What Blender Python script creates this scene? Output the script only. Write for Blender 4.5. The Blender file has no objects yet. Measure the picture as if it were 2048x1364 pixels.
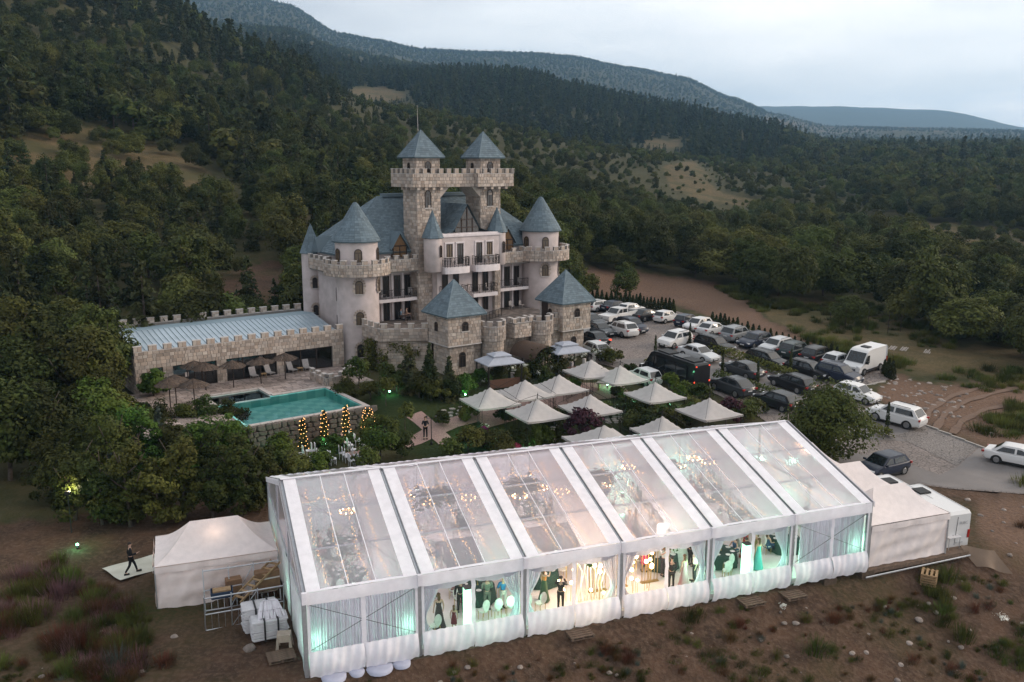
import bpy, bmesh, math, random
import numpy as np
from mathutils import Vector, Matrix, Euler
R_ = math.radians
random.seed(7); rng = np.random.default_rng(11)
SC = bpy.context.scene; COL = SC.collection
# ---------------------------------------------------------------- camera, sky, sun, exposure
HC, PIT, ROLL, FPX = 21.61, .1969, .0031, 1787.1
cam = bpy.data.objects.new('camera', bpy.data.cameras.new('camera')); COL.objects.link(cam)
cam.data.sensor_width = 36; cam.data.lens = FPX/2048*36; cam.data.clip_start = .5; cam.data.clip_end = 30000
cam.matrix_world = Matrix.Translation((0, 0, HC)) @ Euler((math.pi/2-PIT, 0, 0)).to_matrix().to_4x4() @ Matrix.Rotation(ROLL, 4, 'Z')
SC.camera = cam
SUN_AZ, SUN_EL = R_(78), R_(20)          # azimuth clockwise from the view heading (+Y)
SD = Vector((math.sin(SUN_AZ)*math.cos(SUN_EL), math.cos(SUN_AZ)*math.cos(SUN_EL), math.sin(SUN_EL)))
W = bpy.data.worlds.new('World'); SC.world = W; W.use_nodes = True
def build_world():
    nt = W.node_tree; N = nt.nodes; L = nt.links; N.clear()
    def nd(t, **k):
        n = N.new(t)
        for a, b in k.items(): setattr(n, a, b)
        return n
    out = nd('ShaderNodeOutputWorld'); bg = nd('ShaderNodeBackground'); L.new(bg.outputs[0], out.inputs[0])
    sky = nd('ShaderNodeTexSky', sky_type='NISHITA', sun_disc=False, sun_elevation=SUN_EL, sun_rotation=SUN_AZ, dust_density=2.0)
    tc = nd('ShaderNodeTexCoord')
    # a closed cloud deck: soft grey-blue sheets, whiter towards the hidden sun
    mp = nd('ShaderNodeMapping'); mp.inputs['Scale'].default_value = (1.0, 1.0, 5.0); L.new(tc.outputs['Generated'], mp.inputs[0])
    nz = nd('ShaderNodeTexNoise'); nz.inputs['Scale'].default_value = 2.2; nz.inputs['Detail'].default_value = 6; nz.inputs['Roughness'].default_value = .55
    L.new(mp.outputs[0], nz.inputs['Vector'])
    dot = nd('ShaderNodeVectorMath', operation='DOT_PRODUCT'); L.new(tc.outputs['Generated'], dot.inputs[0])
    dot.inputs[1].default_value = Vector((math.sin(R_(72)), math.cos(R_(72)), .16)).normalized()
    ma = nd('ShaderNodeMapRange'); ma.inputs[1].default_value = -.1; ma.inputs[2].default_value = 1.0; ma.inputs[3].default_value = 0; ma.inputs[4].default_value = 1
    ma.interpolation_type = 'SMOOTHSTEP'; L.new(dot.outputs['Value'], ma.inputs[0])
    mc = nd('ShaderNodeMapRange'); mc.inputs[1].default_value = .36; mc.inputs[2].default_value = .66; mc.inputs[3].default_value = -.34; mc.inputs[4].default_value = .20
    L.new(nz.outputs['Fac'], mc.inputs[0])
    ad = nd('ShaderNodeMath', operation='ADD', use_clamp=True); L.new(ma.outputs[0], ad.inputs[0]); L.new(mc.outputs[0], ad.inputs[1])
    rp = nd('ShaderNodeValToRGB'); L.new(ad.outputs[0], rp.inputs[0])
    e = rp.color_ramp.elements; e[0].position = 0; e[0].color = (5.5, 5.6, 5.85, 1); e[1].position = 1; e[1].color = (15, 13.4, 12.0, 1)
    m = e.new(.42); m.color = (8.0, 8.0, 8.0, 1); m = e.new(.80); m.color = (10.4, 10.0, 9.6, 1)
    mx = nd('ShaderNodeMix', data_type='RGBA'); mx.inputs[0].default_value = .93
    L.new(sky.outputs[0], mx.inputs[6]); L.new(rp.outputs[0], mx.inputs[7])
    L.new(mx.outputs[2], bg.inputs[0]); bg.inputs[1].default_value = .1
build_world()
sl = bpy.data.lights.new('sun', 'SUN'); sl.energy = 1.5; sl.angle = R_(14); sl.color = (1, .82, .64)
sun = bpy.data.objects.new('sun', sl); COL.objects.link(sun); sun.rotation_euler = SD.to_track_quat('Z', 'Y').to_euler(); sun.location = (60, 0, 90)
vs = SC.view_settings; vs.view_transform = 'Standard'; vs.look = 'None'; vs.exposure = .66; vs.gamma = 1; vs.use_curve_mapping = False
SC.cycles.use_denoising = True; SC.cycles.max_bounces = 8; SC.cycles.transparent_max_bounces = 24; SC.cycles.volume_bounces = 0
SC.cycles.sample_clamp_indirect = 4.0; SC.cycles.use_light_tree = True; SC.cycles.caustics_reflective = False; SC.cycles.caustics_refractive = False

# ---------------------------------------------------------------- helpers
def mat(name, c, rough=.8, metal=0., c2=None, sc=6., det=4., isl=0., ob=0., bump=0., bsc=None, spec=.3, coat=0., emit=None, es=1., obc=False, stretch=None, c3=None):
    """procedural principled material: noise between c and c2, brightness varied per island / per object"""
    m = bpy.data.materials.new(name); m.use_nodes = True; nt = m.node_tree; N = nt.nodes; L = nt.links
    p = N['Principled BSDF']; p.inputs['Roughness'].default_value = rough; p.inputs['Metallic'].default_value = metal
    p.inputs['Specular IOR Level'].default_value = spec; p.inputs['Coat Weight'].default_value = coat
    def rgb(c):
        n = N.new('ShaderNodeRGB'); n.outputs[0].default_value = (*c, 1); return n.outputs[0]
    tc = N.new('ShaderNodeTexCoord'); vec = tc.outputs['Object']
    if stretch:
        mp = N.new('ShaderNodeMapping'); mp.inputs['Scale'].default_value = stretch; L.new(vec, mp.inputs[0]); vec = mp.outputs[0]
    nz = N.new('ShaderNodeTexNoise'); nz.inputs['Scale'].default_value = sc; nz.inputs['Detail'].default_value = det; L.new(vec, nz.inputs['Vector'])
    if obc:
        oi = N.new('ShaderNodeObjectInfo'); col = oi.outputs['Color']
    else: col = rgb(c)
    c2 = c2 or tuple(x*.82 for x in c)
    cr = N.new('ShaderNodeMapRange'); cr.inputs[1].default_value = .35; cr.inputs[2].default_value = .65; L.new(nz.outputs['Fac'], cr.inputs[0])
    def mix(fac, a, b, bt='MIX'):
        x = N.new('ShaderNodeMix'); x.data_type = 'RGBA'; x.blend_type = bt
        if isinstance(fac, float): x.inputs[0].default_value = fac
        else: L.new(fac, x.inputs[0])
        L.new(a, x.inputs[6]); L.new(b, x.inputs[7]); return x.outputs[2]
    if not obc: col = mix(cr.outputs[0], col, rgb(c2))
    if isl or ob:
        g = N.new('ShaderNodeNewGeometry').outputs['Random Per Island'] if isl else N.new('ShaderNodeObjectInfo').outputs['Random']
        amt = isl or ob
        if c3:
            wn = N.new('ShaderNodeTexWhiteNoise'); wn.noise_dimensions = '1D'; L.new(g, wn.inputs['W'])
            col = mix(wn.outputs['Value'], col, rgb(c3))
        mr = N.new('ShaderNodeMapRange'); mr.inputs[3].default_value = 1-amt; mr.inputs[4].default_value = 1+amt; L.new(g, mr.inputs[0])
        h = N.new('ShaderNodeHueSaturation'); L.new(mr.outputs[0], h.inputs['Value']); L.new(col, h.inputs['Color']); col = h.outputs[0]
    L.new(col, p.inputs['Base Color'])
    if bump:
        b = N.new('ShaderNodeBump'); b.inputs['Strength'].default_value = bump; b.inputs['Distance'].default_value = .05
        n2 = N.new('ShaderNodeTexNoise'); n2.inputs['Scale'].default_value = bsc or sc*4; n2.inputs['Detail'].default_value = 5; L.new(vec, n2.inputs['Vector'])
        L.new(n2.outputs['Fac'], b.inputs['Height']); L.new(b.outputs[0], p.inputs['Normal'])
    if emit: p.inputs['Emission Color'].default_value = (*emit, 1); p.inputs['Emission Strength'].default_value = es
    return m

def leafmat(name, c, c2, isl=.24, ob=.25, sc=.5, trans=.25):
    m = mat(name, c, .7, c2=c2, sc=sc, det=2, isl=isl, spec=.12); nt = m.node_tree; N = nt.nodes; L = nt.links
    p = N['Principled BSDF']; src = p.inputs['Base Color'].links[0].from_socket
    oi = N.new('ShaderNodeObjectInfo'); mr = N.new('ShaderNodeMapRange'); mr.inputs[3].default_value = 1-ob; mr.inputs[4].default_value = 1+ob; L.new(oi.outputs['Random'], mr.inputs[0])
    h = N.new('ShaderNodeHueSaturation'); L.new(mr.outputs[0], h.inputs['Value']); L.new(src, h.inputs['Color'])
    wn = N.new('ShaderNodeTexWhiteNoise'); wn.noise_dimensions = '1D'; L.new(oi.outputs['Random'], wn.inputs['W'])
    m2 = N.new('ShaderNodeMapRange'); m2.inputs[3].default_value = .465; m2.inputs[4].default_value = .525; L.new(wn.outputs['Value'], m2.inputs[0]); L.new(m2.outputs[0], h.inputs['Hue'])
    L.new(h.outputs[0], p.inputs['Base Color'])
    t = N.new('ShaderNodeBsdfTranslucent'); L.new(h.outputs[0], t.inputs[0]); ms = N.new('ShaderNodeMixShader'); ms.inputs[0].default_value = trans
    L.new(p.outputs[0], ms.inputs[1]); L.new(t.outputs[0], ms.inputs[2]); L.new(ms.outputs[0], N['Material Output'].inputs[0])
    return m

def tag(o, label=None, cat=None, group=None, kind=None):
    if label: o['label'] = label
    if cat: o['category'] = cat
    if group: o['group'] = group
    if kind: o['kind'] = kind
    return o
def thing(name, label, cat, loc=(0, 0, 0), rz=0., group=None, scale=1.):
    o = bpy.data.objects.new(name, None); COL.objects.link(o); o.empty_display_size = .3
    o.location = loc; o.rotation_euler = (0, 0, rz); o.scale = (scale,)*3
    return tag(o, label, cat, group)
def link(name, me, parent=None):
    o = bpy.data.objects.new(name, me); COL.objects.link(o)
    if parent is not None: o.parent = parent
    return o
def dup(o, loc=None, rz=None, label=None, group=None, color=None, parent=None, swap=None):
    c = o.copy(); COL.objects.link(c)
    if parent is not None: c.parent = parent
    if loc is not None: c.location = loc
    if rz is not None: c.rotation_euler = (0, 0, rz)
    if label: c['label'] = label
    if group: c['group'] = group
    if color: c.color = (*color, 1)
    if swap and c.type == 'MESH' and swap[0] in [s.material for s in c.material_slots]:
        for s in c.material_slots:
            if s.material == swap[0]: s.link = 'OBJECT'; s.material = swap[1]
    for ch in list(o.children): dup(ch, parent=c, color=color, swap=swap)
    return c

class MB:
    def __init__(s): s.v = []; s.f = []; s.m = []
    def add(s, vs, fs, m=0):
        n = len(s.v); s.v += [tuple(v) for v in vs]; s.f += [tuple(i+n for i in f) for f in fs]; s.m += [m]*len(fs); return s
    def bx(s, x0, x1, y0, y1, z0, z1, m=0):
        return s.add([(x0,y0,z0),(x1,y0,z0),(x1,y1,z0),(x0,y1,z0),(x0,y0,z1),(x1,y0,z1),(x1,y1,z1),(x0,y1,z1)],
                     [(0,3,2,1),(4,5,6,7),(0,1,5,4),(1,2,6,5),(2,3,7,6),(3,0,4,7)], m)
    def box(s, c, d, rz=0., m=0, M=None):
        a = MB().bx(-d[0]/2, d[0]/2, -d[1]/2, d[1]/2, -d[2]/2, d[2]/2)
        T = Matrix.Translation(c) @ (M if M is not None else Matrix.Rotation(rz, 4, 'Z'))
        return s.add([T @ Vector(v) for v in a.v], a.f, m)
    def tube(s, p0, p1, r0, r1=None, n=8, m=0, caps=True):
        r1 = r0 if r1 is None else r1; p0 = Vector(p0); p1 = Vector(p1); d = (p1-p0)
        q = d.to_track_quat('Z', 'Y'); vs = []
        for p, r in ((p0, r0), (p1, r1)):
            for k in range(n): a = 2*math.pi*(k+.5)/n; vs.append(p + q @ Vector((r*math.cos(a), r*math.sin(a), 0)))
        fs = [(k, (k+1) % n, n+(k+1) % n, n+k) for k in range(n)]
        if caps: fs += [tuple(range(n))[::-1], tuple(range(n, 2*n))]
        return s.add(vs, fs, m)
    def path(s, pts, r, n=5, m=0):
        for a, b in zip(pts[:-1], pts[1:]): s.tube(a, b, r, n=n, m=m, caps=False)
        return s
    def lathe(s, prof, c=(0, 0, 0), n=24, m=0, a0=0., a1=2*math.pi):
        full = abs(a1-a0-2*math.pi) < 1e-6; k = n if full else n+1; vs = []
        for r, z in prof:
            for i in range(k): a = a0+(a1-a0)*i/n; vs.append((c[0]+r*math.cos(a), c[1]+r*math.sin(a), c[2]+z))
        fs = []
        for j in range(len(prof)-1):
            for i in range(n): i2 = (i+1) % k; fs.append((j*k+i, j*k+i2, (j+1)*k+i2, (j+1)*k+i))
        return s.add(vs, fs, m)
    def prism(s, poly, axis, a, b, m=0):
        """extrude a 2d polygon between a and b along axis ('x','y','z')"""
        def P(p, t): return {'x': (t, p[0], p[1]), 'y': (p[0], t, p[1]), 'z': (p[0], p[1], t)}[axis]
        n = len(poly)
        return s.add([P(p, a) for p in poly]+[P(p, b) for p in poly], [tuple(range(n))[::-1], tuple(range(n, 2*n))]+[(i, (i+1) % n, n+(i+1) % n, n+i) for i in range(n)], m)
    def ball(s, c, r, n=8, k=5, m=0):
        r = (r, r, r) if not isinstance(r, tuple) else r; vs = [(c[0], c[1], c[2]-r[2])]; fs = []
        for j in range(1, k):
            t = math.pi*j/k
            for i in range(n): a = 2*math.pi*i/n; vs.append((c[0]+r[0]*math.sin(t)*math.cos(a), c[1]+r[1]*math.sin(t)*math.sin(a), c[2]-r[2]*math.cos(t)))
        vs.append((c[0], c[1], c[2]+r[2])); e = len(vs)-1
        for i in range(n):
            fs.append((0, 1+(i+1) % n, 1+i)); fs.append((e, 1+(k-2)*n+i, 1+(k-2)*n+(i+1) % n))
            for j in range(k-2): fs.append((1+j*n+i, 1+j*n+(i+1) % n, 1+(j+1)*n+(i+1) % n, 1+(j+1)*n+i))
        return s.add(vs, fs, m)
    def mesh(s, name, mats, smooth=False, fix=True):
        me = bpy.data.meshes.new(name); me.from_pydata(s.v, [], s.f)
        for x in (mats if isinstance(mats, (list, tuple)) else [mats]): me.materials.append(x)
        me.polygons.foreach_set('material_index', s.m)
        if fix:
            b = bmesh.new(); b.from_mesh(me); bmesh.ops.recalc_face_normals(b, faces=b.faces); b.to_mesh(me); b.free()
        if smooth: me.shade_smooth() if hasattr(me, 'shade_smooth') else None
        return me
    def build(s, name, mats, parent=None, smooth=False, fix=True):
        return link(name, s.mesh(name, mats, smooth, fix), parent)
def npmesh(name, V, F, mats, smooth=False):
    me = bpy.data.meshes.new(name); V = np.asarray(V, np.float32); F = np.asarray(F, np.int32); k = F.shape[1]
    me.vertices.add(len(V)); me.vertices.foreach_set('co', V.ravel()); me.loops.add(F.size); me.loops.foreach_set('vertex_index', F.ravel())
    me.polygons.add(len(F)); me.polygons.foreach_set('loop_start', np.arange(0, F.size, k, dtype=np.int32)); me.polygons.foreach_set('loop_total', np.full(len(F), k, np.int32))
    for x in (mats if isinstance(mats, (list, tuple)) else [mats]): me.materials.append(x)
    me.update(calc_edges=True); me.polygons.foreach_set('use_smooth', np.full(len(F), smooth))
    return me
# ---------------------------------------------------------------- frames: hotel frame (u along facade, v into hill) and tent frame (a along, n back)
TH = R_(36); CS = .9; CO = np.array([-5.786, 80.858]); CZ = 2.161
cU = np.array([math.cos(TH), math.sin(TH)]); cV = np.array([-math.sin(TH), math.cos(TH)])
TO = np.array([-8.7527, 34.8338]); TY = .3583; tA = np.array([math.cos(TY), math.sin(TY)]); tN = np.array([-math.sin(TY), math.cos(TY)])
def c2w(u, v, z=0): p = CO+CS*(u*cU+v*cV); return (p[0], p[1], CZ+CS*z)
def t2w(a, n, z=0): p = TO+a*tA+n*tN; return (p[0], p[1], z)
def ss(x, a, b): t = np.clip((x-a)/(b-a), 0, 1); return t*t*(3-2*t)
PXC = np.array([-500, 0, 340, 480, 600, 690, 760, 850, 950, 1060, 1130, 1250, 1350, 1450, 1530, 1640, 1850, 2048, 2600.])
DK = np.array([95, 130, 170, 300, 500, 640, 1000, 2000, 3600, 5300, 7600, 9600.])
YT = np.array([  # image row of the ground surface per azimuth column at the distances DK
 [0]*19, [0]*19,
 [380, 385, 400, 415, 425, 440, 446, 450, 455, 462, 470, 490, 505, 515, 520, 525, 530, 530, 530],
 [40, 130, 220, 262, 285, 300, 312, 330, 342, 360, 375, 402, 418, 432, 436, 440, 440, 440, 440],
 [-150, -70, 46, 112, 154, 196, 220, 238, 252, 270, 288, 308, 322, 342, 348, 352, 352, 350, 350],
 [-110, -40, 90, 155, 185, 215, 232, 250, 262, 275, 290, 305, 312, 322, 326, 328, 328, 328, 328],
 [-60, 0, 90, 135, 132, 160, 174, 172, 164, 170, 192, 216, 233, 255, 268, 300, 306, 306, 306],
 [-30, 20, 80, 95, 100, 130, 142, 158, 166, 174, 194, 222, 242, 264, 276, 285, 288, 288, 288],
 [25, 30, 40, 27, 52, 98, 107, 122, 125, 126, 130, 151, 169, 208, 236, 260, 266, 272, 285],
 [60, 60, 60, 60, 90, 120, 130, 140, 150, 160, 170, 190, 205, 225, 242, 262, 274, 285, 290],
 [150, 150, 150, 150, 150, 160, 170, 180, 190, 200, 205, 210, 215, 220, 222, 222, 232, 268, 300],
 [250, 250, 250, 250, 250, 250, 250, 250, 250, 250, 250, 250, 255, 258, 260, 262, 270, 285, 305]], float)
ZT = HC-(YT-325)/FPX*DK[:, None]; ZT[0] = 1.0
ZT[1] = np.interp(PXC, [-500, 0, 480, 1060, 1250, 1450, 2600], [10, 8, 6, 4.5, 3, 1.5, .3])
LD = np.log(DK)
def zfar(X, Y):
    px = 1024+FPX*X/np.maximum(Y, 5); D = np.hypot(X, Y)
    i = np.clip(np.searchsorted(PXC, px)-1, 0, len(PXC)-2); t = np.clip((px-PXC[i])/(PXC[i+1]-PXC[i]), 0, 1); t = t*t*(3-2*t)*.5+t*.5
    l = np.log(np.maximum(D, DK[0])); j = np.clip(np.searchsorted(LD, l)-1, 0, len(LD)-2); s = np.clip((l-LD[j])/(LD[j+1]-LD[j]), 0, 1)
    s = s*.5+.5*s*s*(3-2*s)
    f = lambda jj: ZT[jj, i]*(1-t)+ZT[jj, i+1]*t
    return f(j)*(1-s)+f(j+1)*s
def uv(X, Y): dx, dy = X-CO[0], Y-CO[1]; return (dx*cU[0]+dy*cU[1])/CS, (dx*cV[0]+dy*cV[1])/CS
def G(X, Y):
    """ground height at world x, y"""
    X = np.asarray(X, float); Y = np.asarray(Y, float); u, v = uv(X, Y)
    a = (X-TO[0])*tA[0]+(Y-TO[1])*tA[1]; n = (X-TO[0])*tN[0]+(Y-TO[1])*tN[1]
    gar = .25+(CZ-.08-.25)*ss(v, -15, -5); gar = gar-.25*ss(-v, 16, 26)
    park = np.clip(CZ-.05+.054*v, -.05, CZ-.05)
    z = gar+(park-gar)*ss(u, 9, 15)
    b0 = .3*ss(v, -28, -13); pl = b0+(z-b0)*ss(u, -16, -8); z = np.where(v < 30, pl, z)           # below the pool
    lv = 1.8*ss(v, 4, 9)*ss(-u, 6, 12)*ss(u, -44, -36); z = np.maximum(z, lv)
    w = np.maximum(np.maximum(ss(v, 21, 52), ss(u, 46, 90)), ss(-u, 36, 62)*ss(Y, 45, 85))
    z = z*(1-w)+zfar(X, Y)*w
    fr = np.maximum(-n-.3, 0)*ss(n, 14, -3)
    z = z-.42*np.minimum(fr, 14)-.35*ss(-n, -1, 1.5)*ss(a, -14, -2)-.45*ss(a, 18, 34)*ss(n, 9, -1)
    return z
def proj(X, Y, Z):
    z = Z-HC; c, s = math.cos(PIT), math.sin(PIT); d = Y*c-z*s; v = -(Y*s+z*c)/d; u = X/d
    return 1024+FPX*(u-ROLL*v), 682+FPX*(ROLL*u+v)
def ray(px, py):
    x, y = px-1024, py-682; u = (x+ROLL*y)/FPX; v = (-ROLL*x+y)/FPX; c, s = math.cos(PIT), math.sin(PIT)
    return np.array([u, c-s*v, -s-c*v])
def hit(px, py, up=0.):
    """where the sight line through a photo pixel meets the ground raised by up"""
    d = ray(px, py); ts = np.concatenate([np.arange(20, 320, .25), np.arange(320, 3000, 4.)])
    g = HC+d[2]*ts-G(d[0]*ts, d[1]*ts)-up; k = np.argmax(g < 0) or len(ts)-1
    t = ts[k-1]+(ts[k]-ts[k-1])*g[k-1]/(g[k-1]-g[k]+1e-9); return np.array([d[0]*t, d[1]*t, HC+d[2]*t-up])
def inpoly(px, py, poly):
    r = np.zeros(np.shape(px), bool); n = len(poly)
    for i in range(n):
        x0, y0 = poly[i]; x1, y1 = poly[(i+1) % n]
        c = ((y0 > py) != (y1 > py)) & (px < (x1-x0)*(py-y0)/((y1-y0) or 1e-9)+x0); r ^= c
    return r
def gpoly(pts): return [tuple(hit(*p)[:2]) for p in pts]
# ground covers, outlined where they lie on the ground
MEADPX = (
  [(-60,300),(90,268),(205,252),(300,285),(400,330),(495,400),(500,432),(425,412),(335,380),(225,372),(160,392),(80,362),(-60,335)],
  [(690,178),(760,172),(815,190),(800,202),(720,196)],
  [(1285,278),(1365,280),(1350,300),(1290,296)], [(1325,335),(1385,322),(1425,360),(1400,352),(1440,385),(1540,408),(1470,412),(1390,398),(1340,376)],
  [(1690,425),(1780,434),(2060,462),(2060,505),(1940,492),(1850,472),(1740,440)],
  [(1500,345),(1560,352),(1545,362)], [(588,428),(612,412),(632,440),(640,500),(592,496)])
MEAD = [gpoly(p) for p in MEADPX]
FARF = [(250, 290)]
SOIL = [gpoly(p) for p in (
  [(1120,535),(1290,545),(1420,560),(1500,600),(1530,640),(1640,690),(1760,735),(1800,752),(1900,770),(2070,735),(2070,930),(1960,885),(1850,845),(1740,790),(1790,755),(1690,728),(1440,640),(1340,605),(1180,590)],
  [(400,600),(445,545),(540,522),(622,530),(622,600),(300,650)], [(1960,1000),(2070,995),(2070,1130),(2000,1110),(1950,1060)])]
SCRUB = [gpoly([(1500,590),(1640,600),(1790,640),(1900,690),(2060,700),(2060,770),(1900,755),(1790,745),(1640,690),(1540,640)])]
PARK = gpoly([(1160,597),(1250,600),(1345,620),(1440,646),(1560,690),(1690,732),(1775,738),(1795,752),(1770,762),(1700,780),(1745,800),(1850,850),(1930,882),(2070,935),(2420,1060),(2420,1105),(2070,990),(1905,978),(1830,968),(1780,985),(1690,950),(1620,900),(1560,862),(1500,822),(1440,792),(1395,772),(1290,735),(1240,738),(1180,722),(1150,690)])
PAVE_D = .1
def terrain():
    az = np.radians(np.concatenate([np.linspace(-75, -33, 40), np.linspace(-32.6, 32.6, 330), np.linspace(33, 75, 40)]))
    D = np.exp(np.linspace(math.log(12), math.log(9500), 330))
    A, DD = np.meshgrid(az, D); X = DD*np.sin(A); Y = DD*np.cos(A); Z = G(X, Y)
    # roughness of the open ground, growing with distance
    from mathutils import noise
    nzv = np.array([noise.noise((x*.16, y*.16, 3.)) + .6*noise.noise((x*.55, y*.55, 9.)) for x, y in zip(X.ravel(), Y.ravel())]).reshape(X.shape)
    u, v = uv(X, Y); n = (X-TO[0])*tN[0]+(Y-TO[1])*tN[1]
    pk = inpoly(X, Y, PARK)
    flat = (pk | ((u > -34) & (u < 24) & (v > -30) & (v < 24)) | ((n > -1) & (n < 18) & (DD < 75) & (X > -12) & (X < 40)))
    Z = Z + nzv*np.where(flat, 0, np.where(inpoly(X, Y, SOIL[0]), .05, .22))*(1+ss(DD, 120, 400)*3) - np.where(pk, PAVE_D, 0)
    pool = (u > -24.5) & (u < -12.6) & (v > -5) & (v < 6.2); Z = np.where(pool, np.minimum(Z, .2), Z)
    far = ss(DD, 500, 2500); Z = Z + far*9*np.array([noise.noise((x*.004, y*.004, 1.)) + .5*noise.noise((x*.012, y*.012, 5.)) for x, y in zip(X.ravel(), Y.ravel())]).reshape(X.shape)
    na = len(az); nd = len(D); idx = np.arange(na*nd).reshape(nd, na)
    F = np.stack([idx[:-1, :-1], idx[:-1, 1:], idx[1:, 1:], idx[1:, :-1]], -1).reshape(-1, 4)
    me = npmesh('ground', np.stack([X, Y, Z], -1).reshape(-1, 3), F, ground_mat(), True)
    def blur(m):
        m = m.astype(float)
        for _ in range(2): m[1:-1, 1:-1] = (m[1:-1, 1:-1]*2+m[:-2, 1:-1]+m[2:, 1:-1]+m[1:-1, :-2]+m[1:-1, 2:])/6
        return m.ravel()
    dry = np.zeros(X.shape, bool); soil = np.zeros(X.shape, bool); lawn = np.zeros(X.shape, bool)
    for p in MEAD: dry |= inpoly(X, Y, p)
    PX, PY = proj(X, Y, Z)
    dry |= (DD > 1150) & (DD < 4400) & (PX > 1530) & (nzv*0+np.array([noise.noise((x*.0016, y*.005, 2.)) for x, y in zip(X.ravel(), Y.ravel())]).reshape(X.shape) > .06)
    for p in SOIL: soil |= inpoly(X, Y, p)
    soil |= (DD < 85) & (n < 22) & (Y < 75) & ~((u > -12) & (u < 20) & (v > -40) & (n > 17))
    for p in SCRUB: dry |= inpoly(X, Y, p); soil &= ~inpoly(X, Y, p)
    lawn = (u > -13) & (u < 9) & (v > -32) & (v < -2) & (n > 15.5)
    for nm, m in (('dry', dry), ('soil', soil), ('lawn', lawn), ('graded', (inpoly(X, Y, SOIL[0]) | inpoly(X, Y, SOIL[2])) & soil)):
        at = me.attributes.new(nm, 'FLOAT', 'POINT'); at.data.foreach_set('value', blur(m).astype(np.float32))
    return tag(link('ground', me), 'brown and grassy hillside ground under the hotel and tent', kind='structure')
def ground_mat():
    m = bpy.data.materials.new('ground'); m.use_nodes = True; nt = m.node_tree; N = nt.nodes; L = nt.links; p = N['Principled BSDF']
    p.inputs['Roughness'].default_value = .95; p.inputs['Specular IOR Level'].default_value = .1
    tc = N.new('ShaderNodeTexCoord')
    def noise(sc, det=5, st=None):
        n = N.new('ShaderNodeTexNoise'); n.inputs['Scale'].default_value = sc; n.inputs['Detail'].default_value = det; v = tc.outputs['Object']
        if st: mp = N.new('ShaderNodeMapping'); mp.inputs['Scale'].default_value = st; L.new(v, mp.inputs[0]); v = mp.outputs[0]
        L.new(v, n.inputs['Vector']); return n.outputs['Fac']
    def mix(f, a, b):
        x = N.new('ShaderNodeMix'); x.data_type = 'RGBA'; L.new(f, x.inputs[0])
        for s, c in ((6, a), (7, b)):
            if isinstance(c, tuple): x.inputs[s].default_value = (*c, 1)
            else: L.new(c, x.inputs[s])
        return x.outputs[2]
    def rng_(s, a, b):
        r = N.new('ShaderNodeMapRange'); r.inputs[1].default_value = a; r.inputs[2].default_value = b; L.new(s, r.inputs[0]); return r.outputs[0]
    def attr(nm):
        a = N.new('ShaderNodeAttribute'); a.attribute_name = nm; return a.outputs['Fac']
    def edge(a, s):   # ragged edges to the ground covers
        x = N.new('ShaderNodeMath'); x.operation = 'ADD'; L.new(a, x.inputs[0]); y = N.new('ShaderNodeMath'); y.operation = 'MULTIPLY_ADD'; L.new(s, y.inputs[0]); y.inputs[1].default_value = 1.1; y.inputs[2].default_value = -.55
        L.new(y.outputs[0], x.inputs[1]); return rng_(x.outputs[0], .3, .62)
    big = noise(.09, 5); med = noise(.7, 6); fine = noise(4., 6); grit = noise(14., 4)
    floor = mix(rng_(med, .3, .7), (.042, .044, .018), (.070, .060, .030))
    drg = mix(rng_(med, .3, .7), (.125, .088, .045), (.070, .060, .028)); drg = mix(rng_(fine, .5, .75), drg, (.15, .108, .062)); drg = mix(rng_(big, .5, .62), drg, (.070, .062, .028))
    so = mix(rng_(med, .35, .65), (.088, .052, .034), (.054, .035, .024)); so = mix(rng_(fine, .45, .75), so, (.118, .077, .055)); so = mix(rng_(grit, .62, .75), so, (.17, .13, .105))
    so = mix(rng_(big, .50, .66), so, mix(rng_(fine, .4, .6), (.042, .044, .016), (.068, .050, .026)))
    lw = mix(rng_(fine, .3, .7), (.020, .030, .009), (.032, .042, .014))
    c = mix(edge(attr('dry'), med), floor, drg); gr = mix(rng_(fine, .35, .7), (.165, .102, .070), (.112, .070, .049)); gr = mix(rng_(grit, .6, .74), gr, (.26, .19, .15)); so = mix(attr('graded'), so, gr); c = mix(edge(attr('soil'), med), c, so); c = mix(attr('lawn'), c, lw)
    L.new(c, p.inputs['Base Color'])
    b = N.new('ShaderNodeBump'); b.inputs['Strength'].default_value = .9; b.inputs['Distance'].default_value = .12; L.new(fine, b.inputs['Height'])
    b2 = N.new('ShaderNodeBump'); b2.inputs['Strength'].default_value = .6; b2.inputs['Distance'].default_value = .03; L.new(grit, b2.inputs['Height']); L.new(b.outputs[0], b2.inputs['Normal'])
    L.new(b2.outputs[0], p.inputs['Normal']); return m
terrain()
def haze():
    m = bpy.data.materials.new('haze'); m.use_nodes = True; N = m.node_tree.nodes; N.remove(N['Principled BSDF'])
    pv = N.new('ShaderNodeVolumePrincipled'); pv.inputs['Color'].default_value = (.36, .66, 1, 1); pv.inputs['Density'].default_value = .000125; pv.inputs['Anisotropy'].default_value = .2
    m.node_tree.links.new(pv.outputs[0], N['Material Output'].inputs['Volume'])
    o = MB().bx(-9900, 9900, -300, 9900, -60, 720).build('haze', m); tag(o, 'thin blue evening haze over the far hills', kind='stuff')
HAZE = True
if HAZE: haze()
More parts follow.
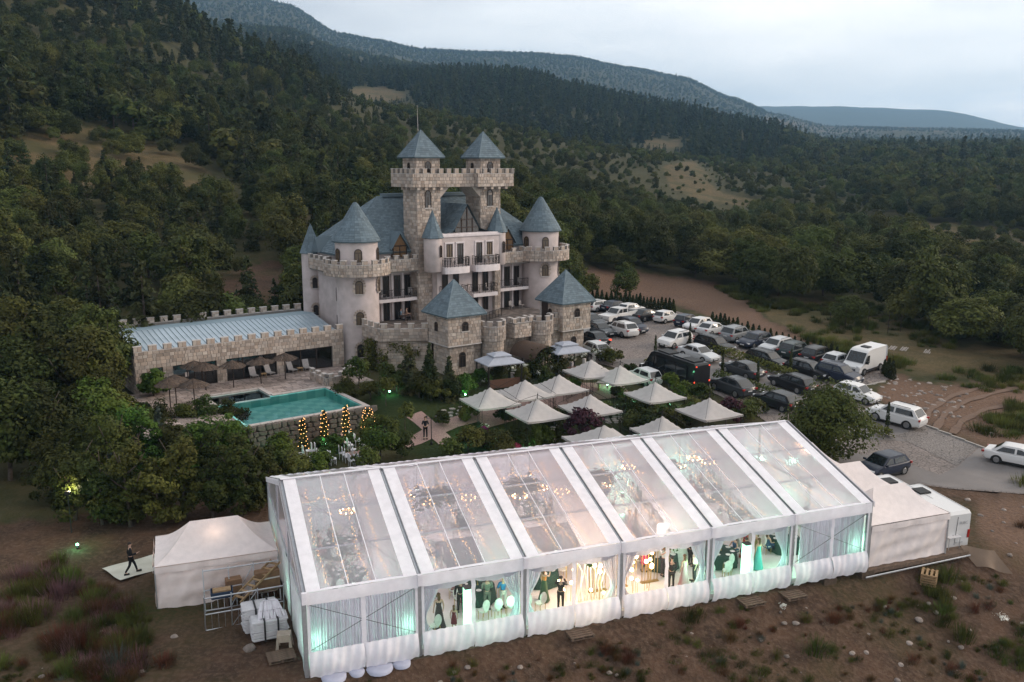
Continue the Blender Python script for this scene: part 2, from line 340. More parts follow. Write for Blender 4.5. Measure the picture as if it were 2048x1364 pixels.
# ---------------------------------------------------------------- trees and woods
LM = dict(oak=leafmat('oak_leaves', (.056, .068, .013), (.080, .090, .026), ob=.5), dark=leafmat('dark_leaves', (.030, .045, .009), (.062, .068, .018), ob=.5),
          pine=leafmat('pine_needles', (.028, .040, .014), (.050, .058, .022), ob=.4), lush=leafmat('lush_leaves', (.042, .088, .012), (.080, .120, .024)),
          grey=leafmat('grey_leaves', (.075, .095, .080), (.12, .14, .115)), plum=leafmat('plum_leaves', (.050, .020, .028), (.080, .032, .042)),
          yellow=leafmat('yellow_leaves', (.30, .20, .03), (.16, .13, .03)), thuja=leafmat('thuja_leaves', (.026, .036, .014), (.045, .055, .018)),
          spruce=leafmat('spruce_needles', (.045, .060, .030), (.115, .115, .045)), hedge=leafmat('hedge_leaves', (.080, .10, .022), (.12, .135, .036)),
          box=leafmat('box_leaves', (.045, .075, .022), (.07, .10, .03)), rust=leafmat('rust_leaves', (.12, .055, .025), (.075, .055, .025)),
          white=leafmat('white_petals', (.75, .74, .68), (.55, .58, .5), .2), pink=leafmat('pink_petals', (.32, .05, .12), (.2, .03, .09)), mauve=leafmat('mauve_grass', (.22, .12, .12), (.13, .08, .07)))
BARK = mat('bark', (.06, .045, .035), .95, c2=(.10, .08, .065), sc=9, bump=.5)
def leaf_quads(P, Nn, s, r, asp=1.7):
    """diamond leaves at P facing Nn"""
    n = len(P); t = r.normal(size=(n, 3)); t -= (t*Nn).sum(1)[:, None]*Nn; t /= np.linalg.norm(t, axis=1)[:, None]+1e-9; b = np.cross(Nn, t)
    s = s*r.uniform(.6, 1.4, (n, 1)); V = np.stack([P-t*s*asp*.5, P+b*s*.5, P+t*s*asp*.5, P-b*s*.5], 1).reshape(-1, 3)
    return V, np.arange(4*n).reshape(-1, 4)
def unit(v): return v/(np.linalg.norm(v, axis=-1, keepdims=True)+1e-9)
def crown_round(seed, h, rad, z0, nc, nl, s, lump=.42, flat=1., low=-.45):
    """clumped broadleaf crown: nc clumps of nl leaves in an uneven ellipsoid"""
    r = np.random.default_rng(seed); d = unit(r.normal(size=(nc, 3))); d[:, 2] = np.where(d[:, 2] < low, -d[:, 2], d[:, 2])
    q = r.uniform(.35, 1., (nc, 1))**.5*r.uniform(.75, 1.08, (nc, 1)); cz = (h+z0)/2; hz = (h-z0)/2
    C = d*q*np.array([rad*.82, rad*.82, hz*.85*flat])+np.array([0, 0, cz]); C[:, :2] *= (1-.35*np.clip((C[:, 2:3]-cz)/hz, 0, 1))
    for _ in range(6): e = unit(r.normal(size=3)); C += (C-np.array([0, 0, cz]))*(.42*np.clip(d@e, 0, 1)**4)[:, None]*(1 if _ < 3 else -.75)
    rc = rad*lump*r.uniform(.5, 1.3, (nc, 1)); P = []; Nn = []
    for c, k, dd in zip(C, rc, d):
        e = unit(r.normal(size=(nl, 3))); P.append(c+e*k*r.uniform(.55, 1.05, (nl, 1))*np.array([1, 1, .72])); Nn.append(unit(e*.7+dd*.5+np.array([0, 0, .55])+.55*r.normal(size=(nl, 3))))
    return leaf_quads(np.concatenate(P), np.concatenate(Nn), s, r)
def crown_cone(seed, h, rad, z0, nt, nl, s, droop=.35, p=1.):
    """conifer: tiers of boughs round a spire"""
    r = np.random.default_rng(seed); P = []; Nn = []
    for k in range(nt):
        f = (k+r.uniform(-.3, .3))/nt; z = z0+(h-z0)*f; R = rad*max(.05, (1-f))**p*r.uniform(.85, 1.12); nb = max(4, int(9*(1-f)+4))
        for b in range(nb):
            a = r.uniform(0, 6.283); L = R*r.uniform(.75, 1.1); m = max(3, int(nl*(L/rad+.15))); t = r.uniform(.15, 1, m)
            w = .22*L*(1.1-t)+.08*rad
            x = t*L; y = r.normal(size=m)*w*.5; zz = z-droop*x*t+r.normal(size=m)*.05*rad
            P.append(np.stack([x*math.cos(a)-y*math.sin(a), x*math.sin(a)+y*math.cos(a), zz], 1)); Nn.append(unit(np.stack([math.cos(a)*.5+0*x, math.sin(a)*.5+0*x, .8+0*x], 1)+.6*r.normal(size=(m, 3))))
    return leaf_quads(np.concatenate(P), np.concatenate(Nn), s, r)
def crown_column(seed, h, rad, n, s, p=.5, z0=.05, round_=False):
    """dense clipped column, cone or ball of small leaves"""
    r = np.random.default_rng(seed); f = r.uniform(0, 1, n); a = r.uniform(0, 6.283, n)
    R = rad*(np.sin(np.pi*np.clip(f, .02, .98))**.6 if round_ else np.clip(1-f, 0, 1)**p*np.minimum(1, f*8+.6))*r.uniform(.72, 1.08, n)*(1+.12*np.sin(a*3+f*9))
    P = np.stack([R*np.cos(a), R*np.sin(a), z0+f*(h-z0)], 1); Nn = unit(np.stack([np.cos(a), np.sin(a), .35+0*a], 1)+.55*r.normal(size=(n, 3)))
    return leaf_quads(P, Nn, s, r)
def trunk_mesh(name, h, r, seed, limbs=5, lean=.1, spread=.5):
    q = random.Random(seed); b = MB(); p = Vector((0, 0, -.3)); pts = [p]
    for k in range(4): p = p+Vector((q.uniform(-lean, lean), q.uniform(-lean, lean), (h+.3)/4)); pts.append(p)
    for k in range(4): b.tube(pts[k], pts[k+1], r*(1-.18*k), r*(1-.18*(k+1)), 7)
    for k in range(limbs):
        s = pts[2].lerp(pts[4], q.random()); a = q.uniform(0, 6.28); L = h*spread*q.uniform(.6, 1.1); m = s+Vector((math.cos(a)*L*.5, math.sin(a)*L*.5, L*.45)); e = m+Vector((math.cos(a)*L*.4, math.sin(a)*L*.4, L*.55))
        b.tube(s, m, r*.45, r*.3, 5); b.tube(m, e, r*.3, r*.1, 5)
    return b.mesh(name, BARK, True)
def crown_mesh(nm, VF, m): return npmesh(nm, VF[0], VF[1], m)
# crowns shared by the woods: near (fine leaves) and far (coarse)
CRN = {}
for i in range(3):
    CRN['oak', i] = crown_mesh('crown', crown_round(i, 6.2, 3.1, .1, 42, 120, .205, .34, 1., -.8), LM['oak']); CRN['dark', i] = crown_mesh('crown', crown_round(10+i, 7.4, 3.0, .1, 44, 120, .205, .34, 1., -.8), LM['dark'])
for i in range(2):
    CRN['pine', i] = crown_mesh('crown', crown_cone(20+i, 9, 2.6, .6, 17, 17, .30, .25, .8), LM['pine']); CRN['bush', i] = crown_mesh('crown', crown_round(30+i, 2.5, 1.6, .0, 16, 70, .17), LM['oak' if i else 'dark'])
TRK = {'oak': trunk_mesh('trunk', 3.6, .2, 1), 'dark': trunk_mesh('trunk', 4.2, .22, 2), 'pine': trunk_mesh('trunk', 7.5, .18, 3, 0, .03), 'bush': trunk_mesh('trunk', 1.2, .06, 4)}
FAR = [crown_mesh('crown', crown_round(40, 6.4, 3.2, .3, 18, 34, .62), LM['oak']), crown_mesh('crown', crown_round(41, 7.2, 3.0, .3, 18, 34, .62), LM['dark']), crown_mesh('crown', crown_cone(42, 10, 2.5, .6, 8, 7, .9, .25, .8), LM['pine'])]
TREE_CATS = {'oak': 'tree', 'dark': 'tree', 'pine': 'pine tree', 'bush': 'bush'}
def tree(name, label, cat, loc, crown, trunk, s=1., rz=0., group=None):
    t = thing(name, label, cat, loc, rz, group, s); link('crown', crown, t)
    if trunk: link('trunk', trunk, t)
    return t
def scatter(x0, x1, y0, y1, step, seed):
    r = np.random.default_rng(seed); gx, gy = np.meshgrid(np.arange(x0, x1, step), np.arange(y0, y1, step)); gx = gx.ravel()+r.uniform(-.48, .48, gx.size)*step; gy = gy.ravel()+r.uniform(-.48, .48, gy.size)*step
    return gx, gy, r
def woods():
    from mathutils import noise
    def nse(X, Y, s, k): return np.array([noise.noise((x*s, y*s, k)) for x, y in zip(X, Y)])
    allp = []
    for (D0, D1, step, sd) in ((70, 330, 3.7, 1), (330, 620, 5.2, 2), (620, 1250, 8.2, 3), (1250, 4500, 15., 4)):
        X, Y, r = scatter(-D1*.66, D1*.66, 20, D1, step, sd); D = np.hypot(X, Y); az = np.degrees(np.arctan2(X, Y))
        k = (D >= D0) & (D < D1) & (np.abs(az) < 33.5); X, Y, D = X[k], Y[k], D[k]
        Z = G(X, Y); PX, PY = proj(X, Y, Z); u, v = uv(X, Y)
        if D0 >= 620: Z = Z-.4
        clear = np.zeros(len(X), bool)
        for p in MEAD+SOIL+[PARK]: clear |= inpoly(X, Y, p)
        scr = np.zeros(len(X), bool)
        for p in SCRUB: scr |= inpoly(X, Y, p)
        n1 = nse(X, Y, .012, 4.); n2 = nse(X, Y, .05, 8.)
        hidden_far = (D > 1250) & (PX > 1530) & (n2 > .02)            # open strips on the far plain
        built = (u > -44) & (u < 60) & (v > -60) & (v < 23) & (D < 150)
        built |= (D < 75) | (Y < 60)
        dens = .80+.35*n1; dens = np.where((PX > 1230) & (D < 620), .80+.5*n2, dens)
        dens = np.where((PX > 1100) & (PX < 1700) & (D > 200) & (D < 480), .66+.7*n2+.2*n1, dens); dens = np.where(scr, .26, dens)
        k = ~built & ~clear & ~hidden_far & (r.random(len(X)) < dens); k |= clear & ~built & (r.random(len(X)) < .15) & (D < 500) & ~inpoly(X, Y, PARK) & ~inpoly(X, Y, SOIL[0])
        X, Y, Z, D, PX, PY, n1, n2, clear, scr = [q[k] for q in (X, Y, Z, D, PX, PY, n1, n2, clear, scr)]
        n3 = nse(X, Y, .007, 21.); rr = r.random(len(X)); ki = np.where(rr < .42+.5*n2, 0, np.where(rr < .82, 1, 2))
        midhill = (D > 620) & (D < 1400) & (PX < 1560); up = (D > 380) & (D < 620) & (PX < 760)
        ki = np.where((midhill | up) & (rr < .8), 2, ki); ki = np.where((D < 330) & (n3 > .15) & (rr < .25), 2, ki)
        ki = np.where((D < 620) & (PX > 760) & (ki == 2) & (r.random(len(X)) < .85), 0, ki); bush = (D < 620) & ((clear | scr) | ((PX > 1100) & (r.random(len(X)) < .35)) | (r.random(len(X)) < .12)); ki = np.where(bush, 3, ki)
        sc = r.uniform(.62, 1.25, len(X))*np.where(D > 330, .9, 1.)*np.where((PX > 640) & (PX < 1500) & (D > 230), .72, 1.); sc = np.where(D > 620, r.uniform(.9, 1.5, len(X)), sc); sc = np.where(D > 1250, r.uniform(.85, 1.3, len(X))*np.where(PX > 1530, .75, 1.), sc)
        rgt = (PX > 1150) & (D < 330); sc = np.where(rgt & ~bush, sc*r.uniform(.58, 1.05, len(X)), sc); sc = np.where((PX > 900) & (PX < 1750) & (D > 185) & (D < 620), sc*r.uniform(.5, .95, len(X)), sc)
        Ht = sc*np.array([6.2, 7.4, 9, 2.5])[ki]; vis = np.ones(len(X), bool)
        for f in (.3, .6, .85, 1.1, 1.38):
            qx, qy = proj(X, Y, Z+Ht*f)
            for p in MEADPX[:-1]:
                for dx in (-16, 0, 16): vis &= ~(inpoly(qx+dx, qy, p) & ~inpoly(PX, PY, p))
        sc = np.where(vis, sc, np.where(PX > 1600, .02, np.where(PX < 700, sc*.72, sc*.4))); sc = np.where(clear, sc*.62, sc)
        allp.append(np.stack([X, Y, Z, D, ki, sc, r.uniform(0, 6.28, len(X)), PX, PY], 1))
    A = np.concatenate(allp); keep = (A[:, 7] > -160) & (A[:, 7] < 2210); A = A[keep & (A[:, 5] > .05)]
    big = A[:, 5]*np.array([6.2, 7.4, 9, 2.5])[A[:, 4].astype(int)]/A[:, 3]; big[(A[:, 7] < -60) | (A[:, 7] > 2110)] = 0
    # the one hides behind the next: keep one large tree of each small patch of the view as an individual
    order = np.argsort(-big); ind = order[:330]; rest = order[330:]
    names = {0: ('broadleaf_tree', 'tree'), 1: ('dark_tree', 'tree'), 2: ('pine_tree', 'pine tree'), 3: ('bush', 'bush')}
    kk = ['oak', 'dark', 'pine', 'bush']; cnt = [0]*4; nof = [0]*4; src = {}
    desc = {0: 'mid green tree', 1: 'dark green tree', 2: 'dark pine', 3: 'green bush'}
    for i in ind:
        x, y, z, D, ki, s, rz, px, py = A[i]; ki = int(ki)
        if nof[ki] > 180: continue
        nof[ki] += 1; v = nof[ki] % (3 if ki < 2 else 2)
        if D > 190 and ki < 3 and nof[ki] > 60: cm = FAR[ki]
        else: cm = CRN[kk[ki], v]
        LMK = ((-999, 'at the left edge'), (90, 'left of the dry meadow'), (250, 'above the pool hall left end'), (380, 'above the pool hall middle'), (480, 'above the pool hall right half'), (570, 'left of the corner turret'), (640, 'behind the left round tower'), (760, 'behind the main blue roof'), (830, 'behind the left stone tower'), (925, 'behind the right stone tower'), (1010, 'between the right towers'), (1080, 'behind the right round tower'), (1150, 'behind the right gate tower'), (1240, 'beyond the first cypress row'), (1350, 'beyond the white boxy suv'), (1450, 'beyond the second cypress row'), (1560, 'beyond the dark green suv'), (1670, 'beyond the tall white van'), (1780, 'above the graded dirt'), (1880, 'above the dirt lot'), (1970, 'near the right frame edge'))
        w = [l for p_, l in LMK if px >= p_][-1]; hb = 'at the slope foot' if D < 125 else 'lower slope' if D < 150 else 'mid slope' if D < 200 else 'high slope'; sz = 'small' if s < .75 else 'large' if s > 1.05 else 'medium'
        t = tree(names[ki][0], f'{sz} {desc[ki]} {w}, {hb}', names[ki][1], (x, y, z-.1), cm, TRK[kk[ki]], s, rz, f'{sz} {names[ki][0].replace("_", " ")}s {w}, {hb}')
        src.setdefault((ki, cm.name), t.children[0])
    for ki in range(3):
        if not any(k[1] == FAR[ki].name for k in src): # nearest stand-in of the coarse crown still stands in the woods
            x, y, z, D, _, s, rz, px, py = A[rest[ki]]; t = tree(names[ki][0], f'{desc[ki]} high on the far slope', names[ki][1], (x, y, z), FAR[ki], TRK[kk[ki]], s, rz, 'trees high on the far slope'); src[ki, FAR[ki].name] = t.children[0]
    near = A[rest]; Dn = near[:, 3]
    def mass(name, label, sel, objs, pick):
        P = near[sel]; me = bpy.data.meshes.new(name); me.vertices.add(len(P)); me.vertices.foreach_set('co', P[:, :3].astype(np.float32).ravel())
        put_scale(me, P[:, 5], 1); at = me.attributes.new('rot', 'FLOAT', 'POINT'); at.data.foreach_set('value', P[:, 6].astype(np.float32))
        at = me.attributes.new('pick', 'INT', 'POINT'); at.data.foreach_set('value', pick(P).astype(np.int32))
        o = link(name, me); tag(o, label, kind='stuff'); instancer(o, objs); return o
    S = lambda ki, nm: src[ki, nm]
    nearobjs = []
    for ki, K in enumerate(kk):
        for v in range(3 if ki < 2 else 2):
            c = CRN[K, v]
            if (ki, c.name) in src: nearobjs.append((ki, src[ki, c.name]))
    def pick_near(P):
        out = np.zeros(len(P), int)
        for ki in range(4):
            idx = [j for j, (q, _) in enumerate(nearobjs) if q == ki]
            if not idx: idx = [0]
            m = P[:, 4] == ki; out[m] = np.array(idx)[np.random.default_rng(ki).integers(0, len(idx), m.sum())]
        return out
    farobjs = [src[k, FAR[k].name] for k in range(3)]
    mass('hillside_woods', 'dense dark scrub woods covering the slopes behind the castle', Dn < 400, [o for _, o in nearobjs], pick_near)
    pf = lambda P: np.where(P[:, 4] == 3, 0, P[:, 4]).astype(int)
    mass('ridge_forest', 'dark forest on the middle ridges and valley plain', (Dn >= 400) & (Dn < 1250), farobjs, pf)
    mass('far_forest', 'hazy blue forest on the far mountain', Dn >= 1250, farobjs, pf)
def put_scale(me, s, seed):
    g = np.random.default_rng(seed); at = me.attributes.new('scl', 'FLOAT_VECTOR', 'POINT'); at.data.foreach_set('vector', np.stack([s*g.uniform(.72, 1.3, len(s)), s*g.uniform(.72, 1.3, len(s)), s*g.uniform(.72, 1.35, len(s))], 1).astype(np.float32).ravel())
def instancer(o, objs):
    g = bpy.data.node_groups.new('plant_scatter', 'GeometryNodeTree'); g.interface.new_socket('Geometry', in_out='INPUT', socket_type='NodeSocketGeometry'); g.interface.new_socket('Geometry', in_out='OUTPUT', socket_type='NodeSocketGeometry')
    N = g.nodes; L = g.links; gi = N.new('NodeGroupInput'); go = N.new('NodeGroupOutput'); ip = N.new('GeometryNodeInstanceOnPoints'); jn = N.new('GeometryNodeJoinGeometry')
    for ob in reversed(objs):
        oi = N.new('GeometryNodeObjectInfo'); oi.inputs['Object'].default_value = ob; oi.inputs['As Instance'].default_value = True; L.new(oi.outputs['Geometry'], jn.inputs[0])
    def na(nm, t):
        a = N.new('GeometryNodeInputNamedAttribute'); a.data_type = t; a.inputs[0].default_value = nm; return [s for s in a.outputs if s.enabled and s.name == 'Attribute'][0]
    L.new(gi.outputs[0], ip.inputs['Points']); L.new(jn.outputs[0], ip.inputs['Instance']); ip.inputs['Pick Instance'].default_value = True
    L.new(na('pick', 'INT'), ip.inputs['Instance Index']); L.new(na('scl', 'FLOAT_VECTOR'), ip.inputs['Scale'])
    cx = N.new('ShaderNodeCombineXYZ'); L.new(na('rot', 'FLOAT'), cx.inputs[2]); L.new(cx.outputs[0], ip.inputs['Rotation']); L.new(ip.outputs[0], go.inputs[0])
    md = o.modifiers.new('plants', 'NODES'); md.node_group = g
woods()
# ---------------------------------------------------------------- masonry helpers
PLAST = mat('pink_plaster', (.56, .485, .475), .9, c2=(.46, .40, .385), sc=1.1, det=8, bump=.15, bsc=30)
STONE = mat('castle_stone', (.46, .40, .35), .92, c2=(.34, .295, .265), sc=2.5, det=6, isl=.30, c3=(.38, .30, .245), bump=.4, bsc=14)
MORT = mat('mortar', (.24, .215, .195), .95, c2=(.18, .165, .15), sc=3)
SHING = mat('roof_shingle', (.135, .178, .205), .75, c2=(.108, .145, .172), sc=1.5, isl=.2, c3=(.115, .152, .176), spec=.25)
ROOFB = mat('roof_felt', (.075, .105, .12), .85)
WOODB = mat('brown_frame', (.045, .028, .022), .6, c2=(.03, .02, .016)); GLASSD = mat('dark_pane', (.018, .018, .02), .08, c2=(.03, .027, .025), spec=.6)
CURT = mat('curtained_pane', (.16, .115, .07), .25, c2=(.10, .07, .045), sc=2, stretch=(6, 6, .5), spec=.5)
WHITEP = mat('white_render', (.68, .62, .62), .85, c2=(.6, .54, .54), sc=2); IRON = mat('wrought_iron', (.03, .027, .026), .55, metal=.6)
CAPS = mat('coping_stone', (.52, .48, .45), .85, c2=(.42, .38, .36), sc=3); TIMB = mat('dormer_timber', (.20, .115, .055), .75, c2=(.12, .065, .03), sc=3, stretch=(9, 9, 1))
PAVE = mat('terrace_paving', (.17, .14, .125), .9, c2=(.10, .085, .078), sc=1.6, isl=.3, bump=.3)
def planemap(p, e1, e2, nrm): p, e1, e2, nrm = map(Vector, (p, e1, e2, nrm)); return lambda s, t, d: p+e1*s+e2*t+nrm*d
def arcmap(c, r, a0, z0): return lambda s, t, d: Vector((c[0]+(r+d)*math.cos(a0+s/r), c[1]+(r+d)*math.sin(a0+s/r), z0+t))
def stones(mb, f, w, h, holes=(), ch=.33, sw=.43, d=.045, seed=0):
    """coursed stones proud of a wall: each its own block with recessed joints"""
    q = random.Random(seed+int(w*97+h*31)); n = max(1, round(h/ch)); H = h/n; g = .014
    for j in range(n):
        t0, t1 = j*H+g, (j+1)*H-g; s = -q.uniform(0, .25)
        while s < w-.05:
            L = sw*q.uniform(.6, 1.45); a, b = max(0, s)+g, min(w, s+L)-g; s += L
            if b-a < .08: continue
            if any(b > x0 and a < x1 and t1 > y0 and t0 < y1 for x0, x1, y0, y1 in holes):
                cut = False
                for x0, x1, y0, y1 in holes:
                    if t1 > y0 and t0 < y1 and b > x0 and a < x1:
                        if a < x0-.12: b = x0
                        elif b > x1+.12: a = x1
                        else: cut = True
                if cut or b-a < .08: continue
            dd = d*q.uniform(.5, 1.25); k = .012
            P = [f(a, t0, 0), f(b, t0, 0), f(b, t1, 0), f(a, t1, 0), f(a+k, t0+k, dd), f(b-k, t0+k, dd), f(b-k, t1-k, dd), f(a+k, t1-k, dd)]
            mb.add(P, [(4, 5, 6, 7), (0, 1, 5, 4), (1, 2, 6, 5), (2, 3, 7, 6), (3, 0, 4, 7)])
def stuffpart(mb, name, m, parent): o = mb.build(name, m, parent, fix=False); o['kind'] = 'stuff'; return o
def shingles(mb, bl, br, tr, tl, row=.30, w=.36, seed=0):
    """overlapping shingles on a roof slope given by its four corners"""
    q = random.Random(seed); bl, br, tr, tl = map(Vector, (bl, br, tr, tl)); Ls = ((tl-bl).length+(tr-br).length)/2; n = max(2, int(Ls/row))
    nrm = (br-bl).cross(tl-bl).normalized() if (br-bl).length > .01 else (tr-tl).cross(tl-bl).normalized()
    for j in range(n):
        t0 = j/n; t1 = min(1, (j+1.12)/n); a, b = bl.lerp(tl, t0), br.lerp(tr, t0); a2, b2 = bl.lerp(tl, t1), br.lerp(tr, t1); W_ = (b-a).length
        if W_ < .05: continue
        m = max(1, int(W_/w)); off = .5 if j % 2 else 0
        for k in range(m+1):
            s0, s1 = max(0, (k-off)/m), min(1, (k+1-off)/m)
            if (s1-s0)*W_ < .04: continue
            up = nrm*(.028+.014*q.random()); g = .006/W_
            p0, p1 = a.lerp(b, s0+g)+up, a.lerp(b, s1-g)+up; p2, p3 = a2.lerp(b2, s1-g)+nrm*.004, a2.lerp(b2, s0+g)+nrm*.004
            mb.add([p0, p1, p2, p3, p0-up, p1-up], [(0, 1, 2, 3), (4, 5, 1, 0)])
def shingle_cone(mb, c, prof, w=.36, row=.3, seed=0, n0=None):
    for (r0, z0), (r1, z1) in zip(prof[:-1], prof[1:]):
        N = n0 or 20
        for k in range(N):
            a, b = 2*math.pi*k/N, 2*math.pi*(k+1)/N; P = lambda r, z, t: (c[0]+r*math.cos(t), c[1]+r*math.sin(t), z)
            shingles(mb, P(r0, z0, a), P(r0, z0, b), P(r1, z1, b), P(r1, z1, a), row, w, seed+k % 2)
_win = {}
def win_meshes(w, h, arch):
    k = (w, h, arch)
    if k in _win: return _win[k]
    def outline(w, h, o=0):
        if not arch: return [(-w/2-o, -o*.2), (w/2+o, -o*.2), (w/2+o, h+o), (-w/2-o, h+o)]
        r = w/2; return [(-w/2-o, -o*.2), (w/2+o, -o*.2)]+[((r+o)*math.cos(t), h-r+(r+o)*math.sin(t)) for t in np.linspace(0, math.pi, 9)]
    def ring(o0, o1, y0, y1):
        b = MB(); A = outline(w, h, o0); B = outline(w, h, o1); n = len(A)
        V = [(x, y1, z) for x, z in A]+[(x, y1, z) for x, z in B]+[(x, y0, z) for x, z in A]+[(x, y0, z) for x, z in B]; F = []
        for i in range(n): j = (i+1) % n; F += [(i, j, n+j, n+i), (i, 2*n+i, 2*n+j, j), (n+i, n+j, 3*n+j, 3*n+i)]
        return b.add(V, F)
    fr = ring(-.09, .0, -.0, -.055); fr.bx(-.03, .03, -.05, -.012, .04, h-.06 if not arch else h*.62)
    if arch: fr.bx(-w/2+.05, w/2-.05, -.05, -.012, h-w/2-.05, h-w/2+.02)
    pn = MB(); A = outline(w, h, -.05); pn.add([(x, -.012, z) for x, z in A], [tuple(range(len(A)))])
    sl = MB().bx(-w/2-.1, w/2+.1, -.12, 0, -.1, 0)
    sr = MB(); B = outline(w, h, .01)
    if arch:
        q = random.Random(3); z = 0.
        while z < h-w/2-.1:
            for s in (-1, 1): L = q.choice((.17, .3)); sr.box((s*(w/2+L/2+.01), -.03, z+.12), (L, .06, .225))
            z += .24
        for t in np.linspace(.18, math.pi-.18, 7): r = w/2+.14; sr.box((r*math.cos(t), -.03, h-w/2+r*math.sin(t)), (.25, .06, .2), M=Matrix.Rotation(-t, 4, 'Y'))
    _win[k] = (fr.mesh('window', WOODB), pn.mesh('pane', GLASSD), sl.mesh('sill', CAPS), sr.mesh('stone_surround', STONE) if arch else None, pn.mesh('pane', CURT)); return _win[k]
def window(par, p, ang, w, h, arch=True, surround=False, curtain=False, sill=True, name='window'):
    f, pn, sl, sr, cu = win_meshes(w, h, arch); o = link(name, f, par); o.location = p; o.rotation_euler = (0, 0, ang)
    link('pane', cu if curtain else pn, o)
    if sill: link('sill', sl, o)
    if surround: link('stone_surround', sr, o)
    return o
_mer = {}
def merlon_mesh(w, t, h):
    k = (round(w, 2), t, round(h, 2))
    if k not in _mer:
        b = MB().bx(-w/2, w/2, -t/2, t/2, 0, h-.06, 0); b.bx(-w/2-.03, w/2+.03, -t/2-.03, t/2+.03, h-.06, h, 1); n = max(1, round((h-.06)/.3))
        for s in (-1, 1):
            stones(b, planemap((-w/2, s*t/2, 0), (1, 0, 0), (0, 0, 1), (0, s, 0)), w, h-.06, seed=5+s, d=.02)
        b.m = [2 if i >= 12 else m for i, m in enumerate(b.m)]
        _mer[k] = b.mesh('merlon', [MORT, CAPS, STONE])
    return _mer[k]
def crenel(par, pts, z0, z1, zt, th=.26, mw=.6, gap=.5, stone=True, face=1, cap=True, end=True, facing=None):
    """parapet along a path with coping, stone facing on its outer side and separate merlons; face=+1: outside is right of the path"""
    P = [Vector((*p, 0)) for p in pts]; b = MB(); st = MB(); cp = MB(); acc = [0.]
    for a, c in zip(P[:-1], P[1:]): acc.append(acc[-1]+(c-a).length)
    for i, (a, c) in enumerate(zip(P[:-1], P[1:])):
        d = (c-a).normalized(); nr = Vector((d.y, -d.x, 0))*face; L = (c-a).length
        i0 = a-nr*th; i1 = c-nr*th
        b.add([(*a.xy, z0), (*c.xy, z0), (*i1.xy, z0), (*i0.xy, z0), (*a.xy, z1), (*c.xy, z1), (*i1.xy, z1), (*i0.xy, z1)], [(0,1,2,3),(4,5,6,7),(0,1,5,4),(1,2,6,5),(2,3,7,6),(3,0,4,7)])
        cc = (a+c)/2-nr*th/2; cp.box((cc.x, cc.y, z1+.025), (L+.01, th+.07, .05), math.atan2(d.y, d.x))
        if stone: stones(st, planemap((a.x, a.y, z0), d, (0, 0, 1), nr), L, z1-z0, seed=i)
    o = b.build('parapet', MORT, par)
    if cap: cp.build('coping', CAPS, o)
    if stone: stuffpart(st, 'stone_facing', STONE, o)
    T = acc[-1]; n = max(1, int((T+gap)/(mw+gap))); step = (T-n*mw)/(max(1, n-1)) if end else None
    for k in range(n):
        s = k*(mw+step)+mw/2 if n > 1 else T/2; i = min(len(P)-2, int(np.searchsorted(acc, s))-1); i = max(i, 0); d = (P[i+1]-P[i]).normalized(); nr = Vector((d.y, -d.x, 0))*face
        c = P[i]+d*(s-acc[i])-nr*th/2; m = link('merlon', merlon_mesh(mw, th, zt-z1-.05), par); m.location = (c.x, c.y, z1+.05); m.rotation_euler = (0, 0, math.atan2(d.y, d.x))
    return o
def arc(c, r, a0, a1, n): return [(c[0]+r*math.cos(R_(a0+(a1-a0)*i/n)), c[1]+r*math.sin(R_(a0+(a1-a0)*i/n))) for i in range(n+1)]
def stonebox(par, name, x0, x1, y0, y1, z0, z1, holes={}, sides='flrb'):
    o = MB().bx(x0, x1, y0, y1, z0, z1).build(name, MORT, par); st = MB()
    fc = dict(f=((x0, y0, z0), (1, 0, 0), (0, -1, 0), x1-x0), b=((x0, y1, z0), (1, 0, 0), (0, 1, 0), x1-x0), l=((x0, y0, z0), (0, 1, 0), (-1, 0, 0), y1-y0), r=((x1, y0, z0), (0, 1, 0), (1, 0, 0), y1-y0))
    for s in sides: p, e, nn, w = fc[s]; stones(st, planemap(p, e, (0, 0, 1), nn), w, z1-z0, holes.get(s, ()), seed=ord(s))
    stuffpart(st, 'stone_facing', STONE, o); return o
def pyramid(par, x0, x1, y0, y1, ze, za, name='roof', seed=0):
    c = ((x0+x1)/2, (y0+y1)/2, za); b = MB(); q = [(x0, y0, ze), (x1, y0, ze), (x1, y1, ze), (x0, y1, ze)]
    b.add(q+[c], [(0, 1, 4), (1, 2, 4), (2, 3, 4), (3, 0, 4), (3, 2, 1, 0)]); b.bx(x0, x1, y0, y1, ze-.12, ze-.003); o = b.build(name, ROOFB, par); s = MB(); h = MB()
    for i in range(4): shingles(s, q[i], q[(i+1) % 4], c, c, seed=seed+i); h.tube(q[i], c, .07, .05, 5)
    stuffpart(s, 'shingles', SHING, o); h.build('ridge_cap', SHING, o); return o
